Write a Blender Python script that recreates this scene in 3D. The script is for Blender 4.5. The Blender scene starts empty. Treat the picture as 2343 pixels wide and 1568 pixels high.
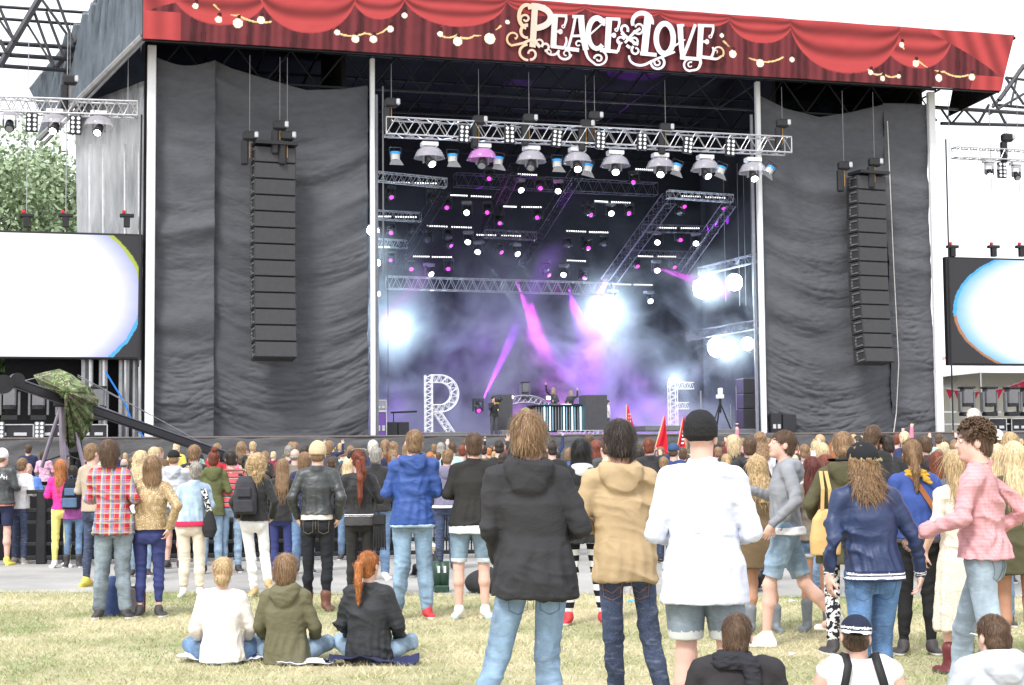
import bpy, bmesh, math, random
import numpy as np
from mathutils import Vector, Matrix

# ------------------------------------------------------------------ camera, sky, sun, exposure
S = bpy.context.scene
PW, PH, FPX = 2342.0, 1568.0, 3500.0
TILT, ROLL = math.atan(246 / FPX), 0.009
CAM = np.array([0, 0, 1.64])
_R0 = np.array([1, 0, 0.]); _F = np.array([0, math.cos(TILT), math.sin(TILT)]); _U0 = np.array([0, -math.sin(TILT), math.cos(TILT)])
_R = _R0 * math.cos(ROLL) - _U0 * math.sin(ROLL)
_U = _U0 * math.cos(ROLL) + _R0 * math.sin(ROLL)
cd = bpy.data.cameras.new('camera'); cam = bpy.data.objects.new('camera', cd); S.collection.objects.link(cam)
cam.matrix_world = Matrix(((_R[0], _U[0], -_F[0], 0), (_R[1], _U[1], -_F[1], 0), (_R[2], _U[2], -_F[2], 1.64), (0, 0, 0, 1)))
cd.sensor_width = 36; cd.lens = 36 * FPX / PW; cd.clip_start = .1; cd.clip_end = 2000
S.camera = cam

w = bpy.data.worlds.new("World"); S.world = w; w.use_nodes = True
nt = w.node_tree; nt.nodes.clear()
sky = nt.nodes.new('ShaderNodeTexSky'); sky.sky_type = 'NISHITA'; sky.sun_disc = False
SUN_EL, SUN_AZ = 52, 205                      # azimuth clockwise from +Y: behind the camera, a little to its left
sky.sun_elevation = math.radians(SUN_EL); sky.sun_rotation = math.radians(SUN_AZ)
sky.air_density = 1.0; sky.dust_density = 2.0; sky.ozone_density = 1.0
hs = nt.nodes.new('ShaderNodeHueSaturation'); hs.inputs['Saturation'].default_value = .12
bg = nt.nodes.new('ShaderNodeBackground'); bg.inputs['Strength'].default_value = .15
wo = nt.nodes.new('ShaderNodeOutputWorld')
# a bright even cloud sheet over most of the clear-sky colour
ov = nt.nodes.new('ShaderNodeMix'); ov.data_type = 'RGBA'; ov.inputs[0].default_value = .75; ov.inputs[7].default_value = (4.6, 4.75, 5.0, 1)
nt.links.new(sky.outputs[0], hs.inputs['Color']); nt.links.new(hs.outputs[0], ov.inputs[6]); nt.links.new(ov.outputs[2], bg.inputs[0]); nt.links.new(bg.outputs[0], wo.inputs[0])
sl = bpy.data.lights.new('sun', 'SUN'); sl.energy = 1.4; sl.angle = math.radians(14); sl.color = (1, .97, .93)
so = bpy.data.objects.new('sun', sl); S.collection.objects.link(so)
_az, _el = math.radians(SUN_AZ), math.radians(SUN_EL)
sd = Vector((math.sin(_az) * math.cos(_el), math.cos(_az) * math.cos(_el), math.sin(_el)))
so.rotation_euler = sd.to_track_quat('Z', 'Y').to_euler()
S.view_settings.view_transform = 'Standard'; S.view_settings.look = 'None'
S.view_settings.exposure = 1.2; S.view_settings.gamma = 1; S.view_settings.use_curve_mapping = False
S.render.engine = 'CYCLES'
S.cycles.use_denoising = True
S.cycles.max_bounces = 6; S.cycles.diffuse_bounces = 3; S.cycles.glossy_bounces = 2; S.cycles.transmission_bounces = 3
S.cycles.transparent_max_bounces = 8; S.cycles.volume_bounces = 0
S.cycles.volume_step_rate = 1.5; S.cycles.volume_max_steps = 96
S.cycles.caustics_reflective = False; S.cycles.caustics_refractive = False
S.cycles.sample_clamp_indirect = 4

# ------------------------------------------------------------------ helpers
C = S.collection
RND = random.Random(7); NP = np.random.RandomState(11)
V = Vector
def ray(px, py): return _F + _R * (px - 1171) / FPX + _U * (784 - py) / FPX
def at(px, py, Y):                       # the point at world depth Y seen at photo position (px,py) of a 2342 wide view
    d = ray(px, py); return V(CAM + d * (Y / d[1]))
def ground(px, py, z=0.0):
    d = ray(px, py); return V(CAM + d * ((z - 1.64) / d[2]))
ANG = math.radians(15.5)
EU = np.array([math.cos(ANG), math.sin(ANG), 0]); EV = np.array([-math.sin(ANG), math.cos(ANG), 0])
_d = ray(345, 1003); P0 = CAM + _d * (54.2 / _d[1]); P0[2] = 0
def st(u, v, z): return V(P0 + EU * u + EV * v + np.array([0, 0, z]))
def sp(px, py, v=0.0):                   # (u, z) on the stage plane v metres behind the front line
    d = ray(px, py); o = P0 + EV * v; k = ((o - CAM) @ EV) / (d @ EV); p = CAM + d * k
    return float((p - P0) @ EU), float(p[2])
def spw(px, py, v=0.0):
    u, z = sp(px, py, v); return st(u, v, z)
STAGE_ROT = Matrix.Rotation(ANG, 4, 'Z')

MATS = {}
def _n(nt, t, **kw):
    n = nt.nodes.new(t)
    for k, v in kw.items():
        if k in n.inputs: n.inputs[k].default_value = v
        else: setattr(n, k, v)
    return n
def mat(name, col, rough=.8, metal=0., var=.12, scale=6., bump=0., bscale=40., emis=None, estr=0., coat=0., sheen=0., alpha=1., stretch=(1, 1, 1), bdist=.01, spec=.3):
    if name in MATS: return MATS[name]
    m = bpy.data.materials.new(name); m.use_nodes = True; t = m.node_tree; b = t.nodes['Principled BSDF']
    b.inputs['Roughness'].default_value = rough; b.inputs['Metallic'].default_value = metal
    b.inputs['Specular IOR Level'].default_value = spec
    tc = _n(t, 'ShaderNodeTexCoord'); mp = _n(t, 'ShaderNodeMapping'); mp.inputs['Scale'].default_value = stretch
    t.links.new(tc.outputs['Object'], mp.inputs[0])
    c = (*col, 1)
    if var > 0:
        no = _n(t, 'ShaderNodeTexNoise', Scale=scale, Detail=5.0, Roughness=.6); t.links.new(mp.outputs[0], no.inputs['Vector'])
        mx = _n(t, 'ShaderNodeMix', data_type='RGBA')
        lo = tuple(x * (1 - var) for x in col) + (1,); hi = tuple(min(1, x * (1 + var)) for x in col) + (1,)
        mx.inputs[6].default_value = lo; mx.inputs[7].default_value = hi
        cr = _n(t, 'ShaderNodeMapRange'); cr.inputs[1].default_value = .3; cr.inputs[2].default_value = .7
        t.links.new(no.outputs[0], cr.inputs[0]); t.links.new(cr.outputs[0], mx.inputs[0]); t.links.new(mx.outputs[2], b.inputs['Base Color'])
    else: b.inputs['Base Color'].default_value = c
    if bump > 0:
        n2 = _n(t, 'ShaderNodeTexNoise', Scale=bscale, Detail=4.0); t.links.new(mp.outputs[0], n2.inputs['Vector'])
        bp = _n(t, 'ShaderNodeBump', Strength=bump, Distance=bdist); t.links.new(n2.outputs[0], bp.inputs['Height']); t.links.new(bp.outputs[0], b.inputs['Normal'])
    if emis: b.inputs['Emission Color'].default_value = (*emis, 1); b.inputs['Emission Strength'].default_value = estr
    if coat: b.inputs['Coat Weight'].default_value = coat
    if sheen: b.inputs['Sheen Weight'].default_value = sheen
    if alpha < 1: b.inputs['Alpha'].default_value = alpha
    MATS[name] = m; return m
def attr_mat(name, rough=.8, emit=0., attr='col', bump=0., bscale=60):
    if name in MATS: return MATS[name]
    m = bpy.data.materials.new(name); m.use_nodes = True; t = m.node_tree; b = t.nodes['Principled BSDF']
    a = _n(t, 'ShaderNodeAttribute'); a.attribute_name = attr
    b.inputs['Roughness'].default_value = rough; b.inputs['Specular IOR Level'].default_value = .2
    if emit > 0:
        b.inputs['Base Color'].default_value = (.01, .01, .01, 1)
        t.links.new(a.outputs['Color'], b.inputs['Emission Color']); b.inputs['Emission Strength'].default_value = emit
    else: t.links.new(a.outputs['Color'], b.inputs['Base Color'])
    if bump:
        n2 = _n(t, 'ShaderNodeTexNoise', Scale=bscale, Detail=4.0)
        bp = _n(t, 'ShaderNodeBump', Strength=bump, Distance=.02); t.links.new(n2.outputs[0], bp.inputs['Height']); t.links.new(bp.outputs[0], b.inputs['Normal'])
    MATS[name] = m; return m

class MB:
    """collects simple solids; build() links them as one mesh object"""
    def __init__(s): s.v = []; s.f = []; s.m = []; s.mi = 0
    def add(s, vs, fs):
        o = len(s.v); s.v += [tuple(v) for v in vs]; s.f += [tuple(i + o for i in f) for f in fs]; s.m += [s.mi] * len(fs); return s
    def box(s, c, d, M=None):
        x, y, z = (q / 2 for q in d); c = V(c)
        vs = [V((a * x, b * y, e * z)) for a, b, e in ((-1,-1,-1),(1,-1,-1),(1,1,-1),(-1,1,-1),(-1,-1,1),(1,-1,1),(1,1,1),(-1,1,1))]
        if M is not None: vs = [M @ v for v in vs]
        return s.add([c + v for v in vs], [(3,2,1,0),(4,5,6,7),(0,1,5,4),(1,2,6,5),(2,3,7,6),(3,0,4,7)])
    def bbox(s, c, d, M=None, b=.02):       # box with bevelled vertical and horizontal edges
        x, y, z = (q / 2 for q in d); c = V(c); b = min(b, x * .45, y * .45, z * .45)
        bm = bmesh.new(); bmesh.ops.create_cube(bm, size=1)
        for v in bm.verts: v.co = V((v.co.x * d[0], v.co.y * d[1], v.co.z * d[2]))
        bmesh.ops.bevel(bm, geom=bm.edges[:], offset=b, segments=1, affect='EDGES')
        vs = [c + ((M @ v.co) if M is not None else v.co) for v in bm.verts]; fs = [[v.index for v in f.verts] for f in bm.faces]; bm.free()
        return s.add(vs, fs)
    def tube(s, a, b, r, n=6, r2=None, cap=True):
        a = V(a); b = V(b); d = b - a
        if d.length < 1e-6: return s
        q = d.to_track_quat('Z', 'Y').to_matrix(); r2 = r if r2 is None else r2
        vs = []
        for p, rr in ((a, r), (b, r2)):
            for i in range(n):
                t = 2 * math.pi * i / n; vs.append(p + q @ V((math.cos(t) * rr, math.sin(t) * rr, 0)))
        fs = [(i, (i + 1) % n, n + (i + 1) % n, n + i) for i in range(n)]
        if cap: fs += [tuple(reversed(range(n))), tuple(range(n, 2 * n))]
        return s.add(vs, fs)
    def path(s, pts, r, n=6):
        for a, b in zip(pts[:-1], pts[1:]): s.tube(a, b, r, n)
        return s
    def ribbon(s, pts, wv, th):            # flat band along pts; wv width vectors; th thickness vector
        vs = []; k = len(pts); th = V(th)
        for p, q in zip(pts, wv):
            p = V(p); q = V(q); vs += [p - q, p + q, p + q + th, p - q + th]
        fs = []
        for i in range(k - 1):
            a = 4 * i
            for j in range(4): fs.append((a + j, a + (j + 1) % 4, a + 4 + (j + 1) % 4, a + 4 + j))
        fs += [(3, 2, 1, 0), (4*k-4, 4*k-3, 4*k-2, 4*k-1)]
        return s.add(vs, fs)
    def ball(s, c, r, nu=10, nv=6):
        c = V(c); r = r if hasattr(r, '__len__') else (r, r, r); vs = [c + V((0, 0, r[2]))]
        for j in range(1, nv):
            ph = math.pi * j / nv
            for i in range(nu):
                t = 2 * math.pi * i / nu; vs.append(c + V((r[0] * math.sin(ph) * math.cos(t), r[1] * math.sin(ph) * math.sin(t), r[2] * math.cos(ph))))
        vs.append(c - V((0, 0, r[2]))); fs = [(0, 1 + i, 1 + (i + 1) % nu) for i in range(nu)]
        for j in range(nv - 2):
            for i in range(nu):
                a = 1 + j * nu + i; b = 1 + j * nu + (i + 1) % nu; fs.append((a, a + nu, b + nu, b))
        l = len(vs) - 1; o = 1 + (nv - 2) * nu; fs += [(l, o + (i + 1) % nu, o + i) for i in range(nu)]
        return s.add(vs, fs)
    def mesh(s, name, mats, smooth=False):
        me = bpy.data.meshes.new(name); me.from_pydata([tuple(v) for v in s.v], [], s.f)
        for m in (mats if isinstance(mats, (list, tuple)) else [mats]): me.materials.append(m)
        if any(s.m): me.polygons.foreach_set('material_index', s.m)
        if smooth: me.polygons.foreach_set('use_smooth', [True] * len(me.polygons))
        me.update(); return me
    def build(s, name, mats, parent=None, smooth=False, loc=None):
        return obj(name, s.mesh(name, mats, smooth), parent, loc)
def obj(name, me, parent=None, loc=None):
    o = bpy.data.objects.new(name, me); C.objects.link(o)
    if parent is not None: o.parent = parent
    if loc is not None: o.location = loc
    return o
def tag(o, label=None, cat=None, group=None, kind=None):
    if label: o['label'] = label
    if cat: o['category'] = cat
    if group: o['group'] = group
    if kind: o['kind'] = kind
    return o
def empty(name, loc=(0, 0, 0), rz=0., M=None):
    o = bpy.data.objects.new(name, None); C.objects.link(o); o.empty_display_size = .1
    if M is not None: o.matrix_world = M
    else: o.location = loc; o.rotation_euler = (0, 0, rz)
    return o
def copy_tree(o, parent=None, label=None, loc=None):
    c = o.copy(); C.objects.link(c); c.parent = parent
    if label: c['label'] = label
    if loc is not None: c.location = loc
    for ch in list(o.children): copy_tree(ch, c)
    return c
def npmesh(name, v, f, mats, col=None, mi=None, smooth=True):
    v = np.asarray(v, np.float32); f = np.asarray(f, np.int32); me = bpy.data.meshes.new(name)
    me.vertices.add(len(v)); me.vertices.foreach_set('co', v.ravel())
    k = f.shape[1]; me.loops.add(f.size); me.loops.foreach_set('vertex_index', f.ravel())
    me.polygons.add(len(f)); me.polygons.foreach_set('loop_start', np.arange(0, f.size, k, dtype=np.int32))
    for m in (mats if isinstance(mats, (list, tuple)) else [mats]): me.materials.append(m)
    if mi is not None: me.polygons.foreach_set('material_index', np.asarray(mi, np.int32))
    if col is not None:
        a = me.color_attributes.new('col', 'FLOAT_COLOR', 'POINT'); cc = np.ones((len(v), 4), np.float32); cc[:, :3] = col; a.data.foreach_set('color', cc.ravel())
    me.update(calc_edges=True)
    if smooth: me.polygons.foreach_set('use_smooth', np.ones(len(f), bool))
    return me
def grid_faces(nx, ny):
    i, j = np.meshgrid(np.arange(nx - 1), np.arange(ny - 1), indexing='ij'); a = (i * ny + j).ravel()
    return np.stack([a, a + ny, a + ny + 1, a + 1], 1)
def snoise(p, seed=0, oct=3):              # cheap smooth noise, numpy, roughly -1..1
    r = np.random.RandomState(seed); out = 0; amp = 1; tot = 0; f = 1.
    for o in range(oct):
        for _ in range(3):
            d = r.randn(p.shape[-1]); d /= np.linalg.norm(d); e = r.randn(p.shape[-1]); e /= np.linalg.norm(e)
            out = out + amp * np.sin(f * (p @ d) * 2 + r.rand() * 6.3 + 1.6 * np.sin(f * (p @ e) * 1.7 + r.rand() * 6.3)); tot += amp * .55
        amp *= .5; f *= 2.03
    return out / tot / 1.5
# ------------------------------------------------------------------ ground
def ground_mat():
    m = bpy.data.materials.new('dry_grass_soil'); m.use_nodes = True; t = m.node_tree; b = t.nodes['Principled BSDF']; b.inputs['Roughness'].default_value = .95
    b.inputs['Specular IOR Level'].default_value = .1
    tc = _n(t, 'ShaderNodeTexCoord')
    n1 = _n(t, 'ShaderNodeTexNoise', Scale=.9, Detail=6.0, Roughness=.7); n2 = _n(t, 'ShaderNodeTexNoise', Scale=14.0, Detail=5.0, Roughness=.7)
    for n in (n1, n2): t.links.new(tc.outputs['Object'], n.inputs['Vector'])
    cr = _n(t, 'ShaderNodeValToRGB'); cr.color_ramp.elements[0].position = .36; cr.color_ramp.elements[0].color = (.30, .30, .16, 1)
    cr.color_ramp.elements[1].position = .6; cr.color_ramp.elements[1].color = (.58, .51, .36, 1)
    t.links.new(n1.outputs[0], cr.inputs[0])
    mx = _n(t, 'ShaderNodeMix', data_type='RGBA', blend_type='MULTIPLY'); mx.inputs[0].default_value = .5
    cr2 = _n(t, 'ShaderNodeValToRGB'); cr2.color_ramp.elements[0].position = .3; cr2.color_ramp.elements[0].color = (.45, .42, .34, 1); cr2.color_ramp.elements[1].position = .65; cr2.color_ramp.elements[1].color = (1, 1, 1, 1)
    t.links.new(n2.outputs[0], cr2.inputs[0]); t.links.new(cr.outputs[0], mx.inputs[6]); t.links.new(cr2.outputs[0], mx.inputs[7]); t.links.new(mx.outputs[2], b.inputs['Base Color'])
    bp = _n(t, 'ShaderNodeBump', Strength=.6, Distance=.03); t.links.new(n2.outputs[0], bp.inputs['Height']); t.links.new(bp.outputs[0], b.inputs['Normal'])
    return m
gb = MB(); gb.add([(-900, -200, 0), (900, -200, 0), (900, 1500, 0), (-900, 1500, 0)], [(0, 1, 2, 3)])
tag(gb.build('ground', ground_mat()), kind='structure')
# asphalt: from the edge of the grass up to the stage, its near edge a little ragged
gl, gr = ground(0, 1355), ground(1850, 1365)
def path_y(x): return gl.y + (x - gl.x) * (gr.y - gl.y) / (gr.x - gl.x)
xs = np.linspace(-40, 40, 401); vs = []
for x in xs: vs.append((x, path_y(x) + .10 * math.sin(x * 1.3) + .04 * math.sin(x * 5.1 + 1) + RND.uniform(-.02, .02), .004))
for x in xs: vs.append((x, 75, .004))
mA = bpy.data.materials.new('worn_asphalt'); mA.use_nodes = True; t = mA.node_tree; b = t.nodes['Principled BSDF']; b.inputs['Roughness'].default_value = .9
tc = _n(t, 'ShaderNodeTexCoord'); n1 = _n(t, 'ShaderNodeTexNoise', Scale=.7, Detail=6.0, Roughness=.65); n2 = _n(t, 'ShaderNodeTexNoise', Scale=90.0, Detail=2.0)
for n in (n1, n2): t.links.new(tc.outputs['Object'], n.inputs['Vector'])
cr = _n(t, 'ShaderNodeValToRGB'); cr.color_ramp.elements[0].position = .35; cr.color_ramp.elements[0].color = (.27, .262, .252, 1); cr.color_ramp.elements[1].position = .65; cr.color_ramp.elements[1].color = (.40, .39, .375, 1)
mx = _n(t, 'ShaderNodeMix', data_type='RGBA', blend_type='OVERLAY'); mx.inputs[0].default_value = .25
t.links.new(n1.outputs[0], cr.inputs[0]); t.links.new(cr.outputs[0], mx.inputs[6]); t.links.new(n2.outputs[0], mx.inputs[7]); t.links.new(mx.outputs[2], b.inputs['Base Color'])
bp = _n(t, 'ShaderNodeBump', Strength=.3, Distance=.004); t.links.new(n2.outputs[0], bp.inputs['Height']); t.links.new(bp.outputs[0], b.inputs['Normal'])
n = len(xs); o = obj('road', npmesh('road', vs, [(i, i + 1, n + i + 1, n + i) for i in range(n - 1)], mA, smooth=False)); tag(o, kind='structure')
# grass blades: short, trampled, half dry
def blades():
    r = np.random.RandomState(5); N = 330000
    x = r.uniform(-7.5, 8.5, N); y = 9.6 + (r.rand(N) ** .8) * 9.2
    x = x * (y / 18 * .75 + .28)
    pn = snoise(np.stack([x, y], 1) * .9, 3, 4); tuft = snoise(np.stack([x, y], 1) * 9, 8, 2)
    keep = (r.rand(N) < .55 + .35 * tuft) & (y < path_y(x) + .03 + r.rand(N) * .12)
    x, y, pn, tuft = x[keep], y[keep], pn[keep], tuft[keep]; N = len(x)
    h = r.uniform(.010, .036, N) * (1 + .6 * tuft) + .010; an = r.uniform(0, 6.28, N); ln = r.uniform(.3, 1.7, N) * h * 1.4; wd = r.uniform(.0014, .0036, N)
    a2 = r.uniform(0, 6.28, N)
    base = np.stack([x, y, np.zeros(N)], 1); side = np.stack([np.cos(a2), np.sin(a2), 0 * x], 1) * wd[:, None]
    tip = base + np.stack([np.cos(an) * ln, np.sin(an) * ln, h], 1)
    v = np.stack([base - side, base + side, tip], 1).reshape(-1, 3); f = np.arange(3 * N).reshape(-1, 3)
    k = np.clip(.62 + 1.1 * pn + r.normal(0, .28, N), 0, 1)[:, None]
    c = (1 - k) * np.array([.22, .30, .11]) + k * np.array([.68, .62, .40]); c *= r.uniform(.86, 1.14, N)[:, None]
    return npmesh('grass_blades', v, f, attr_mat('grass_blade', .7), col=np.repeat(c, 3, 0), smooth=False)
tag(obj('grass', blades()), 'short trampled grass, half dried to straw, in front of the path', 'grass', kind='stuff')

# ------------------------------------------------------------------ stage: deck, skirts, back walls, roof
DECK = 2.16
M_blk = mat('black_paint', (.02, .02, .022), .6, var=.2)
M_drape = mat('black_drape', (.012, .012, .014), .9, var=.2)
M_alu = mat('aluminium', (.62, .62, .64), .35, .85, var=.1)
M_alud = mat('scuffed_darker_aluminium', (.42, .42, .44), .45, .7, var=.15)
M_white = mat('white_vinyl', (.82, .82, .84), .5, var=.03)
M_black_fab = mat('black_scrim', (.084, .086, .098), .72, var=.12, scale=2.5, bump=.22, bscale=7, stretch=(1, 1, 2.2), bdist=.06, sheen=.15)
stage = empty('stage', st(0, 0, 0), ANG)
tag(stage, 'huge black festival stage with open front and raised deck', 'stage')
def sbox(u0, u1, v0, v1, z0, z1): return ((u0 + u1) / 2, (v0 + v1) / 2, (z0 + z1) / 2), (u1 - u0, v1 - v0, z1 - z0)
b = MB(); b.box(*sbox(-8.2, 40, 0, 14, DECK - .12, DECK)); b.build('deck', mat('deck_boards', (.09, .088, .09), .6, var=.25), stage)
# grey-black skirting fabric in front of the deck
def drape(u0, u1, z0, z1, v, name, m, parent, nx, nz, fn, top=None, both=False):
    U, Z = np.meshgrid(np.linspace(u0, u1, nx), np.linspace(0, 1, nz), indexing='ij')
    zt = z1 if top is None else top(U); ZZ = z0 + (zt - z0) * Z; Y = v + fn(U, ZZ)
    me = npmesh(name, np.stack([U.ravel(), Y.ravel(), ZZ.ravel()], 1), grid_faces(nx, nz), m); o = obj(name, me, parent)
    sm = o.modifiers.new('thick', 'SOLIDIFY'); sm.thickness = .012; sm.offset = 0
    return o
M_skirt = mat('stage_skirt_fabric', (.10, .10, .105), .7, var=.2, scale=1.3, bump=.4, bscale=6, stretch=(1, 1, 2), bdist=.05)
def skirt_fn(U, Z):
    p = np.stack([U * 1.3, Z * 4.], -1); return -.25 + .05 * snoise(p, 4, 3)
drape(-8.2, 39, 0, DECK + .02, -.05, 'skirt', M_skirt, stage, 260, 26, skirt_fn)
b = MB(); b.tube((-8.2, -.3, DECK + .03), (39, -.3, DECK + .03), .035, 8); b.build('deck_edge_rail', mat('dull_edge', (.16, .13, .12), .7), stage)
# fabric side walls with sagging folds
def folds_fn(seed, amp):
    def fn(U, Z):
        um = U.mean(); sag = .10 * (U - um) ** 2                      # folds hang in shallow bows
        Zs = Z - sag; p = np.stack([U * .35, Zs * 1.3], -1); q = np.stack([U * .7 + Z * .25, Zs * 3.6], -1); q2 = np.stack([U * 2.2 - Z * .6, Zs * 6.5], -1)
        low = np.clip((12.5 - Z) / 9, .18, 1.15); pat = np.clip(.5 + .7 * snoise(np.stack([U * .5, Z * .5], -1), seed + 7, 2), .1, 1.2)
        r = 1 - 2.2 * np.sqrt(np.abs(snoise(q, seed + 1, 2)) + .005); r2 = 1 - 2.2 * np.sqrt(np.abs(snoise(q2, seed + 2, 2)) + .01)
        return amp * (.16 * snoise(p, seed, 2) + .060 * r * low * pat + .034 * r2 * pat * (low + .15) + .10 * np.sin(U * .9 + seed))
    return fn
uL0, uL1 = sp(356, 600)[0], sp(492, 600)[0]; uL2 = sp(846, 600)[0]
uR0, uR1, uR2 = sp(1748, 600)[0], sp(2040, 600)[0], sp(2132, 600)[0]
zTop = 16.0
top1 = lambda U: 15.95 + 0 * U - .25 * np.sin((U - uL0) / (uL1 - uL0) * 3.14)
top2 = lambda U: np.interp(U, [uL1, uL1 + .6, (uL1 + uL2) / 2 + .5, uL2 - 1, uL2], [16.0, 15.75, 15.05, 15.15, 15.35])
topR = lambda U: np.interp(U, [uR0, uR0 + 1.2, uR0 + 2.8, uR0 + 4.3, uR1], [15.8, 15.35, 15.1, 15.4, 15.75])
drape(uL0, uL1, DECK, 15, .35, 'side_curtain', M_black_fab, stage, 60, 300, folds_fn(21, 1.0), top1)
drape(uL1 - .06, uL2, DECK, 15, .45, 'side_curtain', M_black_fab, stage, 110, 300, folds_fn(5, 1.0), top2)
drape(uR0, uR1 - .0, DECK, 15, .35, 'side_curtain', M_black_fab, stage, 100, 300, folds_fn(33, 1.0), topR)
drape(uR1 - .04, uR2 + .1, DECK, 15, .35, 'side_curtain', M_black_fab, stage, 50, 300, folds_fn(40, 1.0), lambda U: 15.8 + 0 * U)
# white front posts
for (xa, ya, xb, yb, wd) in ((344, 108, 344, 1001, .31), (848.5, 190, 855, 1000, .17), (1733, 235, 1744.5, 991, .19), (2126, 235, 2150, 992, .31)):
    u0 = sp((xa + xb) / 2, (ya + yb) / 2, .1)[0]
    b = MB(); b.bbox((u0, .05, (DECK + 16.3) / 2), (wd, .22, 16.3 - DECK), b=.03); b.build('front_post', M_white, stage)
# inner grey return beside the opening posts
for px in (862, 1726):
    u0 = sp(px, 600, .2)[0]; b = MB(); b.bbox((u0, .25, (DECK + 15) / 2), (.12, .1, 15 - DECK)); b.build('inner_post', mat('grey_steel', (.25, .25, .27), .5, .5), stage)
# vertical seam pole with white edge on the far right curtain
b = MB(); b.path([(uR1 + .02, .1, 15.0), (uR1 + .12, .08, 9), (uR1 + .22, .06, 5), (uR1 + .05, .06, 3.0), (uR1 - .1, .06, DECK)], .02, 6); b.build('seam_cord', mat('pale_cord', (.6, .58, .56), .7), stage)
# back wall and inner wings, roof lining
def wall(name, pts, m, parent, th=.15):
    vs = [V(p) for p in pts]; nrm = (vs[1] - vs[0]).cross(vs[2] - vs[0]).normalized() * th; k = len(vs)
    b = MB(); b.add(vs + [v + nrm for v in vs], [tuple(range(k))[::-1], tuple(range(k, 2 * k))] + [(i, (i + 1) % k, k + (i + 1) % k, k + i) for i in range(k)]); return b.build(name, m, parent)
VB = 12.5
wall('back_wall', [(-1, VB, DECK), (31.3, VB, DECK), (31.3, VB, 17.6), (-1, VB, 17.6)], M_drape, stage)
wall('wing_wall', [(7.0, 1.2, DECK), (7.0, 6.5, DECK), (7.0, 6.5, 17.9), (7.0, 1.2, 18.3)], M_drape, stage)
wall('wing_wall', [(24.8, 1.2, DECK), (24.8, 9, DECK), (24.8, 9, 17.7), (24.8, 1.2, 18.3)], M_drape, stage)
wall('side_wall', [(-.3, .6, DECK), (-.3, VB, DECK), (-.3, VB, 17.4), (-.3, .6, 18.3)], M_drape, stage)
wall('side_wall', [(31.2, .6, DECK), (31.2, VB, DECK), (31.2, VB, 17.4), (31.2, .6, 18.3)], M_drape, stage)
wall('roof', [(-.6, -1.35, 18.38), (34.6, -1.35, 18.38), (34.6, VB + .6, 17.3), (-.6, VB + .6, 17.3)], mat('roof_membrane', (.010, .010, .011), .8, var=.15), stage, .1)


def truss(name, p0, p1, size=.4, bays=None, r=.024, up=(0, 0, 1), parent=None, m=None, depth=None, rb=None):
    """box truss: four chords as parts, its diagonals one lattice"""
    m = m or M_alu; p0 = V(p0); p1 = V(p1); d = p1 - p0; L = d.length; t = d.normalized(); up = V(up)
    s = t.cross(up).normalized(); q = s.cross(t).normalized(); hs = (depth or size) / 2; hq = size / 2; rb = rb or r * .55
    bays = bays or max(2, int(L / size / .9)); root = parent if parent is not None else empty(name, (0, 0, 0))
    off = [s * -hs + q * -hq, s * hs + q * -hq, s * hs + q * hq, s * -hs + q * hq]
    for o in off: MB().tube(p0 + o, p1 + o, r, 6).build('chord', m, root)
    b = MB()
    for k in range(bays):
        a = p0 + d * (k / bays); c = p0 + d * ((k + 1) / bays); mid = (a + c) / 2
        for i in (0, 1, 2, 3):
            A, B = off[i], off[(i + 1) % 4]
            if i % 2 == 1 or True:
                b.tube(a + A, mid + B, rb, 4, cap=False); b.tube(mid + B, c + A, rb, 4, cap=False)
    for e in (p0, p1):
        for i in range(4): b.tube(e + off[i], e + off[(i + 1) % 4], rb * 1.3, 4)
    tag(b.build('lattice', m, root), kind='stuff')
    return root

# banner (printed curtain fascia)
bl, br = sp(327, 82, -1.5), sp(2289, 215, -1.5)
uB0, uB1 = bl[0], br[0]; zB0 = (bl[1] + br[1]) / 2; zB1 = 18.5

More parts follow.
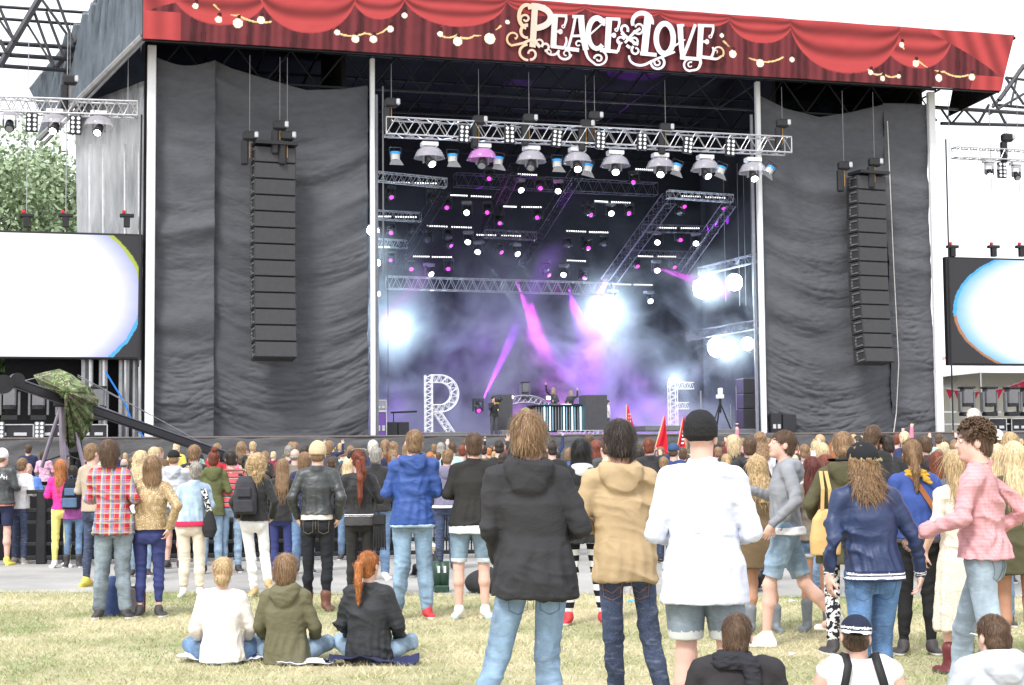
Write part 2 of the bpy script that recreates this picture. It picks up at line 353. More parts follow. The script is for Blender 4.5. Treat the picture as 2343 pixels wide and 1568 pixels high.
def banner():
    nx, nz = 1150, 92
    U, Z = np.meshgrid(np.linspace(uB0, uB1 + .72, nx), np.linspace(zB0, zB1, nz), indexing='ij')
    # the sheet leans out at its right end
    k = (Z - zB0) / (zB1 - zB0); U = np.where(U > uB1, uB1 + (U - uB1) * k, U)
    S_ = (U - uB0) / (uB1 - uB0); T_ = k       # 0..1
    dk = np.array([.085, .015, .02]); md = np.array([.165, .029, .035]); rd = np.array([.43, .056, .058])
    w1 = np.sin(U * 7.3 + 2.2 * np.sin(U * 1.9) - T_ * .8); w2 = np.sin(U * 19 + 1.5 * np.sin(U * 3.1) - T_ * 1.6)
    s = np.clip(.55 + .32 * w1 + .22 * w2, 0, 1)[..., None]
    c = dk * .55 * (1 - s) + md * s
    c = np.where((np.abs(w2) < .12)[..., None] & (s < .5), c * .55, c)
    # swags: (centre u-fraction, half width, depth fraction) as printed
    def px2s(px): return (sp(px, 100, -1.5)[0] - uB0) / (uB1 - uB0)
    sw = [(500, 122, .726), (702, 116, .764), (865, 64, .48), (1040, 120, .51), (1250, 92, .25), (1424, 92, .19), (1591, 84, .26), (1741, 74, .447), (1933, 126, .86), (2096, 84, .70)]
    for i, (cx, hw, dp) in enumerate(sorted(sw, key=lambda q: q[2])):
        a = px2s(cx - hw); e = px2s(cx + hw); x = (S_ - (a + e) / 2) / ((e - a) / 2)
        low = 1 - dp * np.sqrt(np.clip(1 - np.abs(x) ** 2.1, 0, 1)); ins = (np.abs(x) < 1) & (T_ > low)
        rel = np.clip((1 - T_) / np.maximum(1 - low, 1e-3), 0, 1)
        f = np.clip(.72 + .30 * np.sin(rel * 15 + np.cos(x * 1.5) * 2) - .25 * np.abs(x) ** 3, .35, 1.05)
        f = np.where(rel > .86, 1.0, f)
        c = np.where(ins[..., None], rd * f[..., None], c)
        edge = ins & (rel > .975); c = np.where(edge[..., None], rd * .75, c)
    # tied-back ends
    x = (S_ / .09); ce = (x < 1) & (T_ > .34 + .42 * np.clip(x, 0, 9) ** .6); f = .75 + .25 * np.sin(x * 16 + T_ * 5)
    c = np.where(ce[..., None], rd * f[..., None], c); ce = (x < .42) & (T_ <= .42); c = np.where(ce[..., None], rd * (.85 + .15 * np.sin(x * 26))[..., None], c)
    x = (1 - S_) / .095; ce = (x < 1) & (T_ > .22 + .74 * np.clip(x, 0, 1) ** .8); f = .78 + .25 * np.sin(x * 22 - T_ * 6)
    c = np.where(ce[..., None], rd * f[..., None], c); ce = (x < .38 + .2 * (.25 - T_)) & (T_ <= .25); c = np.where(ce[..., None], rd * (.85 + .15 * np.sin(x * 30))[..., None], c)
    # strings of bulbs
    strings = [[(490, 12), (545, 36), (620, 50)], [(770, 75), (835, 76), (885, 66), (925, 35)], [(1005, 78), (1045, 80), (1085, 82), (1145, 60)],
               [(1655, 95), (1730, 138), (1790, 132)], [(1985, 160), (2020, 168), (2055, 172)], [(2065, 108), (2100, 140), (2160, 165), (2215, 172)]]
    for st_ in strings:
        P = [sp(x, y, -1.5) for x, y in st_]
        for (ua, za), (ub, zb) in zip(P[:-1], P[1:]):
            d2 = (ub - ua) ** 2 + (zb - za) ** 2; tt = np.clip(((U - ua) * (ub - ua) + (Z - za) * (zb - za)) / d2, 0, 1)
            dd = np.hypot(U - ua - tt * (ub - ua), Z - za - tt * (zb - za) + .12 * 4 * tt * (1 - tt)); c = np.where((dd < .035)[..., None], np.array([.72, .52, .24]), c)
    bulbs = [(447, 14, 6), (500, 45, 7), (544, 54, 10), (597, 47, 8), (771, 75, 6), (813, 90, 8), (854, 90, 8), (893, 67, 7), (925, 36, 6), (1007, 78, 6), (1047, 95, 10), (1120, 89, 12), (1161, 51, 5),
             (1676, 124, 9), (1739, 145, 9), (1811, 137, 6), (1651, 82, 5), (1991, 166, 6), (2019, 180, 6), (2056, 175, 5), (2062, 103, 6), (2094, 146, 8), (2147, 179, 9), (2223, 177, 8)]
    for x, y, r in bulbs:
        u, z = sp(x, y, -1.5); r = r / 61.; dd = np.hypot(U - u, (Z - z)); c = np.where((dd < r * 1.05)[..., None], np.array([.92, .78, .55]), c); c = np.where((dd < r * .72)[..., None], np.array([.95, .93, .90]), c)
        dd = np.hypot(U - u - .04, Z - z - r - .07); c = np.where((dd < .075)[..., None], np.array([.05, .01, .01]), c)
    Y = -1.5 + .02 * np.sin(U * 2.1 + Z) + .012 * snoise(np.stack([U * 2, Z * 2.], -1), 9, 2)
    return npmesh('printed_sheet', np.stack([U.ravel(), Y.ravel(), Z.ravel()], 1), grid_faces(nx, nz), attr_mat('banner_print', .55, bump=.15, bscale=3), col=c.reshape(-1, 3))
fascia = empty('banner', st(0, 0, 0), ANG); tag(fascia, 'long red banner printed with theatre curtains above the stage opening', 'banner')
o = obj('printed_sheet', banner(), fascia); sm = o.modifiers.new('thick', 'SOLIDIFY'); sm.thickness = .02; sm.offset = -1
for q in ([(uB0 - .02, -1.42, zB0), (uB0 - .02, -1.42, zB1), (uB0 - .02, 1.5, zB1), (uB0 - .02, .2, zB0 - .1)], [(uB1 + .3, 3, zB0 - .1), (uB1 + .9, 3, zB1), (uB1 + .76, -1.45, zB1), (uB1 + .02, -1.45, zB0)]):
    b = MB(); b.add(q, [(0, 1, 2, 3)]); o = b.build('return_flap', mat('dark_tarp', (.035, .036, .042), .45, var=.2, scale=3, bump=.5, bscale=4, bdist=.1), fascia); sm = o.modifiers.new('thick', 'SOLIDIFY'); sm.thickness = .03
b = MB(); b.tube((uB0, -1.38, zB0 - .02), (uB1, -1.38, zB0 - .02), .04, 6); b.build('bottom_tube', M_blk, fascia)
# lettering, traced as strokes in the coordinates of an enlarged view of the sign
LX, LS = 1880., 900 / 2343.
def lp(x, y): return sp((LX + x * LS) / 1.6533, y * LS / 1.6533, -1.56)
def arc(cx, cy, rx, ry, a0, a1, n=14, shrink=1.0):
    out = []
    for i in range(n + 1):
        t = i / n; a = math.radians(a0 + (a1 - a0) * t); k = 1 - (1 - shrink) * t; out.append((cx + rx * k * math.cos(a), cy + ry * k * math.sin(a)))
    return out
L = []  # (points, width start, width end)
def stroke(pts, w0, w1=None): L.append((pts, w0, w1 if w1 is not None else w0))
# P
stroke([(370, 60), (362, 200), (352, 380), (345, 470)], 62)
stroke(arc(350, 175, 175, 108, -95, 95, 20), 66, 58); stroke([(300, 75), (380, 68), (470, 80)], 50)
stroke(arc(290, 165, 78, 112, -60, -265, 16), 34, 40); stroke(arc(275, 190, 48, 46, 170, 520, 16, .35), 22, 20)
stroke(arc(290, 315, 60, 62, -80, -280, 12), 34, 26)
stroke([(420, 470), (340, 400), (250, 430), (130, 455)], 34, 20); stroke(arc(150, 390, 56, 62, 110, 330, 14), 22, 16); stroke([(198, 362), (180, 390), (172, 372)], 18, 8)
stroke(arc(310, 520, 92, 78, -100, -265, 14), 26, 22); stroke(arc(330, 535, 56, 58, 100, -180, 16, .45), 24, 20)
stroke(arc(412, 430, 34, 34, 60, -200, 12), 20, 18); stroke(arc(470, 470, 34, 34, -180, 100, 12), 24, 20)
# E
def E_(x, y, w, h, sl=0, swash=True):
    stroke([(x + 22, y + 8), (x + 12, y + h / 2), (x + 4, y + h)], 60)
    stroke([(x - 10, y + 12), (x + w, y + 18)], 30); stroke([(x + w - 12, y + 10), (x + w - 10, y + 60), (x + w - 28, y + 118)], 26, 22); stroke(arc(x + w - 38, y + 122, 14, 14, 0, 359, 8), 12)
    stroke([(x + 10, y + h / 2 + 6), (x + w * .55, y + h / 2 + 8)], 24); stroke(arc(x + w * .52, y + h / 2 + 8, 16, 20, 0, 359, 8), 14)
    stroke([(x - 20, y + h - 12), (x + w * .8, y + h + 4)], 34); stroke([(x + w * .8, y + h), (x + w * .95, y + h - 60), (x + w * .9, y + h - 105)], 28, 18)
E_(545, 145, 140, 330)
# swash under E
stroke(arc(540, 500, 60, 46, 20, 180, 10), 26, 18); stroke(arc(500, 520, 26, 24, 180, 420, 10), 14, 10)
stroke(arc(660, 530, 64, 60, -150, -350, 14), 22, 26); stroke(arc(675, 535, 36, 36, -330, -640, 14, .5), 18, 12)
# A
stroke([(765, 175), (735, 330), (690, 490)], 26, 26); stroke([(820, 165), (835, 330), (870, 500)], 62, 62); stroke([(735, 170), (850, 172)], 32); stroke([(725, 362), (850, 358)], 26)
stroke([(660, 485), (800, 500)], 40); stroke(arc(795, 440, 34, 34, -30, -330, 14, .4), 20, 12)
# C
stroke(arc(975, 335, 84, 150, -50, -310, 24), 58, 44); stroke([(1020, 215), (1045, 255), (1050, 190)], 26, 22); stroke([(870, 380), (1030, 240)], 20, 14)
# E
E_(1075, 180, 130, 335)
stroke([(860, 495), (890, 580), (960, 640)], 34, 20); stroke(arc(990, 575, 80, 72, 120, -60, 16), 18, 22); stroke(arc(990, 585, 44, 42, 180, 530, 16, .4), 22, 16)
stroke([(1005, 500), (1110, 510)], 40)
# ampersand
stroke(arc(1245, 300, 36, 44, 30, -260, 14, .8), 26, 22); stroke([(1215, 330), (1290, 395), (1380, 450)], 34, 26); stroke([(1400, 290), (1330, 340), (1250, 430)], 28, 26)
stroke(arc(1205, 415, 42, 46, -20, -330, 14, .45), 24, 16); stroke(arc(1345, 420, 40, 44, 200, 520, 14, .45), 24, 16); stroke([(1265, 455), (1300, 480)], 30)
# L
stroke([(1480, 150), (1460, 330), (1440, 530)], 76, 72); stroke(arc(1415, 230, 92, 92, 10, -200, 18), 60, 34); stroke(arc(1385, 290, 52, 56, -200, -520, 16, .7), 24, 18)
stroke([(1400, 535), (1560, 550)], 38); stroke(arc(1355, 505, 44, 46, -120, -460, 14, .45), 26, 16)
stroke(arc(1400, 570, 110, 82, -170, -290, 14), 20, 26); stroke([(1440, 648), (1560, 590), (1640, 560), (1740, 520)], 26, 20)
stroke(arc(1570, 625, 66, 62, -60, 200, 14), 26, 20); stroke(arc(1570, 625, 34, 34, 200, -90, 14, .5), 20, 12)
# O
stroke(arc(1640, 390, 84, 148, 0, 360, 30), 56)
# V
stroke([(1790, 250), (1800, 420), (1815, 560)], 60, 50); stroke([(1940, 250), (1880, 420), (1815, 580)], 30, 34); stroke([(1760, 262), (1830, 258)], 26); stroke([(1720, 470), (1840, 400)], 24, 10)
# E
E_(1975, 248, 150, 330)
stroke([(1790, 578), (1980, 592)], 36); stroke([(2090, 585), (2150, 590), (2200, 560)], 30, 20); stroke(arc(2165, 530, 52, 56, 40, -200, 14), 20, 16); stroke(arc(2140, 520, 16, 16, 180, 420, 8), 14, 8)
stroke([(1980, 590), (1990, 630), (1960, 690), (1890, 705)], 34, 20); stroke(arc(1885, 650, 58, 58, 80, 300, 14), 22, 18); stroke(arc(1890, 650, 30, 30, 300, 30, 12, .5), 16, 10)
lb = MB(); k = 0
for pts, w0, w1 in L:
    n = len(pts); P = [V((lp(x, y)[0], 0, lp(x, y)[1])) for x, y in pts]
    if n < 6:  # smooth short polylines
        Q = []
        for i in range(n - 1):
            a = P[max(i - 1, 0)]; b0 = P[i]; c0 = P[i + 1]; d0 = P[min(i + 2, n - 1)]
            for s_ in range(5):
                t_ = s_ / 5; Q.append(.5 * ((2 * b0) + (c0 - a) * t_ + (2 * a - 5 * b0 + 4 * c0 - d0) * t_ ** 2 + (3 * b0 - a - 3 * c0 + d0) * t_ ** 3))
        Q.append(P[-1]); P = Q
    n = len(P); W = []
    for i in range(n):
        tg = (P[min(i + 1, n - 1)] - P[max(i - 1, 0)]).normalized(); nr = V((-tg.z, 0, tg.x)); wd = (w0 + (w1 - w0) * i / (n - 1)) * LS / 1.6533 / 61. / 2
        W.append(nr * wd)
    y = -1.60 - .0012 * k; k += 1; lb.ribbon([p + V((0, y, 0)) for p in P], W, (0, .03, 0))
mL = bpy.data.materials.new('cut_out_lettering'); mL.use_nodes = True; t = mL.node_tree; bb = t.nodes['Principled BSDF']; tc = _n(t, 'ShaderNodeTexCoord'); sx = _n(t, 'ShaderNodeSeparateXYZ')
t.links.new(tc.outputs['Object'], sx.inputs[0]); cr = _n(t, 'ShaderNodeValToRGB'); mr = _n(t, 'ShaderNodeMapRange'); mr.inputs[1].default_value = lp(80, 300)[0]; mr.inputs[2].default_value = lp(2230, 300)[0]
t.links.new(sx.outputs[0], mr.inputs[0]); t.links.new(mr.outputs[0], cr.inputs[0]); e = cr.color_ramp.elements; e[0].position = .02; e[0].color = (.62, .42, .22, 1); e[1].position = .22; e[1].color = (.62, .56, .57, 1)
for p_, c_ in ((.5, (.74, .74, .80, 1)), (.8, (.72, .70, .76, 1)), (.94, (.68, .64, .66, 1)), (.99, (.62, .42, .20, 1))):
    q = e.new(p_); q.color = c_
t.links.new(cr.outputs[0], bb.inputs['Base Color']); bb.inputs['Roughness'].default_value = .6
tag(lb.build('lettering', mL, fascia), 'white and gold curly cut-out words PEACE & LOVE', kind='stuff')
# ------------------------------------------------------------------ roof steel seen under the banner
def sl_(px, py, v): u, z = sp(px, py, v); return V((u, v, z))        # stage-local point
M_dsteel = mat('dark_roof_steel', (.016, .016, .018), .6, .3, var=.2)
rr = MB()
for v_ in (.6, 3.6, 6.6, 9.6):
    rr.tube((0, v_, 16.6 - .05 * v_), (32, v_, 16.6 - .05 * v_), .06, 5)
    rr.tube((0, v_, 15.3 - .05 * v_), (32, v_, 15.3 - .05 * v_), .05, 5)
    for k in range(32): rr.tube((k, v_, (16.6 if k % 2 else 15.3) - .05 * v_), (k + 1, v_, (15.3 if k % 2 else 16.6) - .05 * v_), .035, 4)
for k in range(17): rr.tube((k * 2, .3, 16.5), (k * 2, 12, 16.0), .045, 4)
tag(rr.build('roof_steelwork', M_dsteel, stage), kind='stuff')

class Frame:                                  # build in stage-local metres round a base point, top-level Empty there
    def __init__(s, name, base, label, cat, group=None):
        s.b = V(base); s.root = empty(name, st(*base), ANG); tag(s.root, label, cat, group)
    def L(s, p): return V(p) - s.b
def strutt(name, a, e, size, label, group=None, m=None, r=.024, depth=None, up=(0, 0, 1), bays=None):
    F_ = Frame(name, a, label, 'truss', group); truss(name, (0, 0, 0), V(e) - V(a), size, bays, r, up, F_.root, m or M_alu, depth); return F_
FT = (sl_(880, 291, -.7), sl_(1803, 335, -.7))
strutt('lighting_truss', FT[0], FT[1], .62, 'long aluminium front truss hung with domed lamps below the banner', m=M_alu, r=.033, bays=22)
M_inner = mat('shade_dimmed_aluminium', (.11, .10, .13), .5, .6, var=.2)  # aluminium copy darkened: shade inside the stage put into its colour
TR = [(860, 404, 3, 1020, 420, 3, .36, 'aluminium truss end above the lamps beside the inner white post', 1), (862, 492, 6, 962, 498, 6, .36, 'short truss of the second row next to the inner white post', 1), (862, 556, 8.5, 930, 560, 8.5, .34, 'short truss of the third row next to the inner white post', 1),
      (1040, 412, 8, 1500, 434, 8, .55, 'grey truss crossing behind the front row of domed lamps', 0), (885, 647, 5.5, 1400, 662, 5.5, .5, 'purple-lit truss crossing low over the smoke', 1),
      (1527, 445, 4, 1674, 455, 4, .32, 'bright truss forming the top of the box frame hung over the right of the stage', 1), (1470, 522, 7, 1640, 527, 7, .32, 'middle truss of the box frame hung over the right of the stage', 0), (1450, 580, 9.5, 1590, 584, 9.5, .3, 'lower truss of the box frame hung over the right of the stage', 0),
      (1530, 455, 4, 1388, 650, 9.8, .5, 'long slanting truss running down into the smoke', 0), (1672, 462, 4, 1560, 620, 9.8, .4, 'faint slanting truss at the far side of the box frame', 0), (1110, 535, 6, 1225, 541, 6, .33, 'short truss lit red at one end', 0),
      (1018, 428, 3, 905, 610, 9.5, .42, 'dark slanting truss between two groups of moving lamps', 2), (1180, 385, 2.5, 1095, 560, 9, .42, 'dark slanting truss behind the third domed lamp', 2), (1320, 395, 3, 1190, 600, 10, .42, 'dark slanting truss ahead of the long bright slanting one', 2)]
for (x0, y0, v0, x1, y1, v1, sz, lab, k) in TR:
    strutt('ceiling_truss', sl_(x0, y0, v0), sl_(x1, y1, v1), sz, lab, 'trusses hung inside the stage roof', (M_inner, M_alud, M_dsteel)[k], r=.022)  # trusses inside take darker metal, with the roof's shade put into colour
for (x0, y0, x1, y1, v) in ((1570, 770, 1735, 742, 3.2), (1600, 622, 1732, 590, 3.2)):
    strutt('side_truss', sl_(x0, y0, v), sl_(x1, y1, v - 1.5), .33, ('lower' if y0 > 700 else 'upper') + ' side truss carrying two dazzling white lamps by the inner post', 'side trusses with blinders', m=M_inner)
strutt('floor_truss', sl_(1277, 992, -.1), sl_(1384, 991, -.1), .2, 'low white truss lying along the deck edge before the DJ booth', r=.018)

# ------------------------------------------------------------------ fixtures
M_fix = mat('fixture_black', (.022, .022, .025), .45, var=.15); M_fixg = mat('fixture_grey', (.16, .16, .17), .5, var=.1)
def emat(name, col, s): return mat(name, (.02, .02, .02), .5, var=0, emis=col, estr=s)
LENS = {'w': emat('lens_white', (.95, .97, 1), 9), 'm': emat('lens_magenta', (1, .03, .75), 2.2), 'd': mat('lens_dark', (.08, .08, .1), .15, var=0), 'p': emat('lens_purple_dim', (.7, .08, .9), 1.2)}
def mover_proto(kind):
    r = empty('moving_lamp')
    MB().bbox((0, 0, -.06), (.42, .34, .14)).build('base', M_fix if kind != 'w' else M_fixg, r)
    b = MB(); b.bbox((-.2, 0, -.30), (.05, .12, .42)); b.build('yoke_arm', M_fix, r); b = MB(); b.bbox((.2, 0, -.30), (.05, .12, .42)); b.build('yoke_arm', M_fix, r)
    h = MB(); M = Matrix.Rotation(math.radians(-50), 3, "X"); 
    h.tube(V((0, 0, -.36)) - M @ V((0, 0, -.2)), V((0, 0, -.36)) + M @ V((0, 0, -.18)), .13, 12, .16); h.build('lamp_head', M_fix, r, True)
    q = MB(); c = V((0, 0, -.36)) + M @ V((0, 0, -.185)); q.tube(c, c + M @ V((0, 0, -.03)), .115 if kind == 'w' else .075, 14); q.build('lens', LENS[kind], r)
    return r
PROTO = {}
def place_mover(px, py, v, kind, label, group, rot=0., sc=1.):
    first = kind not in PROTO
    if first: PROTO[kind] = mover_proto(kind); o = PROTO[kind]
    else: o = copy_tree(PROTO[kind])
    u, z = sp(px, py, v); o.location = st(u, v, z + .52 * sc); o.rotation_euler = (0, 0, ANG + rot); o.scale = (sc,) * 3; tag(o, label, 'stage lamp', group); return o
def z3(X, Y): return 846.8 + X * .1851, 375 + Y * .1851
def z4(X, Y): return 1270.2 + X * .2065, 375 + Y * .2065
lamps = [(*z3(X, Y), k) for X, Y, k in [(1840, 345, 'w'), (1195, 622, 'w'), (1215, 985, 'w'), (1342, 1107, 'w'), (1793, 1130, 'w'), (725, 1380, 'w'), (243, 432, 'm'), (948, 560, 'm'), (1450, 620, 'm'), (1470, 203, 'm'), (2092, 320, 'm'), (2070, 682, 'm'),
         (1592, 752, 'p'), (263, 870, 'm'), (965, 1030, 'p'), (1588, 1110, 'm'), (497, 1315, 'm'), (970, 1315, 'm'), (2177, 1392, 'm'), (255, 1207, 'p'), (755, 480, 'd'), (715, 960, 'd'), (960, 930, 'd'), (520, 850, 'd'), (2160, 1330, 'd')]]
lamps += [(*z4(X, Y), k) for X, Y, k in [(35, 320, 'w'), (607, 567, 'w'), (1143, 886, 'w'), (1555, 897, 'w'), (100, 1243, 'w'), (1120, 1196, 'w'), (135, 920, 'd'), (876, 220, 'm'), (390, 579, 'm'), (818, 563, 'm'), (350, 947, 'm'), (1372, 858, 'm'), (1405, 489, 'm'),
          (1840, 510, 'm'), (890, 1150, 'm'), (1293, 1160, 'm'), (312, 1278, 'p'), (1380, 560, 'd'), (350, 560, 'd'), (540, 900, 'd')]]
lamps += [(1401, 689, 'w'), (1484, 692, 'w')]
cname = {'w': 'white', 'm': 'magenta', 'p': 'dim purple', 'd': 'unlit'}
import itertools
for i, (x, y, k) in enumerate(lamps):
    v = 2.6 + max(0, (y - 380)) / 280 * 7.4
    row = 'top' if y < 450 else 'second' if y < 520 else 'third' if y < 590 else 'lowest'
    place_mover(x, y, v, k, f'{cname[k]} moving lamp, {row} row, {"post-side" if x < 960 else "left-of-middle" if x < 1130 else "middle" if x < 1290 else "right-of-middle" if x < 1440 else "box-frame"} group, {int(x - 850)} steps along', 'moving lamps under the stage roof', rot=RND.uniform(-.7, .7))
# rename the labels so that each says its neighbours in words
def relabel():
    mv = [o for o in C.objects if o.get('group') == 'moving lamps under the stage roof']
    buckets = {}
    for o in mv: buckets.setdefault(o['label'].rsplit(',', 1)[0], []).append(o)
    ordn = ['first', 'second', 'third', 'fourth', 'fifth', 'sixth', 'seventh']
    for k, os_ in buckets.items():
        os_.sort(key=lambda o: (o.location.x, -o.location.z))
        for i, o in enumerate(os_): o['label'] = k + (f', {ordn[i]} of {len(os_)} from the left' if len(os_) > 1 else '')
relabel()
# domed front-truss lamps
M_dome = bpy.data.materials.new('clear_rain_dome'); M_dome.use_nodes = True; bb = M_dome.node_tree.nodes['Principled BSDF']; bb.inputs['Base Color'].default_value = (.75, .72, .8, 1); bb.inputs['Alpha'].default_value = .34; bb.inputs['Roughness'].default_value = .15
M_domem = bpy.data.materials.new('magenta_lit_dome'); M_domem.use_nodes = True; bb = M_domem.node_tree.nodes['Principled BSDF']; bb.inputs['Base Color'].default_value = (.75, .3, .75, 1); bb.inputs['Alpha'].default_value = .5; bb.inputs['Roughness'].default_value = .15  # dome copy with the magenta glow put into its base colour
def domed(px, py, v, lit, magenta, label, group, sc=1.):
    u, z = sp(px, py, v); r = empty('domed_lamp', st(u, v, z), ANG); tag(r, label, 'stage lamp', group); r.scale = (sc,) * 3
    MB().bbox((0, 0, .20), (.62, .4, .16)).build('ballast_box', M_white, r)
    d = MB(); n = 18; prof = [(.16, .10), (.34, .06), (.47, -.06), (.54, -.22), (.57, -.30), (.60, -.32)]; vs = []; fs = []
    for (rr_, zz) in prof:
        for i in range(n): t = 2 * math.pi * i / n; vs.append((rr_ * math.cos(t), rr_ * math.sin(t), zz))
    for j in range(len(prof) - 1):
        for i in range(n): a = j * n + i; c = j * n + (i + 1) % n; fs.append((a, a + n, c + n, c))
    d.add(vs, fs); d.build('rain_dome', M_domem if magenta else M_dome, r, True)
    MB().bbox((0, 0, .05), (.4, .34, .12)).build('base', M_fixg, r)
    for sx_ in (-.22, .22): MB().bbox((sx_, 0, -.26), (.06, .14, .5)).build('yoke_arm', M_fixg, r)
    M = Matrix.Rotation(math.radians(-42), 3, "X") @ Matrix.Rotation(RND.uniform(-.4, .4), 3, 'Y'); h = MB(); c = V((0, 0, -.42)); h.tube(c - M @ V((0, 0, -.2)), c + M @ V((0, 0, -.2)), .14, 12, .18); h.build('lamp_head', M_fix, r, True)
    q = MB(); c2 = c + M @ V((0, 0, -.205)); q.tube(c2, c2 + M @ V((0, 0, -.03)), .13, 14); q.build('lens', LENS['w'] if lit else mat('lens_silver', (.4, .4, .42), .1, .6, var=0), r)
for i, (x, y, lit, mg) in enumerate([(982, 343, 1, 0), (1103, 347, 0, 1), (1215, 352, 0, 0), (1320, 355, 1, 0), (1407, 362, 1, 0), (1510, 368, 1, 0), (1613, 372, 1, 0), (1722, 378, 1, 0)]):
    domed(x, y, -.7, lit, mg, ['first domed lamp of the front truss, lit white beside the inner post', 'domed lamp with its rain dome glowing magenta', 'unlit domed lamp third along the front truss', 'lit domed lamp fourth along the front truss', 'lit domed lamp fifth along the front truss',
          'lit domed lamp sixth along the front truss', 'lit domed lamp seventh along the front truss', 'last domed lamp of the front truss, before the white post'][i], 'domed lamps on the front truss')
for i, (x, y) in enumerate([(22, 262), (125, 268), (226, 272)]): domed(x, y, -.3, i > 0, 0, ['domed lamp at the outer end of the silver wing truss', 'bright domed lamp at the middle of the silver wing truss', 'domed lamp of the silver wing truss nearest the stage'][i], 'domed lamps on the silver wing truss', .93)
for i, (x, y) in enumerate([(2262, 378), (2324, 384)]): domed(x, y, -.3, i == 0, 0, ['domed lamp on the wing truss above the right-hand screen, nearer the stage', 'domed lamp on the wing truss above the right-hand screen, at the frame edge'][i], 'domed lamps above the second screen', .8)
# 8-lamp blinders
def blinder(px, py, v, label, group, rot=0.):
    u, z = sp(px, py, v); r = empty('blinder', st(u, v, z), ANG); r.rotation_euler = (0, rot, ANG); tag(r, label, 'blinder', group)
    MB().bbox((0, 0, 0), (.40, .12, .66)).build('case', M_fix, r)
    for i in range(4):
        for s_ in (-.095, .095):
            q = MB(); q.tube((s_, -.06, .235 - .157 * i), (s_, -.085, .235 - .157 * i), .062, 10); q.build('lamp', mat('par_lens', (.75, .76, .78), .2, .3, var=0), r)
for i, (x, y, a) in enumerate([(1061, 307, .05), (1165, 309, .0), (1273, 317, .1), (1373, 322, .05), (1468, 325, .03), (1573, 333, .12), (1670, 338, .05)]):
    blinder(x, y, -1.05, f'{["first", "second", "third", "fourth", "fifth", "sixth", "last"][i]} eight-lamp blinder along the front truss, counted from the left', 'blinders on the front truss', a)
for i, (x, y) in enumerate([(73, 281), (173, 287)]): blinder(x, y, -.55, ['eight-lamp blinder between the two outer domed lamps of the silver wing truss', 'eight-lamp blinder between the inner two domed lamps of the silver wing truss'][i], 'blinders on the wing trusses')
blinder(2291, 390, -.55, 'eight-lamp blinder above the second screen', 'blinders on the wing trusses')
# fresnels with blue filter tops and barn doors
M_bluegel = mat('blue_gel', (.03, .30, .72), .5, var=.1); M_body = mat('fresnel_body', (.52, .52, .5), .4, .3, var=.1)
for i, (x, y, a) in enumerate([(904, 350, 0), (1035, 355, 0), (1140, 362, .1), (1274, 367, 0), (1549, 378, .3), (1650, 384, .35), (1763, 385, .6), (1345, 378, .2)]):
    u, z = sp(x, y, -.7); r = empty('fresnel_lamp', st(u, -.7, z), ANG); r.rotation_euler = (0, a, ANG)
    tag(r, ['blue-topped fresnel lamp at the start of the front truss', 'blue-topped fresnel lamp between the first two domes', 'blue-topped fresnel lamp right of the magenta dome', 'blue-topped fresnel lamp before the fourth dome', 'tilted blue-topped fresnel lamp after the sixth dome', 'tilted blue-topped fresnel lamp after the seventh dome',
            'strongly tilted blue-topped fresnel lamp at the end of the front truss', 'fresnel lamp half hidden by the fifth dome'][i], 'stage lamp', 'fresnel lamps on the front truss')
    MB().tube((0, 0, -.05), (0, 0, -.26), .17, 10).build('body', M_body, r); MB().tube((0, 0, .03), (0, 0, -.05), .19, 10).build('top_cap', M_bluegel, r)
    MB().path([(-.2, 0, -.15), (-.22, 0, .2), (.22, 0, .2), (.2, 0, -.15)], .018, 5).build('yoke', M_fix, r)
    d = MB(); d.add([(-.16, -.12, -.27), (.16, -.12, -.27), (.27, -.25, -.50), (-.27, -.25, -.50), (-.16, -.13, -.27), (.16, -.13, -.27), (.27, -.26, -.50), (-.27, -.26, -.50)], [(0, 1, 2, 3), (7, 6, 5, 4), (0, 4, 5, 1), (1, 5, 6, 2), (2, 6, 7, 3), (3, 7, 4, 0)]); d.build('barn_door', M_fixg, r)
# LED battens
bars = [(*z3(a, b_), *z3(c_, d_)) for a, b_, c_, d_ in [(210, 225, 490, 240), (540, 240, 820, 248), (985, 390, 1200, 398), (1235, 402, 1495, 413), (65, 655, 255, 655), (300, 658, 575, 663), (690, 770, 955, 780), (995, 783, 1255, 792), (1305, 880, 1555, 887), (1610, 888, 1860, 897), (525, 1147, 730, 1150),
        (755, 1153, 1010, 1157), (1640, 530, 1805, 535), (1860, 537, 2115, 540), (80, 1032, 240, 1034), (1810, 130, 2060, 143)]]
bars += [(*z4(a, b_), *z4(c_, d_)) for a, b_, c_, d_ in [(430, 415, 580, 425), (610, 425, 830, 435), (115, 745, 340, 755), (365, 757, 585, 763), (1390, 360, 1610, 368), (1650, 372, 1880, 382), (1120, 710, 1340, 715), (1380, 715, 1595, 717), (910, 1025, 1080, 1030), (1125, 1028, 1335, 1032), (120, 1072, 335, 1080),
         (625, 1335, 835, 1340), (865, 1340, 1075, 1345), (880, 62, 1080, 72)]]
M_dot = emat('led_dot', (1, 1, 1), 1.5)
bars.sort(key=lambda q: (round((q[1] - 380) / 45), q[0])); ROWN = ['highest', 'second', 'third', 'fourth', 'fifth', 'sixth', 'lowest', 'lowest']; ORD = ['first', 'second', 'third', 'fourth', 'fifth', 'sixth', 'seventh', 'eighth', 'last']; rowi = {}
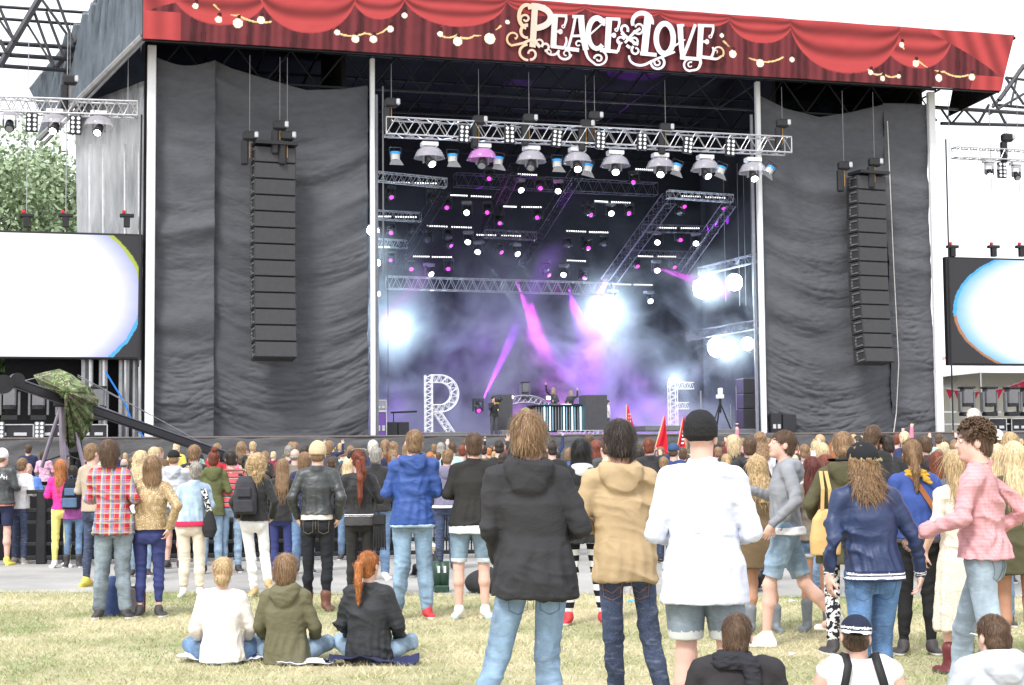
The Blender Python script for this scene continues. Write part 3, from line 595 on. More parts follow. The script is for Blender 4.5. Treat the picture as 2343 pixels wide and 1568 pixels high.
for i, (x0, y0, x1, y1) in enumerate(bars):
    v = 2.6 + (y0 - 380) / 280 * 7.4; a = sl_(x0, y0, v); e = sl_(x1, y1, v); F_ = Frame('light_batten', a, f'{ORD[rowi.setdefault(round((y0 - 380) / 45), []).append(1) or len(rowi[round((y0 - 380) / 45)]) - 1]} batten of white dots, counting from the inner post, in the {ROWN[round((y0 - 380) / 45)]} row', 'light batten', 'battens of small white dots'); d = e - a
    M = d.to_track_quat('X', 'Z').to_matrix(); MB().box(d / 2, (d.length, .08, .1), M).build('housing', M_fix, F_.root)
    q = MB(); n = 9
    for k in range(n): q.ball(d * ((k + .5) / n) + V((0, -.055, 0)), .030, 6, 4)
    tag(q.build('led_dots', M_dot, F_.root), kind='stuff')
# dazzling lamps and smoke
big = [(1608, 660, 3.0, .42, 'large dazzling lamp on the upper side truss'), (1680, 646, 2.4, .34, 'dazzling lamp of the upper side truss nearer the post'), (1640, 795, 3.0, .40, 'large dazzling lamp on the lower side truss'), (1710, 787, 2.4, .26, 'dazzling lamp of the lower side truss nearer the post'),
       (853, 527, 2.4, .22, 'dazzling lamp half behind the inner white post'), (861, 602, 3.4, .14, 'bright lamp low beside the inner white post'), (864, 673, 4.4, .09, 'small bright lamp lowest beside the inner white post'), (1380, 712, 10.2, .5, 'lamp glaring through the smoke at the back of the stage'), (906, 757, 7.5, .25, 'lamp glaring through the smoke behind the letter R'), (1537, 872, 10.0, .14, 'small lamp glowing through the smoke behind the letter E')]
def lamp(kind, name, loc, energy, col, size=.2, target=None, angle=20, blend=.5):
    l = bpy.data.lights.new(name, kind); l.energy = energy; l.color = col
    l.shadow_soft_size = size
    if kind == 'SPOT': l.spot_size = math.radians(angle); l.spot_blend = blend
    o = bpy.data.objects.new(name, l); C.objects.link(o); o.location = loc
    if target is not None: o.rotation_euler = (V(target) - V(loc)).to_track_quat('-Z', 'Y').to_euler()
    return o
for i, (x, y, v, r_, lab) in enumerate(big):
    c = sl_(x, y, v); F_ = Frame('flood_lamp', c, lab, 'stage lamp', 'dazzling white lamps in the smoke')
    MB().bbox((0, .16, 0), (r_ * 1.6, .24, r_ * 1.6)).build('case', M_fix, F_.root)
    q = MB(); q.tube((0, .03, 0), (0, -.02, 0), r_, 20); q.build('lens', emat('flood_lens', (.85, .96, 1), 40), F_.root)
    lamp('POINT', 'flood_light', st(c.x, c.y - .5, c.z), (150, 110, 140, 80, 80, 60, 20, 560, 330, 90)[i], (.58, .86, 1), .15)
BEAMS = [((1093, 940, 3.1), (1172, 770, 3.6), 'p', 9, 1300), ((1262, 650, 6), (1345, 745, 6), 'm', 11, 900), ((1180, 640, 8), (1240, 800, 8), 'm', 13, 800), ((1095, 580, 7.5), (1140, 640, 7), 'w', 9, 130), ((1178, 584, 7.5), (1215, 640, 7), 'w', 9, 160), ((1291, 632, 7), (1345, 675, 7), 'w', 12, 220),
         ((1592, 560, 6), (1690, 600, 5), 'w', 9, 160), ((1495, 612, 8), (1600, 645, 7), 'm', 13, 600), ((1553, 552, 6.5), (1660, 505, 6), 'p', 10, 250), ((945, 618, 8), (990, 580, 8), 'p', 9, 160), ((1027, 618, 8), (1045, 570, 8), 'p', 9, 160), ((1384, 640, 9), (1376, 670, 9), 'm', 30, 200), ((870, 735, 4), (905, 700, 4), 'm', 16, 160), ((1300, 660, 9), (1400, 960, 7), 'p', 24, 500), ((1215, 690, 9), (1225, 780, 9), 'm', 40, 250)]
BC = {'w': (.7, .9, 1), 'm': (.9, .06, .9), 'p': (.42, .03, 1)}
for (a, e, k, an, en) in BEAMS:
    A = sl_(*a); E_2 = sl_(*e); A = A + (E_2 - A).normalized() * (.35 if a[1] > 900 else -.05); lamp('SPOT', 'beam_light', st(*A), en * 16, BC[k], .05, st(*E_2), an, .35)
for x_, y_, v_, e_ in ((1310, 850, 9.0, 260), (1480, 930, 8.0, 200), (1120, 800, 9.5, 130), (950, 640, 9, 60), (900, 930, 5, 60)): lamp('POINT', 'added_purple_fill', st(*sl_(x_, y_, v_)), e_, (.40, .10, 1), .6)  # added lamps without fixtures, put in to tint the smoke purple
place_mover(1093, 942, 3.6, 'm', 'moving lamp on the deck throwing a purple beam upward', 'moving lamps on the deck')
def smoke():
    b = MB(); b.box(*sbox(7.2, 24.6, 2.15, 12.3, DECK + .02, 12.2)); m = bpy.data.materials.new('stage_smoke'); m.use_nodes = True; t = m.node_tree; t.nodes.clear()
    o_ = _n(t, 'ShaderNodeOutputMaterial'); pv = _n(t, 'ShaderNodeVolumePrincipled'); pv.inputs['Color'].default_value = (.9, .92, 1, 1); pv.inputs['Anisotropy'].default_value = .0
    tc = _n(t, 'ShaderNodeTexCoord'); n1 = _n(t, 'ShaderNodeTexNoise', Scale=.36, Detail=5.0, Roughness=.62, Distortion=.9); t.links.new(tc.outputs['Object'], n1.inputs['Vector'])
    mr = _n(t, 'ShaderNodeMapRange'); mr.inputs[1].default_value = .49; mr.inputs[2].default_value = .68; mr.inputs[3].default_value = .0008; mr.inputs[4].default_value = .20; t.links.new(n1.outputs[0], mr.inputs[0])
    sx = _n(t, 'ShaderNodeSeparateXYZ'); t.links.new(tc.outputs['Object'], sx.inputs[0]); m2 = _n(t, 'ShaderNodeMapRange'); m2.inputs[1].default_value = 10.5; m2.inputs[2].default_value = 6.5; m2.inputs[3].default_value = .05; m2.inputs[4].default_value = 1.0; t.links.new(sx.outputs[2], m2.inputs[0])
    m3 = _n(t, 'ShaderNodeMapRange'); m3.inputs[1].default_value = 3.9; m3.inputs[2].default_value = 2.5; m3.inputs[3].default_value = 0.; m3.inputs[4].default_value = .07; t.links.new(sx.outputs[2], m3.inputs[0]); a3 = _n(t, 'ShaderNodeMath', operation='ADD'); t.links.new(mr.outputs[0], a3.inputs[0]); t.links.new(m3.outputs[0], a3.inputs[1])
    mu = _n(t, 'ShaderNodeMath', operation='MULTIPLY'); t.links.new(a3.outputs[0], mu.inputs[0]); t.links.new(m2.outputs[0], mu.inputs[1]); den = mu.outputs[0]
    for (x_, y_, v_, rad_, s_) in ((1625, 660, 2.75, 1.5, .35), (1675, 795, 2.8, 1.5, .35), (1385, 718, 9.3, 2.6, .30), (905, 757, 7.0, 2.3, .28), (1537, 868, 9.4, 1.2, .3), (868, 560, 2.9, 1.1, .3), (1200, 720, 7.0, 1.6, .16), (1150, 860, 3.8, 1.3, .12)):
        c_ = sl_(x_, y_, v_); vm = _n(t, 'ShaderNodeVectorMath', operation='DISTANCE'); vm.inputs[1].default_value = tuple(c_); t.links.new(tc.outputs['Object'], vm.inputs[0]); q_ = _n(t, 'ShaderNodeMapRange', interpolation_type='SMOOTHERSTEP'); q_.inputs[1].default_value = rad_; q_.inputs[2].default_value = 0; q_.inputs[3].default_value = 0; q_.inputs[4].default_value = s_; t.links.new(vm.outputs['Value'], q_.inputs[0])
        nz_ = _n(t, 'ShaderNodeMath', operation='MULTIPLY'); t.links.new(q_.outputs[0], nz_.inputs[0]); t.links.new(n1.outputs[0], nz_.inputs[1]); ad_ = _n(t, 'ShaderNodeMath', operation='ADD'); t.links.new(den, ad_.inputs[0]); t.links.new(nz_.outputs[0], ad_.inputs[1]); den = ad_.outputs[0]
    t.links.new(den, pv.inputs['Density']); t.links.new(pv.outputs[0], o_.inputs['Volume'])
    o = b.build('stage_smoke', m); o.matrix_world = Matrix.Translation(st(0, 0, 0)) @ STAGE_ROT; tag(o, 'drifting stage smoke lit blue-white and purple', kind='stuff')
smoke()

# ------------------------------------------------------------------ line arrays
M_box = mat('speaker_black', (.040, .040, .043), .6, var=.1, bump=.3, bscale=90, bdist=.004); M_grill = mat('speaker_grille', (.055, .055, .06), .65, var=.08, bump=.4, bscale=160, bdist=.004); M_gap = mat('speaker_gap', (.01, .01, .01), .7, var=0)
def line_array(top, bot, n, wpx, label, yaw, curve):
    a = sl_(*top, -.9); e = sl_(*bot, -.9); F_ = Frame('line_array', a, label, 'loudspeaker', 'flown line arrays'); W_ = wpx / 61.; hgt = (a.z - e.z) / n
    R_ = Matrix.Rotation(yaw, 3, 'Z'); prev = V((0, 0, 0)); ang = 0
    MB().box(V((0, .25, .12)), (W_ * 1.02, .9, .12), R_).build('flying_frame', M_fix, F_.root)
    ball_me = None
    for k in range(n):
        ang = math.radians(-1.0 + curve * (k / (n - 1)) ** 2.2); T = R_ @ Matrix.Rotation(-ang, 3, 'X'); d = T @ V((0, 0, -hgt)); c = prev + d / 2 ; prev = prev + d
        c = c + T @ V((0, .4, 0))
        o = MB().bbox(c, (W_, .80, hgt * .955), T, .02).build('speaker_box', M_box, F_.root)
        MB().box(c + T @ V((0, -.408, 0)), (W_ * .96, .02, hgt * .86), T).build('grille', M_grill, o)
        s_ = MB()
        for s2 in (-1, 1):
            for zz in (-.3, .3): s_.box(c + T @ V((s2 * (W_ / 2 + .012), -.1, zz * hgt)), (.03, .45, .05), T); s_.box(c + T @ V((s2 * (W_ / 2 + .012), .12, zz * hgt * .4)), (.03, .07, .10), T)
        tag(s_.build('side_rigging', M_fixg, o), kind='stuff')
line_array((630, 336), (618, 820), 13, 92, 'tall flown column of black speaker boxes before the wider curtain', math.radians(5), 9)
line_array((1994, 402), (1982, 830), 13, 84, 'tall flown column of black speaker boxes near the curtain seam, farther along the stage', math.radians(7), 9)
def hoist(px, py, v, label, top=16, chain=True, bag=True):
    c = sl_(px, py, v); F_ = Frame('chain_hoist', c, label, 'hoist', 'chain hoists'); r = F_.root; r.scale = (1.45,) * 3; top = c.z + (top - c.z) / 1.45
    MB().bbox((0, 0, 0), (.34, .22, .24), None, .05).build('motor', M_fix, r); MB().bbox((.16, -.06, .02), (.1, .16, .16), None, .03).build('cover', mat('silver_cover', (.5, .5, .52), .3, .6), r)
    if bag: MB().bbox((-.12, 0, -.42), (.18, .16, .62), None, .04).build('chain_bag', M_fix, r)
    if chain:
        b = MB(); b.tube((0, 0, .1), (0, 0, top - c.z), .009, 5); b.build('chain', M_fixg, r)
        b = MB(); b.tube((0, 0, -.1), (0, 0, -.55), .012, 5); b.build('hook_chain', mat('orange_shackle', (.6, .3, .04), .5), r)
for i, (x, y, lab) in enumerate([(571, 312, 'chain hoist with long bag beside the nearer line array'), (640, 288, 'chain hoist holding the nearer line array'), (657, 312, 'dark chain hoist behind the nearer line array'), (895, 236, 'chain hoist at the first end of the front truss'), (1360, 266, 'dark double hoist over the middle of the front truss'), (1340, 285, 'small hoist beside the dark double hoist'), (1210, 272, 'small silver hoist above the third dome'),
        (1095, 276, 'hoist above the second dome'), (1522, 293, 'thin silver hoist above the sixth dome'), (1789, 283, 'chain hoist at the far end of the front truss'), (1930, 380, 'chain hoist with bag beside the farther line array'), (2000, 372, 'chain hoist holding the farther line array'), (160, 184, 'chain hoist hanging over the silver wing truss'), (2303, 316, 'chain hoist hanging over the truss above the second screen')]):
    hoist(x, y, -.9 if x not in (160, 2303) else -.3, lab, top=15.9 if x not in (160, 2303) else 16.8)
for i, (x, y0, y1) in enumerate([(572, 160, 300), (640, 150, 280), (1105, 190, 270)][:0]): pass
# long vertical cables in front of the opening
for i, (x, y0, y1, v) in enumerate([(877, 200, 640, -.5), (1692, 470, 700, 3), (1706, 470, 700, 3), (1722, 480, 700, 3), (1660, 480, 690, 5), (888, 600, 930, 1.2)]):
    c = sl_(x, y1, v); F_ = Frame('cable', c, ['black cable hanging from the front truss beside the inner post', 'first of three wires hanging by the inner wing', 'second of three wires hanging by the inner wing', 'third of three wires hanging by the inner wing', 'single wire hanging left of the three by the inner wing', 'thin wire dropping into the smoke beside the inner post'][i], 'cable'); MB().tube((0, 0, 0), (0, 0, 7.2 if i == 0 else 6), .03 if i == 0 else .015, 5).build('strand', M_fixg, F_.root)

# ------------------------------------------------------------------ LED screens
def screen(name, px0, px1, py0, py1, v, label, left):
    (u0, z1), (u1, z0) = sp(px0, py0, v), sp(px1, py1, v); F_ = Frame('led_screen', (u0, v, z0), label, 'screen', 'LED screens'); W_ = u1 - u0; H_ = z1 - z0
    MB().bbox((W_ / 2, .16, H_ / 2), (W_ + .1, .28, H_ + .1), None, .03).build('cabinet', M_fix, F_.root)
    nx, nz = 300, 170; X, Z = np.meshgrid(np.linspace(0, 1, nx), np.linspace(0, 1, nz), indexing='ij')
    if left: cx, rx, rz = .42, .60, .80
    else: cx, rx, rz = .62, .60, .64
    d = ((X - cx) / rx) ** 2 + ((Z - .5) / rz) ** 2; d = d + .012 * snoise(np.stack([X * 30, Z * 18], -1), 3, 2)
    q = (np.clip((d - .62) / .38, 0, 1) ** .75)[..., None]; c = (1 - q) * np.array([1.15, 1.15, 1.2]) + q * (np.array([.42, .46, .85]) if left else np.array([.15, .55, 1.0]))
    edge = ((d > .945) & (d < 1.0))[..., None]; hue = np.where((Z < .45)[..., None], np.array([.55, .25, .12]) if not left else np.array([.1, .5, .9]), np.array([.5, .6, .08]) if left else np.array([.1, .5, 1.])); c = np.where(edge, hue, c)
    c = np.where((d >= 1.0)[..., None], np.array([.045, .043, .05]), c)
    me = npmesh('display', np.stack([X.ravel() * (W_ - .06) + .03, X.ravel() * 0, Z.ravel() * (H_ - .06) + .03], 1), grid_faces(nx, nz), attr_mat('screen_glow', .4, emit=.48), col=c.reshape(-1, 3)); o = obj('display', me, F_.root); o.location = (0, -.005, 0)
    return F_, W_, H_
SL, WL, HL = screen('a', -250, 321, 523, 820, .2, 'video screen left of the stage showing a white blown-out oval', True)
SR, WR, HR = screen('b', 2166, 2600, 590, 836, .2, 'video screen right of the stage with a cyan rim round a white oval', False)
for F_, W_, H_, ss, nm in ((SL, WL, HL, ((60, 523), (150, 523), (290, 523)), 'first'), (SR, WR, HR, ((2182, 590), (2276, 590), (2340, 590)), 'second')):
    for k, (x, y) in enumerate(ss):
        u, z = sp(x, y, .2); r = empty('screen_bracket', st(u, .3, z + .05), ANG); tag(r, f'black hanging bracket with red tag on top of the {nm} screen, {("outer", "middle", "inner")[k if nm == "first" else 2 - k]} one', 'bracket', 'screen brackets')
        MB().bbox((0, 0, .2), (.22, .2, .4)).build('post', M_fix, r); MB().bbox((0, 0, .42), (.5, .24, .12)).build('cross_head', M_fix, r); MB().bbox((-.1, 0, .55), (.12, .1, .12)).build('tag', mat('red_tag', (.5, .03, .03), .6), r); MB().tube((0, 0, .5), (0, 0, 7), .015, 5).build('wire', M_alud, r)

# ------------------------------------------------------------------ left wing: space-frame, silver sheeting
def polyline_frame(name, segs, label, m, r):
    a = sl_(*segs[0][:3]); F_ = Frame(name, a, label, 'roof truss', 'wing roof trusses')
    for s_ in segs:
        p, q = sl_(*s_[:3]), sl_(*s_[3:6]); MB().tube(F_.L(p), F_.L(q), s_[6] if len(s_) > 6 else r, 6).build('bar', m, F_.root)
M_wing = mat('wing_steel', (.075, .075, .085), .5, .5, var=.15)
polyline_frame('wing_truss', [(-20, 158, 1, 190, 184, 3, .05), (-20, 72, 1, 130, 172 - 83 + 88, 3, .04)][:0] + [
    (-30, 22, 1, 208, 45, 3, .06), (-30, 67, 1, 190, 92, 3, .06), (-30, 158, 1, 325, 194, 3, .085), (-30, 205, 1, 283, 238, 3, .085), (-30, 248, 1, 262, 280, 3, .08)][:0] + [
    (-30, 14, 1, 206, 30, 3, .06), (-30, 41, 1, 184, 57, 3, .06), (-30, 97, 1, 310, 118, 3, .085), (-30, 123, 1, 278, 144, 3, .085), (-30, 149, 1, 256, 169, 3, .08),
    (92, -6, 1, 0, 150, 1, .13), (96, 0, 2, 168, 100, 2, .055), (225, -6, 2.2, 170, 102, 2.2, .11), (168, 108, 2.2, 128, 156, 2.2, .09), (130, -4, 1.4, 168, 100, 1.4, .06), (78, 28, 1.2, 124, 154, 1.2, .06), (106, 28, 1.5, 146, 132, 1.5, .06), (62, 55, 1.1, 122, 152, 1.1, .045), (0, 20, .8, 32, 94, .8, .06), (0, 48, 1, 30, 92, 1, .045), (0, 92, .8, 14, 122, .8, .07)],
    'dark steel space-frame roof of the left stage wing', M_wing, .07)
polyline_frame('wing_truss', [(2135, 246, 2, 2380, 262, 2, .09), (2152, 283, 2, 2380, 288, 2, .08), (2270, 240, 2.5, 2380, 250, 2.5, .07), (2150, 246, 2, 2175, 282, 2, .05), (2205, 250, 2, 2178, 282, 2, .05), (2205, 250, 2, 2235, 282, 2, .05), (2262, 240, 2, 2238, 282, 2, .06), (2262, 210, 2, 2300, 284, 2, .06), (2342, 150, 2, 2285, 230, 2, .1), (2300, 178, 2, 2342, 240, 2, .06), (2300, 178, 2, 2380, 188, 2, .06), (2330, 160, 2, 2312, 240, 2, .05), (2262, 262, 2, 2342, 215, 2, .06), (2345, 150, 2, 2270, 246, 2.4, .08)],
    'dark steel space-frame of the right stage wing against the sky', M_wing, .07)
M_silver = mat('silver_tarp', (.42, .43, .45), .38, .35, var=.25, scale=1.2, bump=.6, bscale=2.2, stretch=(3, 3, .5), bdist=.12)
M_slate = mat('slate_tarp', (.11, .13, .155), .36, .2, var=.3, scale=1.5, bump=.5, bscale=2.5, stretch=(3, 3, .6), bdist=.1)
def tarp(name, quad, m, parent, nx=60, ny=60, amp=.12, fr=9, seed=1):
    A, B, Cc, D = [V(q) for q in quad]; vs = []     # A-B top edge, D-C bottom edge
    nrm = (B - A).cross(D - A).normalized()
    for i in range(nx):
        s_ = i / (nx - 1)
        for j in range(ny):
            t_ = j / (ny - 1); p = A.lerp(B, s_).lerp(D.lerp(Cc, s_), t_); vs.append(p + nrm * (amp * math.sin(s_ * fr * 3.1 + 1.5 * math.sin(s_ * 7 + seed) + t_ * .8) * (.5 + .5 * math.sin(t_ * 2 + seed))))
    o = obj(name, npmesh(name, [tuple(v) for v in vs], grid_faces(nx, ny), m), parent); q = o.modifiers.new('thick', 'SOLIDIFY'); q.thickness = .02; return o
WG = Frame('wing_sheeting', (-6, 3, DECK), 'silver and slate tarpaulin walls closing the left stage wing', 'tarpaulin')
def wl(px, py, v): return WG.L(sl_(px, py, v))
tarp('slate_sheet', [wl(150, 96, 3.2), wl(328, -120, -1.2), wl(326, 86, -1.3), wl(78, 330, 3.4)], M_slate, WG.root, 160, 30, .20, 20, 2)
tarp('slate_sheet', [wl(66, 202, 3.6), wl(152, 98, 3.3), wl(168, 262, 3.3), wl(92, 255, 3.6)], M_slate, WG.root, 40, 20, .06, 6, 3)
MB().path([wl(325, 84, -1.35), wl(90, 318, 3.0)], .11, 6).build('edge_tube', M_alud, WG.root); MB().path([wl(330, 92, -1.2), wl(100, 330, 3.1)], .06, 6).build('edge_tube', M_alud, WG.root)
tarp('navy_sheet', [wl(180, 225, 3.4), wl(332, 88, 1.), wl(334, 330, 1.), wl(190, 520, 3.4)], mat('navy_tarp', (.05, .06, .09), .5, .1, var=.3, scale=1.5), WG.root, 40, 20, .04, 5, 5)
tarp('silver_sheet', [wl(172, 245, 2.7), wl(333, 185, .8), wl(333, 1004, .8), wl(186, 1004, 2.7)], M_silver, WG.root, 110, 60, .15, 11, 4)
for x in (236, 286, 318, 205): MB().tube(wl(x, 330, .6), wl(x + 2, 1003, .6), .055, 6).build('mast', M_alu, WG.root)
for i, (x0, x1) in enumerate(((186, 214), (226, 247), (271, 297), (303, 322))):
    a = sl_((x0 + x1) / 2, 820, .9); F_ = Frame('tower_mast', (a.x, .9, DECK), ['outermost', 'second', 'third', 'innermost'][i] + ' grey tower mast standing below the first screen', 'mast', 'tower masts'); MB().bbox((0, 0, 1.6), ((x1 - x0) / 68., .3, 3.2)).build('profile', M_alud, F_.root); MB().bbox((0, -.17, 1.6), ((x1 - x0) / 190., .04, 3.2)).build('groove', M_fixg, F_.root)
b = MB(); F_ = Frame('black_backing', (-2.5, 1.3, DECK), 'black backing sheet hung behind the tower masts', 'curtain'); MB().box((0, 0, 2), (5, .05, 4)).build('sheet', M_drape, F_.root)
strutt('wing_light_truss', sl_(-40, 240, -.3), sl_(314, 282 - 30, -.3), .5, 'silver lighting truss of the left wing over the first screen', r=.035)
strutt('wing_light_truss', sl_(2182, 350, -.3), sl_(2400, 360, -.3), .42, 'silver lighting truss over the second screen', r=.03)
# blue ratchet strap and side cables
F_ = Frame('ratchet_strap', sl_(242, 852, -.2), 'bright blue ratchet strap slanting below the first screen', 'strap'); MB().path([(0, 0, 0), F_.L(sl_(287, 925, -.2)), F_.L(sl_(302, 965, -.2)), F_.L(sl_(330, 1003, -.2))], .035, 6).build('webbing', mat('blue_webbing', (.02, .2, .65), .6), F_.root)
# wing decks: flight cases with lamps
def big_mover(px, py, v, label, sc=1.):
    u, z = sp(px, py, v); r = empty('large_moving_lamp', st(u, v, z), ANG); r.scale = (sc,) * 3; tag(r, label, 'stage lamp', 'large moving lamps on flight cases')
    MB().bbox((0, 0, .1), (.62, .45, .2)).build('base', M_fix, r)
    for s_ in (-.36, .36): MB().bbox((s_, 0, .68), (.1, .25, .95)).build('yoke_arm', M_fixg, r)
    MB().bbox((0, 0, .95), (.50, .5, .78), None, .06).build('lamp_head', M_fixg, r); MB().bbox((0, -.02, 1.36), (.66, .54, .1), None, .02).build('top_cap', M_fix, r); MB().tube((0, 0, .45), (0, 0, .58), .3, 12).build('lens_ring', M_fix, r)
M_caseb = mat('flightcase_black', (.03, .03, .035), .45, var=.1); M_dish = mat('silver_dish', (.6, .6, .62), .3, .4, var=.05)
def flightcase(px0, px1, py0, py1, v, label, col=None, dishes=True, group='flight cases on the stage wings', rim=True):
    (u0, z1), (u1, z0) = sp(px0, py0, v), sp(px1, py1, v); z0 = max(z0, DECK); r = empty('flight_case', st((u0 + u1) / 2, v, z0), ANG); tag(r, label, 'flight case', group); W_ = u1 - u0; H_ = z1 - z0
    MB().bbox((0, .3, H_ / 2), (W_, .6, H_)).build('case_body', col or M_caseb, r)
    if rim:
        e = MB(); 
        for s_ in (-1, 1): MB().box((s_ * W_ / 2, -.005, H_ / 2), (.035, .03, H_)).build('edge_profile', M_alu, r)
        for z_ in (0.02, H_): MB().box((0, -.008, z_), (W_, .03, .035)).build('edge_profile', M_alu, r)
    if dishes:
        for s_ in (-.22, .22): MB().bbox((s_ * W_, -.01, H_ * .35), (W_ * .28, .03, H_ * .22), None, .01).build('handle', M_dish, r)
    return r
for i, (x0, x1) in enumerate([(-30, 76), (82, 168), (176, 245)]): flightcase(x0, x1, 972, 1006, -.1, ['black flight case at the edge of the left wing deck', 'black flight case under the camera crane', 'black flight case beside the tower masts'][i])
for i, x in enumerate((80 + 6, 168 + 6, -6)):
    u, z = sp(x + 4, 988, -.25); r = empty('lamp_panel', st(u, -.25, DECK + .05), ANG); tag(r, ['upright panel of eight round lamps after the first flight case', 'upright panel of eight round lamps under the crane', 'panel of round lamps cut by the picture edge'][i], 'blinder', 'lamp panels on the left wing deck')
    MB().bbox((0, .05, .28), (.34, .08, .56)).build('case', M_fixg, r)
    for a in range(4):
        for s_ in (-.08, .08): MB().tube((s_, 0, .07 + a * .14), (s_, -.03, .07 + a * .14), .058, 10).build('lamp', mat('par_lens', (.75, .76, .78), .2, .3, var=0), r)
for i, (x, y) in enumerate([(22, 962), (88, 962), (225, 962), (150, 962)]): big_mover(x, y, -.1, ['large dark moving lamp on the outermost flight case', 'large dark moving lamp left of the camouflage sheet', 'large dark moving lamp behind the camouflage sheet on its right', 'large dark moving lamp hidden behind the crane pivot'][i], .85)
for i, (x0, x1) in enumerate([(2262, 2302), (2313, 2352)]): flightcase(x0, x1, 958, 988, .3, ['black flight case on the right wing deck behind the curly-haired man', 'black flight case on the right wing deck at the picture edge'][i])
for i, x in enumerate((2212, 2264, 2315, 2350)): big_mover(x, 952, .3, ['first', 'second', 'third', 'last'][i] + ' large moving lamp from the stage on the right wing deck', .86)
MB_ = MB(); F_ = Frame('wing_rail', sl_(2160, 943, .4), 'pale rail behind the large lamps of the right wing', 'rail'); MB().box((2.5, 0, 0), (6, .05, .06)).build('bar', M_alu, F_.root); MB().box((2.5, 0, -.5), (6, .05, .05)).build('bar', M_alu, F_.root)
for i, (x, lab) in enumerate(((2180, 'thin black cable hanging across the second screen'), (316, 'black cable hanging across the first screen'))):
    y1 = 985 if i == 0 else 840; c = sl_(x, y1, -.3); F_ = Frame('cable', c, lab, 'cable'); MB().tube((0, 0, 0), (.05, 0, 12 if i == 0 else 9), .035, 5).build('strand', M_fix, F_.root)

# ------------------------------------------------------------------ on the deck
M_let = mat('bright_truss_tube', (.85, .85, .88), .4, .1, var=.05)
def letter(px0, px1, py0, py1, v, shape, label):
    (u0, z1), (u1, z0) = sp(px0, py0, v), sp(px1, py1, v); W_ = u1 - u0; H_ = z1 - max(z0, DECK); z0 = max(z0, DECK); r = empty('truss_letter', st(u0, v, z0), ANG); tag(r, label, 'truss letter', 'big letters made of truss')
    ch = MB(); la = MB()
    def seg(pts, wd, dp=.24, closed=False):
        n = len(pts); P = [V((p[0], 0, p[1])) for p in pts]; N = []
        for i in range(n):
            t_ = (P[min(i + 1, n - 1)] - P[max(i - 1, 0)]).normalized(); N.append(V((-t_.z, 0, t_.x)) * wd / 2)
        for s_ in (-1, 1):
            for y_ in (0, dp):
                q = MB(); q.path([P[i] + N[i] * s_ + V((0, y_, 0)) for i in range(n)], .020, 6); q.build('chord', M_let, r)
        L_ = [0]
        for i in range(1, n): L_.append(L_[-1] + (P[i] - P[i - 1]).length)
        k = max(2, int(L_[-1] / (wd * .8)))
        def pt(d_, s_, y_):
            i = max(j for j in range(n) if L_[j] <= d_ + 1e-6); i = min(i, n - 2); f_ = (d_ - L_[i]) / max(1e-6, L_[i + 1] - L_[i]); return P[i].lerp(P[i + 1], f_) + N[i].lerp(N[i + 1], f_) * s_ + V((0, y_, 0))
        for j in range(k):
            a, m_, e_ = L_[-1] * j / k, L_[-1] * (j + .5) / k, L_[-1] * (j + 1) / k
            for y_ in (0, dp): la.tube(pt(a, -1, y_), pt(m_, 1, y_), .011, 4, cap=False); la.tube(pt(m_, 1, y_), pt(e_, -1, y_), .011, 4, cap=False)
            for s_ in (-1, 1): la.tube(pt(a, s_, 0), pt(m_, s_, dp), .010, 4, cap=False)
    if shape == 'R':
        seg([(.14, 0), (.14, H_)], .26)
        bow = [(.2, H_ - .14), (W_ * .45, H_ - .14)] + [(W_ * .45 + (W_ * .55 - .14) * math.sin(a), H_ * .70 + (H_ * .30 - .14) * math.cos(a)) for a in np.linspace(.1, 3.04, 14)] + [(W_ * .45, H_ * .40 + .14), (.3, H_ * .40 + .14)]
        seg(bow, .28); seg([(W_ * .36, H_ * .40), (W_ * .85, 0)], .24)
    else:
        seg([(.18, 0), (.18, H_)], .32); seg([(.36, H_ - .13), (W_, H_ - .13)], .26); seg([(.36, H_ * .46), (W_ * .78, H_ * .46)], .26)
    tag(la.build('lattice', M_let, r), kind='stuff')
letter(973, 1050, 858, 1001, 1.0, 'R', 'big letter R built of aluminium truss')
letter(1531, 1589, 875, 974, 1.8, 'F', 'big letter of aluminium truss with two arms, like an F')
def dbox(name, px0, px1, py0, py1, v, dep, m, label, cat, parts=(), bevel=.02):
    (u0, z1), (u1, z0) = sp(px0, py0, v), sp(px1, py1, v); z0 = max(z0, DECK); r = empty(name, st((u0 + u1) / 2, v, z0), ANG); tag(r, label, cat); W_ = u1 - u0; H_ = z1 - z0; MB().bbox((0, dep / 2, H_ / 2), (W_, dep, H_), None, bevel).build('body', m, r); return r, W_, H_
r, W_, H_ = dbox('dj_booth', 1222, 1362, 930, 988, 2.0, 1.0, M_caseb, 'black DJ booth with upright poles and glowing strips', 'dj booth')
M_tube = mat('booth_pole', (.35, .35, .38), .35, .7); M_glow = emat('led_strip', (.25, .75, 1), 3.)
for k in range(22):
    x = -W_ / 2 + (k + .5) * W_ / 22; g = k in (3, 5, 10, 13, 16, 17); MB().tube((x, -.05, .05), (x, -.05, H_ - .02), .022, 6).build('light_strip' if g else 'pole', M_glow if g else M_tube, r)
MB().bbox((0, .4, H_ + .03), (W_ + .1, 1.1, .06)).build('table_top', M_fix, r)
for i, (x, w_) in enumerate(((-.35, .55), (.25, .4), (.75, .3))):
    q = dbox('mixer', 1262 + i * 26, 1262 + i * 26 + 20, 924, 929, 2.2, .4, (M_fixg, M_white, M_fix)[i], ['grey turntable deck on the booth', 'white turntable deck on the booth', 'small black mixer on the booth'][i], 'dj equipment')
dbox('side_monitor', 1137, 1173, 903, 985, 1.5, .8, mat('monitor_grey', (.07, .07, .078), .6), 'tall dark monitor speaker beside the cameraman', 'loudspeaker')
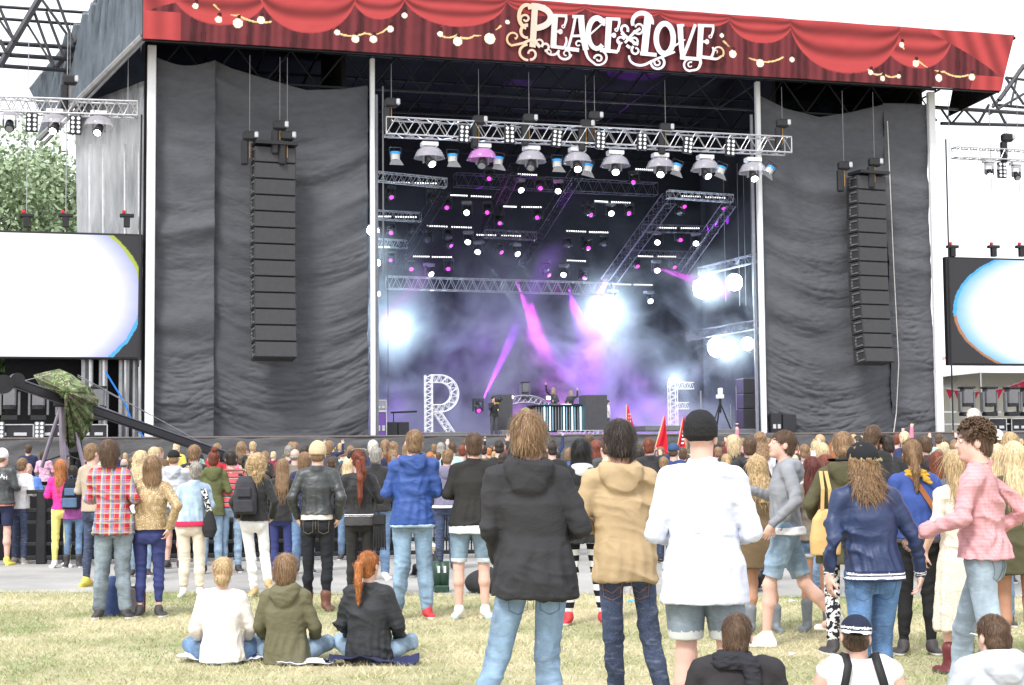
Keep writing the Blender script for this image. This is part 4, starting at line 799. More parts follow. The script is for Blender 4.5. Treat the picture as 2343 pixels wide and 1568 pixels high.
dbox('side_monitor', 1338, 1390, 904, 985, 1.5, .8, mat('monitor_grey', (.07, .07, .078), .6), 'tall dark monitor speaker beside the booth, before the man in white', 'loudspeaker')
for (x, s_) in ((1158, -1), (1381, 1)):
    pass
dbox('bass_speaker', 885, 910, 966, 1002, .9, .7, M_caseb, 'black bass speaker next to the purple flight case', 'loudspeaker'); dbox('bass_speaker', 911, 936, 966, 1002, .9, .7, M_caseb, 'black bass speaker on the side of the letter R', 'loudspeaker')
M_purple = mat('purple_case', (.20, .10, .42), .4, var=.05)
flightcase(859, 884, 942, 1002, .9, 'purple flight case behind the inner white post', M_purple, True, 'flight cases at the inner post'); flightcase(860, 883, 916, 941, .9, 'small pale flight case stacked on the purple one', mat('case_grey', (.35, .35, .4), .4), True, 'flight cases at the inner post')
dbox('low_platform', 971, 1073, 989, 998, .6, .5, M_fixg, 'low black lamp bar lying before the letter R', 'platform'); dbox('low_platform', 1148, 1222, 984, 996, .6, .5, M_fixg, 'low black platform before the monitor speaker', 'platform'); dbox('low_platform', 1476, 1563, 974, 986, .8, 1.6, M_fixg, 'low black platform under the truss letter with two arms', 'platform'); dbox('low_platform', 1638, 1737, 982, 993, .8, .5, M_fixg, 'low black platform by the speaker stack', 'platform')
for i, (y0, y1) in enumerate(((866, 900), (901, 935), (936, 985))): dbox('stack_speaker', 1700, 1734, y0, y1, 1.2, .8, M_box, ['top', 'middle', 'bottom'][i] + ' black speaker of the stack beside the inner post', 'loudspeaker')
flightcase(1764, 1789, 946, 992, 0, 'open black rack with pale fittings before the farther curtain', M_caseb, True, 'racks before the farther curtain', False); dbox('amp_rack', 1791, 1822, 948, 993, 0, .5, M_caseb, 'plain black rack before the farther curtain', 'rack')
# arch truss with lamp
a0, a1, a2 = sl_(1165, 928, 3.2), sl_(1201, 905, 3.2), sl_(1262, 928, 3.2); F_ = Frame('arch_truss', (a1.x, 3.2, DECK), 'low curved truss arch with lamps behind the booth', 'truss'); pts = [V((math.cos(t) * 1.0, 0, a0.z - DECK - .1 + math.sin(t) * .5)) for t in np.linspace(.05, 3.09, 14)]
for dz, dy in ((0, 0), (0, .3), (-.28, 0), (-.28, .3)): MB().path([p + V((0, dy, dz)) for p in pts], .028, 6).build('chord', M_alu, F_.root)
q = MB()
for k in range(13): q.tube(pts[k], pts[k + 1] + V((0, 0, -.28)), .015, 4); q.tube(pts[k] + V((0, 0, -.28)), pts[k + 1], .015, 4)
tag(q.build('lattice', M_alu, F_.root), kind='stuff')
for s_ in (-1.0, 1.0): MB().tube((s_, .15, 0), (s_, .15, a0.z - DECK), .05, 8).build('leg', M_alu, F_.root)
big_mover(1201, 914, 3.3, 'large moving lamp standing on top of the curved arch', .5)
for i, (x, y) in enumerate(((1163, 905), (1248, 906))):
    r, _, _ = dbox('flood_light', x, x + 12, y, y + 9, 2.9, .2, M_fix, ['small white flood light at the near end of the arch', 'small white flood light beside the DJs'][i], 'stage lamp'); MB().box((0, -.02, .08), (.16, .02, .1)).build('lens', LENS['w'], r)
# camera on tripod
c = sl_(1648, 982, 1.4); F_ = Frame('tripod_camera', (c.x, 1.4, DECK), 'white remote camera on a tall black tripod near the speaker stack', 'camera')
for k, (dx, dy) in enumerate(((-.55, -.2), (.5, -.1), (0, .5))): MB().tube((dx, dy, .02), (0, 0, 1.3), .03, 6).build('leg', M_fix, F_.root)
MB().tube((0, 0, .9), (0, 0, 1.5), .05, 8).build('column', M_fix, F_.root); MB().bbox((0, 0, 1.55), (.26, .26, .16)).build('mount', M_white, F_.root); MB().bbox((.02, 0, 1.76), (.17, .2, .26), None, .04).build('camera_head', M_white, F_.root)
for i, (x, y0, h_) in enumerate(((1686, 982, 2.0), (1604, 982, 1.8), (1672, 982, 1.25))):
    c = sl_(x, y0, 1.9); F_ = Frame('stand', (c.x, 1.9, DECK), ['pale upright pole before the speaker stack', 'thin pole right of the truss letter with two arms', 'short microphone stand beside the tripod'][i], 'stand'); MB().tube((0, 0, 0), (0, 0, h_), .03, 6).build('pole', M_alud, F_.root); MB().tube((0, 0, 0), (0, 0, .03), .14, 10).build('foot', M_fix, F_.root)
c = sl_(900, 960, 1.2); F_ = Frame('microphone_stand', (c.x, 1.2, DECK), 'black microphone stand with boom beside the purple case', 'stand'); MB().tube((0, 0, 0), (0, 0, .95), .02, 6).build('pole', M_fix, F_.root); MB().tube((-.1, 0, .93), (.9, 0, .97), .04, 6).build('boom', M_fix, F_.root)
# ------------------------------------------------------------------ people: bodies and clothes as smooth surfaces of distance fields
class Field:
    def __init__(s, xs, ys, zs):
        s.a = [np.asarray(q, np.float32) for q in (xs, ys, zs)]; s.F = np.full([len(q) for q in s.a], .5, np.float32)
    def put(s, prim, k=.02, op='add'):
        fn, lo, hi = prim; pad = max(k, .02) * 1.6 + .03; ix = []
        for i in range(3):
            a = int(np.searchsorted(s.a[i], lo[i] - pad)); b = int(np.searchsorted(s.a[i], hi[i] + pad))
            if b - a < 2: return s
            ix.append((a, b))
        X = s.a[0][ix[0][0]:ix[0][1], None, None]; Y = s.a[1][None, ix[1][0]:ix[1][1], None]; Z = s.a[2][None, None, ix[2][0]:ix[2][1]]
        d = fn(X, Y, Z).astype(np.float32); sl = tuple(slice(a, b) for a, b in ix); F = s.F[sl]
        if op == 'add':
            if k > 0: h = np.maximum(k - np.abs(F - d), 0) / k; F = np.minimum(F, d) - h * h * k * .25
            else: F = np.minimum(F, d)
        elif op == 'sub':
            d = -d; h = np.maximum(k - np.abs(F - d), 0) / k; F = np.maximum(F, d) + h * h * k * .25
        s.F[sl] = F; return s
    def surf(s):
        F = s.F; nx, ny, nz = F.shape; ins = F < 0
        c = [F[i:nx - 1 + i, j:ny - 1 + j, k:nz - 1 + k] for i in (0, 1) for j in (0, 1) for k in (0, 1)]; ci = [q < 0 for q in c]
        n_in = sum(q.astype(np.int8) for q in ci); cells = (n_in > 0) & (n_in < 8); idx = np.argwhere(cells)
        if len(idx) == 0: return None
        num = np.full(cells.shape, -1, np.int32); num[tuple(idx.T)] = np.arange(len(idx))
        P = np.zeros((len(idx), 3)); W = np.zeros(len(idx)); ax = s.a; I = tuple(idx.T)
        cv = [q[I] for q in c]; g = [np.stack([ax[d][idx[:, d]], ax[d][idx[:, d] + 1]], 1) for d in range(3)]
        for a_ in range(8):
            for d in range(3):
                bit = (4, 2, 1)[d]
                if a_ & bit: continue
                b_ = a_ | bit; fa, fb = cv[a_], cv[b_]; m = (fa < 0) != (fb < 0); t = np.where(m, fa / np.where(m, fa - fb, 1), 0)
                co = [g[e][np.arange(len(idx)), 1 if a_ & (4, 2, 1)[e] else 0].astype(float) for e in range(3)]; o1 = g[d][:, 1]; co[d] = co[d] + t * (o1 - co[d])
                for e in range(3): P[:, e] += np.where(m, co[e], 0)
                W += m
        P /= W[:, None]; faces = []
        for d in range(3):
            e, f = [q for q in range(3) if q != d]
            sh = [slice(1, n - 1) for n in F.shape]; sh[d] = slice(0, F.shape[d] - 1); A = ins[tuple(sh)]; sh2 = list(sh); sh2[d] = slice(1, F.shape[d]); B = ins[tuple(sh2)]
            q = np.argwhere(A != B); 
            if len(q) == 0: continue
            off = np.ones(3, int); off[d] = 0; q = q + off; inA = ins[tuple(q.T)]
            de = np.zeros(3, int); de[e] = 1; df = np.zeros(3, int); df[f] = 1
            v = [num[tuple((q - de - df).T)], num[tuple((q - df).T)], num[tuple(q.T)], num[tuple((q - de).T)]]; Q = np.stack(v, 1)
            flip = inA if d != 1 else ~inA; Q[~flip] = Q[~flip][:, ::-1]; faces.append(Q)
        Fc = np.concatenate(faces); Fc = Fc[(Fc >= 0).all(1)]; return P, Fc
def vnormals(P, Q):
    n = np.cross(P[Q[:, 2]] - P[Q[:, 0]], P[Q[:, 3]] - P[Q[:, 1]]); N = np.zeros_like(P)
    for i in range(4): np.add.at(N, Q[:, i], n)
    return N / (np.linalg.norm(N, axis=1, keepdims=True) + 1e-9)
def relax(P, Q, n=1, w=.5):
    for _ in range(n):
        A = np.zeros_like(P); c = np.zeros(len(P))
        for i in range(4):
            np.add.at(A, Q[:, i], P[Q[:, (i + 1) % 4]] + P[Q[:, (i - 1) % 4]]); np.add.at(c, Q[:, i], 2)
        P = P + w * (A / c[:, None] - P)
    return P
def cone(p0, p1, r0, r1=None):
    p0 = np.asarray(p0, float); p1 = np.asarray(p1, float); r1 = r0 if r1 is None else r1; d = p1 - p0; L2 = max(d @ d, 1e-9)
    def fn(X, Y, Z):
        t = np.clip(((X - p0[0]) * d[0] + (Y - p0[1]) * d[1] + (Z - p0[2]) * d[2]) / L2, 0, 1)
        return np.sqrt((X - p0[0] - t * d[0]) ** 2 + (Y - p0[1] - t * d[1]) ** 2 + (Z - p0[2] - t * d[2]) ** 2) - (r0 + (r1 - r0) * t)
    R_ = max(r0, r1); return fn, np.minimum(p0, p1) - R_, np.maximum(p0, p1) + R_
def ell(c, r):
    c = np.asarray(c, float); r = np.asarray(r, float)
    def fn(X, Y, Z):
        a, b, e = (X - c[0]), (Y - c[1]), (Z - c[2]); k0 = np.sqrt((a / r[0]) ** 2 + (b / r[1]) ** 2 + (e / r[2]) ** 2); k1 = np.sqrt((a / r[0] ** 2) ** 2 + (b / r[1] ** 2) ** 2 + (e / r[2] ** 2) ** 2)
        return k0 * (k0 - 1) / (k1 + 1e-6)
    return fn, c - r, c + r
def loft(sec, ex=2.2):          # sections (z, a, b, y[, x]) from low to high
    S_ = np.array([list(q) + [0] * (5 - len(q)) for q in sec], float); z = S_[:, 0]
    def fn(X, Y, Z):
        zz = np.clip(Z, z[0], z[-1]); a = np.interp(zz, z, S_[:, 1]); b = np.interp(zz, z, S_[:, 2]); yo = np.interp(zz, z, S_[:, 3]); xo = np.interp(zz, z, S_[:, 4])
        q = (np.abs((X - xo) / a) ** ex + np.abs((Y - yo) / b) ** ex) ** (1 / ex); d = (q - 1) * np.minimum(a, b); dz = np.maximum(z[0] - Z, Z - z[-1])
        return np.where(dz > 0, np.sqrt(np.maximum(d, 0) ** 2 + dz ** 2), np.maximum(d, dz))
    m = max(S_[:, 1].max(), 0); return fn, np.array([(S_[:, 4] - S_[:, 1]).min(), (S_[:, 3] - S_[:, 2]).min(), z[0]]), np.array([(S_[:, 4] + S_[:, 1]).max(), (S_[:, 3] + S_[:, 2]).max(), z[-1]])
def half(axis, val, sign, lo=(-2, -2, -1), hi=(2, 2, 3)):   # solid half space: sign*(coord-val)<0 inside
    return (lambda X, Y, Z: sign * ((X, Y, Z)[axis] - val) + 0 * (X + Y + Z)), np.array(lo, float), np.array(hi, float)
def xf(prim, R_, o):           # a prim given in a local frame, placed by rotation R_ and offset o
    fn, lo, hi = prim; R_ = np.asarray(R_); o = np.asarray(o)
    def f2(X, Y, Z):
        a, b, c_ = X - o[0], Y - o[1], Z - o[2]
        return fn(R_[0, 0] * a + R_[1, 0] * b + R_[2, 0] * c_, R_[0, 1] * a + R_[1, 1] * b + R_[2, 1] * c_, R_[0, 2] * a + R_[1, 2] * b + R_[2, 2] * c_)
    cs = np.array([[(lo, hi)[i][0], (lo, hi)[j][1], (lo, hi)[k][2]] for i in (0, 1) for j in (0, 1) for k in (0, 1)]) @ R_.T + o
    return f2, cs.min(0), cs.max(0)
def axes(lo, hi, h, zfine=None):
    xs = np.arange(lo[0], hi[0] + h, h); ys = np.arange(lo[1], hi[1] + h, h)
    if zfine is None: zs = np.arange(lo[2], hi[2] + h, h)
    else:
        zs = [lo[2]]
        while zs[-1] < hi[2]: zs.append(zs[-1] + h * zfine(zs[-1]))
        zs = np.array(zs)
    return xs, ys, zs

# cloth and hair materials
def cloth(name, col, rough=.85, bump=.35, bs=11, pat=None, sheen=0., var=.08, fine=True, spec=.2):
    if name in MATS: return MATS[name]
    m = bpy.data.materials.new(name); m.use_nodes = True; t = m.node_tree; b = t.nodes['Principled BSDF']; b.inputs['Roughness'].default_value = rough; b.inputs['Specular IOR Level'].default_value = spec
    if sheen: b.inputs['Sheen Weight'].default_value = sheen
    tc = _n(t, 'ShaderNodeTexCoord'); P = tc.outputs['Object']
    def mixc(fac, a, c_, bt='MIX'):
        mx = _n(t, 'ShaderNodeMix', data_type='RGBA', blend_type=bt)
        for i, s_ in ((6, a), (7, c_)):
            if isinstance(s_, tuple): mx.inputs[i].default_value = (*s_, 1)
            else: t.links.new(s_, mx.inputs[i])
        if isinstance(fac, float): mx.inputs[0].default_value = fac
        else: t.links.new(fac, mx.inputs[0])
        return mx.outputs[2]
    def noise(scale, lo=.35, hi=.65, st_=(1, 1, 1), det=3.):
        mp = _n(t, 'ShaderNodeMapping'); mp.inputs['Scale'].default_value = st_; t.links.new(P, mp.inputs[0]); n = _n(t, 'ShaderNodeTexNoise', Scale=scale, Detail=det); t.links.new(mp.outputs[0], n.inputs['Vector'])
        r_ = _n(t, 'ShaderNodeMapRange'); r_.inputs[1].default_value = lo; r_.inputs[2].default_value = hi; t.links.new(n.outputs[0], r_.inputs[0]); return r_.outputs[0]
    def bandn(axis, freq, duty, soft=.02, warp=0.):
        mp = _n(t, 'ShaderNodeMapping'); t.links.new(P, mp.inputs[0]); sx = _n(t, 'ShaderNodeSeparateXYZ'); t.links.new(mp.outputs[0], sx.inputs[0]); a = _n(t, 'ShaderNodeMath', operation='MULTIPLY'); a.inputs[1].default_value = freq; t.links.new(sx.outputs[axis], a.inputs[0])
        f_ = _n(t, 'ShaderNodeMath', operation='FRACT'); t.links.new(a.outputs[0], f_.inputs[0]); l = _n(t, 'ShaderNodeMath', operation='LESS_THAN'); l.inputs[1].default_value = duty; t.links.new(f_.outputs[0], l.inputs[0]); return l.outputs[0]
    lo = tuple(c_ * (1 - var) for c_ in col); hi = tuple(min(1, c_ * (1 + var)) for c_ in col)
    c = mixc(noise(5), lo, hi)
    if pat == 'denim':
        g_ = sum(col) / 3; col = tuple(max(.005, (g_ + (q - g_) * 1.12)) * .72 for q in col); c = mixc(noise(5, .40, .65, (1, 1, .6)), tuple(q * .62 for q in col), tuple(min(1, q * 1.30 + .01) for q in col)); c = mixc(noise(140, .3, .7), c, mixc(.07, c, (.9, .9, .95)))
        c = mixc(noise(34, .55, .78, (.4, .4, 1.5)), c, mixc(.22, c, (.55, .62, .72)))
    if pat == 'plaid':
        c = (.48, .03, .055); c = mixc(bandn(0, 10.5, .42), c, (.22, .20, .38)); h_ = bandn(2, 10.5, .40); c = mixc(h_, c, mixc(.55, c, (.30, .28, .45))); c = mixc(bandn(0, 10.5, .16), c, (.34, .45, .34)); c = mixc(bandn(2, 10.5, .14), c, mixc(.6, c, (.44, .48, .36)))
        c = mixc(bandn(0, 21., .07), c, (.60, .42, .22)); c = mixc(bandn(2, 21., .07), c, (.60, .40, .25))
    if pat == 'check': c = mixc(bandn(0, 62., .42), c, mixc(.5, c, (.16, .02, .05) if col[0] > col[1] else (.05, .05, .2))); c = mixc(bandn(2, 62., .42), c, mixc(.38, c, (.16, .02, .05)))
    if pat == 'windowpane': c = mixc(bandn(0, 34., .10), c, mixc(.12, c, (.25, .30, .62))); c = mixc(bandn(2, 34., .10), c, mixc(.12, c, (.25, .30, .62)))
    if pat == 'pink_check': c = mixc(bandn(0, 48., .4), c, mixc(.16, c, (.5, .08, .12))); c = mixc(bandn(2, 48., .4), c, mixc(.14, c, (.5, .08, .12)))
    if pat == 'stripes': c = mixc(bandn(2, 11., .33), c, (.06, .06, .055)); c = mixc(bandn(2, 11., .12), c, (.38, .40, .34))
    if pat == 'tights': c = mixc(bandn(2, 9., .5), (.015, .015, .02), (.8, .8, .82))
    if pat == 'print': c = mixc(noise(30, .49, .51, (1, 1, 1.3)), (.02, .02, .03), (.8, .8, .8))
    if pat == 'sequin': c = mixc(noise(110, .60, .66), c, (.95, .84, .60)); c = mixc(noise(22, .52, .72), c, mixc(.35, c, (.95, .85, .62)))
    if pat == 'knit': c = mixc(bandn(2, 120., .5), c, mixc(.12, c, (0, 0, 0)))
    if pat == 'rib': 
        gm = _n(t, 'ShaderNodeSeparateXYZ'); t.links.new(P, gm.inputs[0]); at_ = _n(t, 'ShaderNodeMath', operation='ARCTAN2'); t.links.new(gm.outputs[0], at_.inputs[0]); ad = _n(t, 'ShaderNodeMath', operation='ADD'); ad.inputs[1].default_value = .02; t.links.new(gm.outputs[1], ad.inputs[0]); t.links.new(ad.outputs[0], at_.inputs[1])
        ml = _n(t, 'ShaderNodeMath', operation='MULTIPLY'); ml.inputs[1].default_value = 12; t.links.new(at_.outputs[0], ml.inputs[0]); fr = _n(t, 'ShaderNodeMath', operation='FRACT'); t.links.new(ml.outputs[0], fr.inputs[0]); c = mixc(fr.outputs[0], tuple(q * .6 for q in col), tuple(min(1, q * 1.5) for q in col))
    if pat == 'lace': c = mixc(noise(90, .45, .55), c, tuple(q * .75 for q in col))
    if pat == 'camo': c = mixc(noise(6, .48, .50), (.20, .26, .12), (.09, .12, .05)); c = mixc(noise(8, .56, .58, (1.3, 1, 1)), c, (.17, .12, .10)); c = mixc(noise(11, .60, .62), c, (.34, .40, .22))
    t.links.new(c, b.inputs['Base Color']) if not isinstance(c, tuple) else None
    if bump:
        mp = _n(t, 'ShaderNodeMapping'); mp.inputs['Scale'].default_value = (1, 1, 1.5); t.links.new(P, mp.inputs[0]); n = _n(t, 'ShaderNodeTexNoise', Scale=bs, Detail=5., Distortion=.6); t.links.new(mp.outputs[0], n.inputs['Vector']); bp = _n(t, 'ShaderNodeBump', Strength=bump, Distance=.02); t.links.new(n.outputs[0], bp.inputs['Height']); t.links.new(bp.outputs[0], b.inputs['Normal'])
    if pat == 'sequin': b.inputs['Roughness'].default_value = .45; b.inputs['Metallic'].default_value = .15
    MATS[name] = m; return m
HAIRC = {'brown': (.095, .055, .032), 'dark': (.035, .025, .02), 'black': (.012, .011, .012), 'light': (.23, .14, .075), 'blond': (.44, .31, .165), 'pale': (.62, .48, .29), 'ginger': (.40, .15, .05), 'auburn': (.17, .045, .025), 'grey': (.30, .28, .25), 'white': (.66, .62, .56), 'red': (.10, .02, .015)}
def hairmat(k):
    name = 'hair_' + k
    if name in MATS: return MATS[name]
    col = HAIRC[k]; m = bpy.data.materials.new(name); m.use_nodes = True; t = m.node_tree; b = t.nodes['Principled BSDF']; b.inputs['Roughness'].default_value = .5; b.inputs['Specular IOR Level'].default_value = .35
    tc = _n(t, 'ShaderNodeTexCoord'); mp = _n(t, 'ShaderNodeMapping'); mp.inputs['Scale'].default_value = (1, 1, .12); t.links.new(tc.outputs['Object'], mp.inputs[0]); n = _n(t, 'ShaderNodeTexNoise', Scale=120., Detail=3.); t.links.new(mp.outputs[0], n.inputs['Vector'])
    r_ = _n(t, 'ShaderNodeMapRange'); r_.inputs[1].default_value = .35; r_.inputs[2].default_value = .65; t.links.new(n.outputs[0], r_.inputs[0]); mx = _n(t, 'ShaderNodeMix', data_type='RGBA'); mx.inputs[6].default_value = (*[q * .55 for q in col], 1); mx.inputs[7].default_value = (*[min(1, q * 1.5) for q in col], 1)
    t.links.new(r_.outputs[0], mx.inputs[0]); t.links.new(mx.outputs[2], b.inputs['Base Color']); bp = _n(t, 'ShaderNodeBump', Strength=.6, Distance=.006); t.links.new(n.outputs[0], bp.inputs['Height']); t.links.new(bp.outputs[0], b.inputs['Normal']); MATS[name] = m; return m
def skin(tone=0):
    name = 'skin_%d' % tone
    if name in MATS: return MATS[name]
    col = [(.62, .36, .28), (.70, .44, .36), (.50, .27, .18), (.36, .19, .12)][tone]; m = mat(name, col, .55, var=.07, scale=9, bump=.08, bscale=60, bdist=.003); b = m.node_tree.nodes['Principled BSDF']; b.inputs['Subsurface Weight'].default_value = .15; b.inputs['Subsurface Radius'].default_value = (.02, .008, .004); b.inputs['Subsurface Scale'].default_value = 1.; return m

def folds(P, seed, amp, fz=1.0):       # cloth folds as a height along the normal
    r = np.random.RandomState(seed); q = P * np.array([5.5, 5.5, 11 * fz]) + np.array([0, 0, 2.2]) * P[:, :1]; q2 = P * np.array([7., 6., 9.]) @ np.linalg.qr(r.randn(3, 3))[0]
    a = 1 - 2.6 * np.abs(snoise(q, seed, 2)) ** .6; b = 1 - 2.6 * np.abs(snoise(q2, seed + 3, 2)) ** .6; m_ = np.clip(.55 + .8 * snoise(P * 2.6, seed + 8, 1), .12, 1.3); return amp * m_ * (.60 * a + .50 * b) + amp * .25 * snoise(P * 4, seed + 9, 1)
def limbfolds(P, N, A, B, seed, amp, dens=26, centre=.5, spread=.35):   # ring folds crossing a limb near its joint
    A = np.asarray(A, float); B = np.asarray(B, float); d = B - A; L_ = np.linalg.norm(d); t = (P - A) @ d / L_ ** 2; s_ = (P - A) @ (d / L_)
    w_ = np.exp(-((t - centre) / spread) ** 2); wob = snoise(P * 5, seed, 2); return amp * w_ * np.sin(s_ * dens * 6.28 / 2 + 7 * wob) * np.clip(.45 + snoise(P * 9, seed + 6, 1), 0, 1) 

HEADC = np.array([0, .008, 1.645])
def rotm(yaw=0, pitch=0, roll=0):
    return np.array(Matrix.Rotation(yaw, 3, 'Z') @ Matrix.Rotation(-pitch, 3, 'X') @ Matrix.Rotation(roll, 3, 'Y'))
def hand_prims(wr, d, up, side, curl=.5, spread=.0, sc=1., grip=False):
    """palm, four unequal fingers and a thumb; d: direction of the hand, up: back of the hand, side: +1 right hand, -1 left"""
    d = V(d).normalized(); up = V(up); up = (up - d * up.dot(d)).normalized(); lat = d.cross(up) * side * -1; wr = V(wr); out = []
    pc = wr + d * .045 * sc; M = np.array([lat[:], d[:], up[:]]).T
    out.append((xf(ell((0, 0, 0), (.040 * sc, .052 * sc, .016 * sc)), M, np.array(pc)), .012)); out.append((cone(wr, wr + d * .03 * sc, .026 * sc, .026 * sc), .02))
    for i, (off, ln) in enumerate(((-.030, .066), (-.010, .076), (.010, .072), (.029, .056))):
        p = wr + d * .080 * sc + lat * off * sc; dd = (d + lat * (off * 6 * spread)).normalized(); a = 0
        for s_, (l_, r_) in enumerate(((.45, .0088), (.31, .0078), (.24, .0068))):
            a += curl * (.9, 1.1, .8)[s_]; dr = dd * math.cos(a) - up * math.sin(a); e = p + dr * ln * l_ * sc * 1.05; out.append((cone(p, e, r_ * sc, (r_ - .0008) * sc), .004)); p = e
    p = wr + d * .025 * sc - lat * .030 * sc; dr = (d * .75 - lat * .65 - up * .25).normalized(); e = p + dr * .042 * sc; out.append((cone(p, e, .0125 * sc, .010 * sc), .010)); dr2 = (dr + d * .5 - up * curl * .8 + lat * curl * .5).normalized(); out.append((cone(e, e + dr2 * .032 * sc, .010 * sc, .0078 * sc), .004))
    return out
ARMS = {  # elbow, wrist, hand direction for the RIGHT arm (x>0) ; mirrored for the left
    'down': ((0.215, -.03, 1.17), (.255, .05, .92), (0, .1, -1)), 'relax': ((0.230, -.05, 1.18), (.26, .10, .95), (-.1, .35, -1)), 'pocket': ((0.260, -.09, 1.19), (.215, .05, .98), (-.2, .3, -1)),
    'front': ((0.235, -.03, 1.19), (.15, .20, 1.16), (-.6, .8, .1)), 'crossed': ((0.245, .02, 1.20), (.06, .21, 1.20), (-1, .2, .1)), 'hip': ((0.330, -.06, 1.22), (.21, .02, 1.03), (-.7, .6, -.3)),
    'up': ((0.270, .10, 1.62), (.27, .16, 1.90), (0, .1, 1)), 'up2': ((0.310, .16, 1.48), (.30, .22, 1.76), (-.1, .1, 1)), 'phone': ((0.220, .10, 1.22), (.10, .34, 1.40), (-.3, .4, .8)), 'lap': ((0.220, -.03, 1.18), (.16, .22, 1.04), (-.5, .8, -.2)), 'sit': ((0.240, .02, 1.17), (.20, .24, 1.02), (-.5, .8, -.2))}
LEGS = {'stand': (((.095, .015, .50), (.105, -.01, .09)), ((-.095, .015, .50), (-.105, -.01, .09))), 'wide': (((.14, .02, .50), (.20, -.01, .09)), ((-.13, .02, .50), (-.19, -.01, .09)))}
SHO = (.160, -.01, 1.432); HIPJ = (.095, 0, .93)
def person(label, px, py_or_s, top=None, face=0., hair='short', hc='brown', res=.012, tone=0, group=None, arms='front', arml=None, legs='stand', build=1., fem=False, upper=None, lower=None, shoes=None, hat=None, head=(0, 0, 0), dz=0., lean=0., extras=(), seed=0, z0=0., H=None, dist=None, facefeat=False, strands=0, twist=0., shoulder=1., slouch=0., beard=None, pos=None, sway=None, hoff=(0, 0, 0)):
    """px: photo x of the body's middle; py_or_s: photo pixels per metre there; top: photo y of the crown"""
    s_ = float(py_or_s); Y = FPX / s_ if dist is None else dist
    if top is not None: Ht = at(px, top, Y).z - z0
    else: Ht = H
    hs = Ht / 1.765
    if dz != 0: hs = Ht / (1.765 + dz + hoff[2])            # seated: total height = hs*(1.8+dz)
    x = at(px, 1100, Y).x if pos is None else pos[0]
    if pos is not None: Y = pos[1]
    root = empty('person', (x, Y, z0), math.radians(face)); root.scale = (hs,) * 3; tag(root, label, 'person', group)
    r = RND; seed = seed or int(px * 7 + s_) % 9973; q_ = random.Random(seed); sway = q_.uniform(-.055, .055) if sway is None else sway; head = tuple(head) if any(head) else (q_.uniform(-15, 15), q_.uniform(-7, 5), q_.uniform(-4, 4)); hipx = -sway * .35 if dz == 0 else 0; twist = twist or (q_.uniform(-.16, .16) if dz == 0 else 0)
    bw = build * shoulder; sh = np.array(SHO) * (bw * (.90 if fem else 1.), 1, 1 if not fem else .995); hip = np.array(HIPJ) * (build * (1.02 if fem else 1), 1, 1)
    up = np.array([0, 0, dz])
    spec = {1: arms, -1: arml if arml is not None else arms}; arm = {}
    for sd_, a in spec.items():
        a = ARMS[a] if isinstance(a, str) else a; f_ = np.array([sd_, 1, 1]); wsh = (bw - 1) * .19 * sd_
        arm[sd_] = (sh * f_, np.array(a[0]) * f_ + (wsh, 0, 0), np.array(a[1]) * f_ + (wsh * .7, 0, 0), np.array(a[2]) * f_)
    L_ = LEGS[legs] if isinstance(legs, str) else legs; leg = {1: (hip * (1, 1, 1), np.array(L_[0][0]), np.array(L_[0][1])), -1: (hip * (-1, 1, 1), np.array(L_[1][0]), np.array(L_[1][1]))}
    leg = {k: (v[0] + up, v[1], v[2]) for k, v in leg.items()}; arm = {k: (v[0] + up, v[1] + up, v[2] + up, v[3]) for k, v in arm.items()}
    hz = .95 + dz
    def warp(P):
        P = P.copy(); t = np.clip(P[:, 2] - hz, 0, None); P[:, 0] += sway * t + hipx * np.exp(-((P[:, 2] - .95 - dz) / .28) ** 2); P[:, 1] += lean * t + slouch * np.clip(P[:, 2] - (1.25 + dz), 0, None) ** 2 * 3
        if twist:
            a = twist * np.clip(t / .3, 0, 1); x_, y_ = P[:, 0].copy(), P[:, 1].copy(); P[:, 0] = x_ * np.cos(a) - y_ * np.sin(a); P[:, 1] = x_ * np.sin(a) + y_ * np.cos(a)
        return P
    def emit(name, F_, mats, parent=root, disp=None, mi=None, rlx=1, cl=None):
        q = F_.surf()
        if q is None: return None
        P, Q = q; P = relax(P, Q, rlx); N = vnormals(P, Q)
        if disp is not None: P = P + N * disp(P, N)[:, None]
        m_i = None
        if mi is not None: m_i = mi(P[Q].mean(1))
        me = npmesh(name, warp(P), Q, mats, mi=m_i); o = obj(name, me, parent); return o
    HR = rotm(*[math.radians(a) for a in head]); HO = HEADC + up + np.array(hoff); 
    # ---- body
    b_ = build; W_ = 1.0
    allp = np.array([v for a in list(arm.values()) for v in a[:3]] + [v for a in leg.values() for v in a] + [HO + (0, 0, .13), HO - (.15, .15, 0), HO + (.15, .15, 0), up + (0, 0, .8)]); lo = allp.min(0) - .17; hi = allp.max(0) + .17; lo[2] = max(lo[2], -.01) if dz == 0 else -.02
    fine = .62 if res < .02 else 1.
    ax = axes(lo, hi, res * (.8 if res < .011 else 1), lambda z: (fine if z > 1.42 + dz else (1.6 if (z > hz - .05) else 1.)))
    F_ = Field(*ax); ff = (.92 if fem else 1.) * b_
    F_.put(loft([(.86 + dz, .10 * b_, .075, 0), (.93 + dz, .138 * b_ * (1.04 if fem else 1), .095, -.012), (1.08 + dz, .120 * ff, .085, 0), (1.29 + dz, .136 * ff, .098, .0), (1.38 + dz, .128 * ff, .080, -.008), (1.45 + dz, .075, .055, -.014)], 2.2), .0)
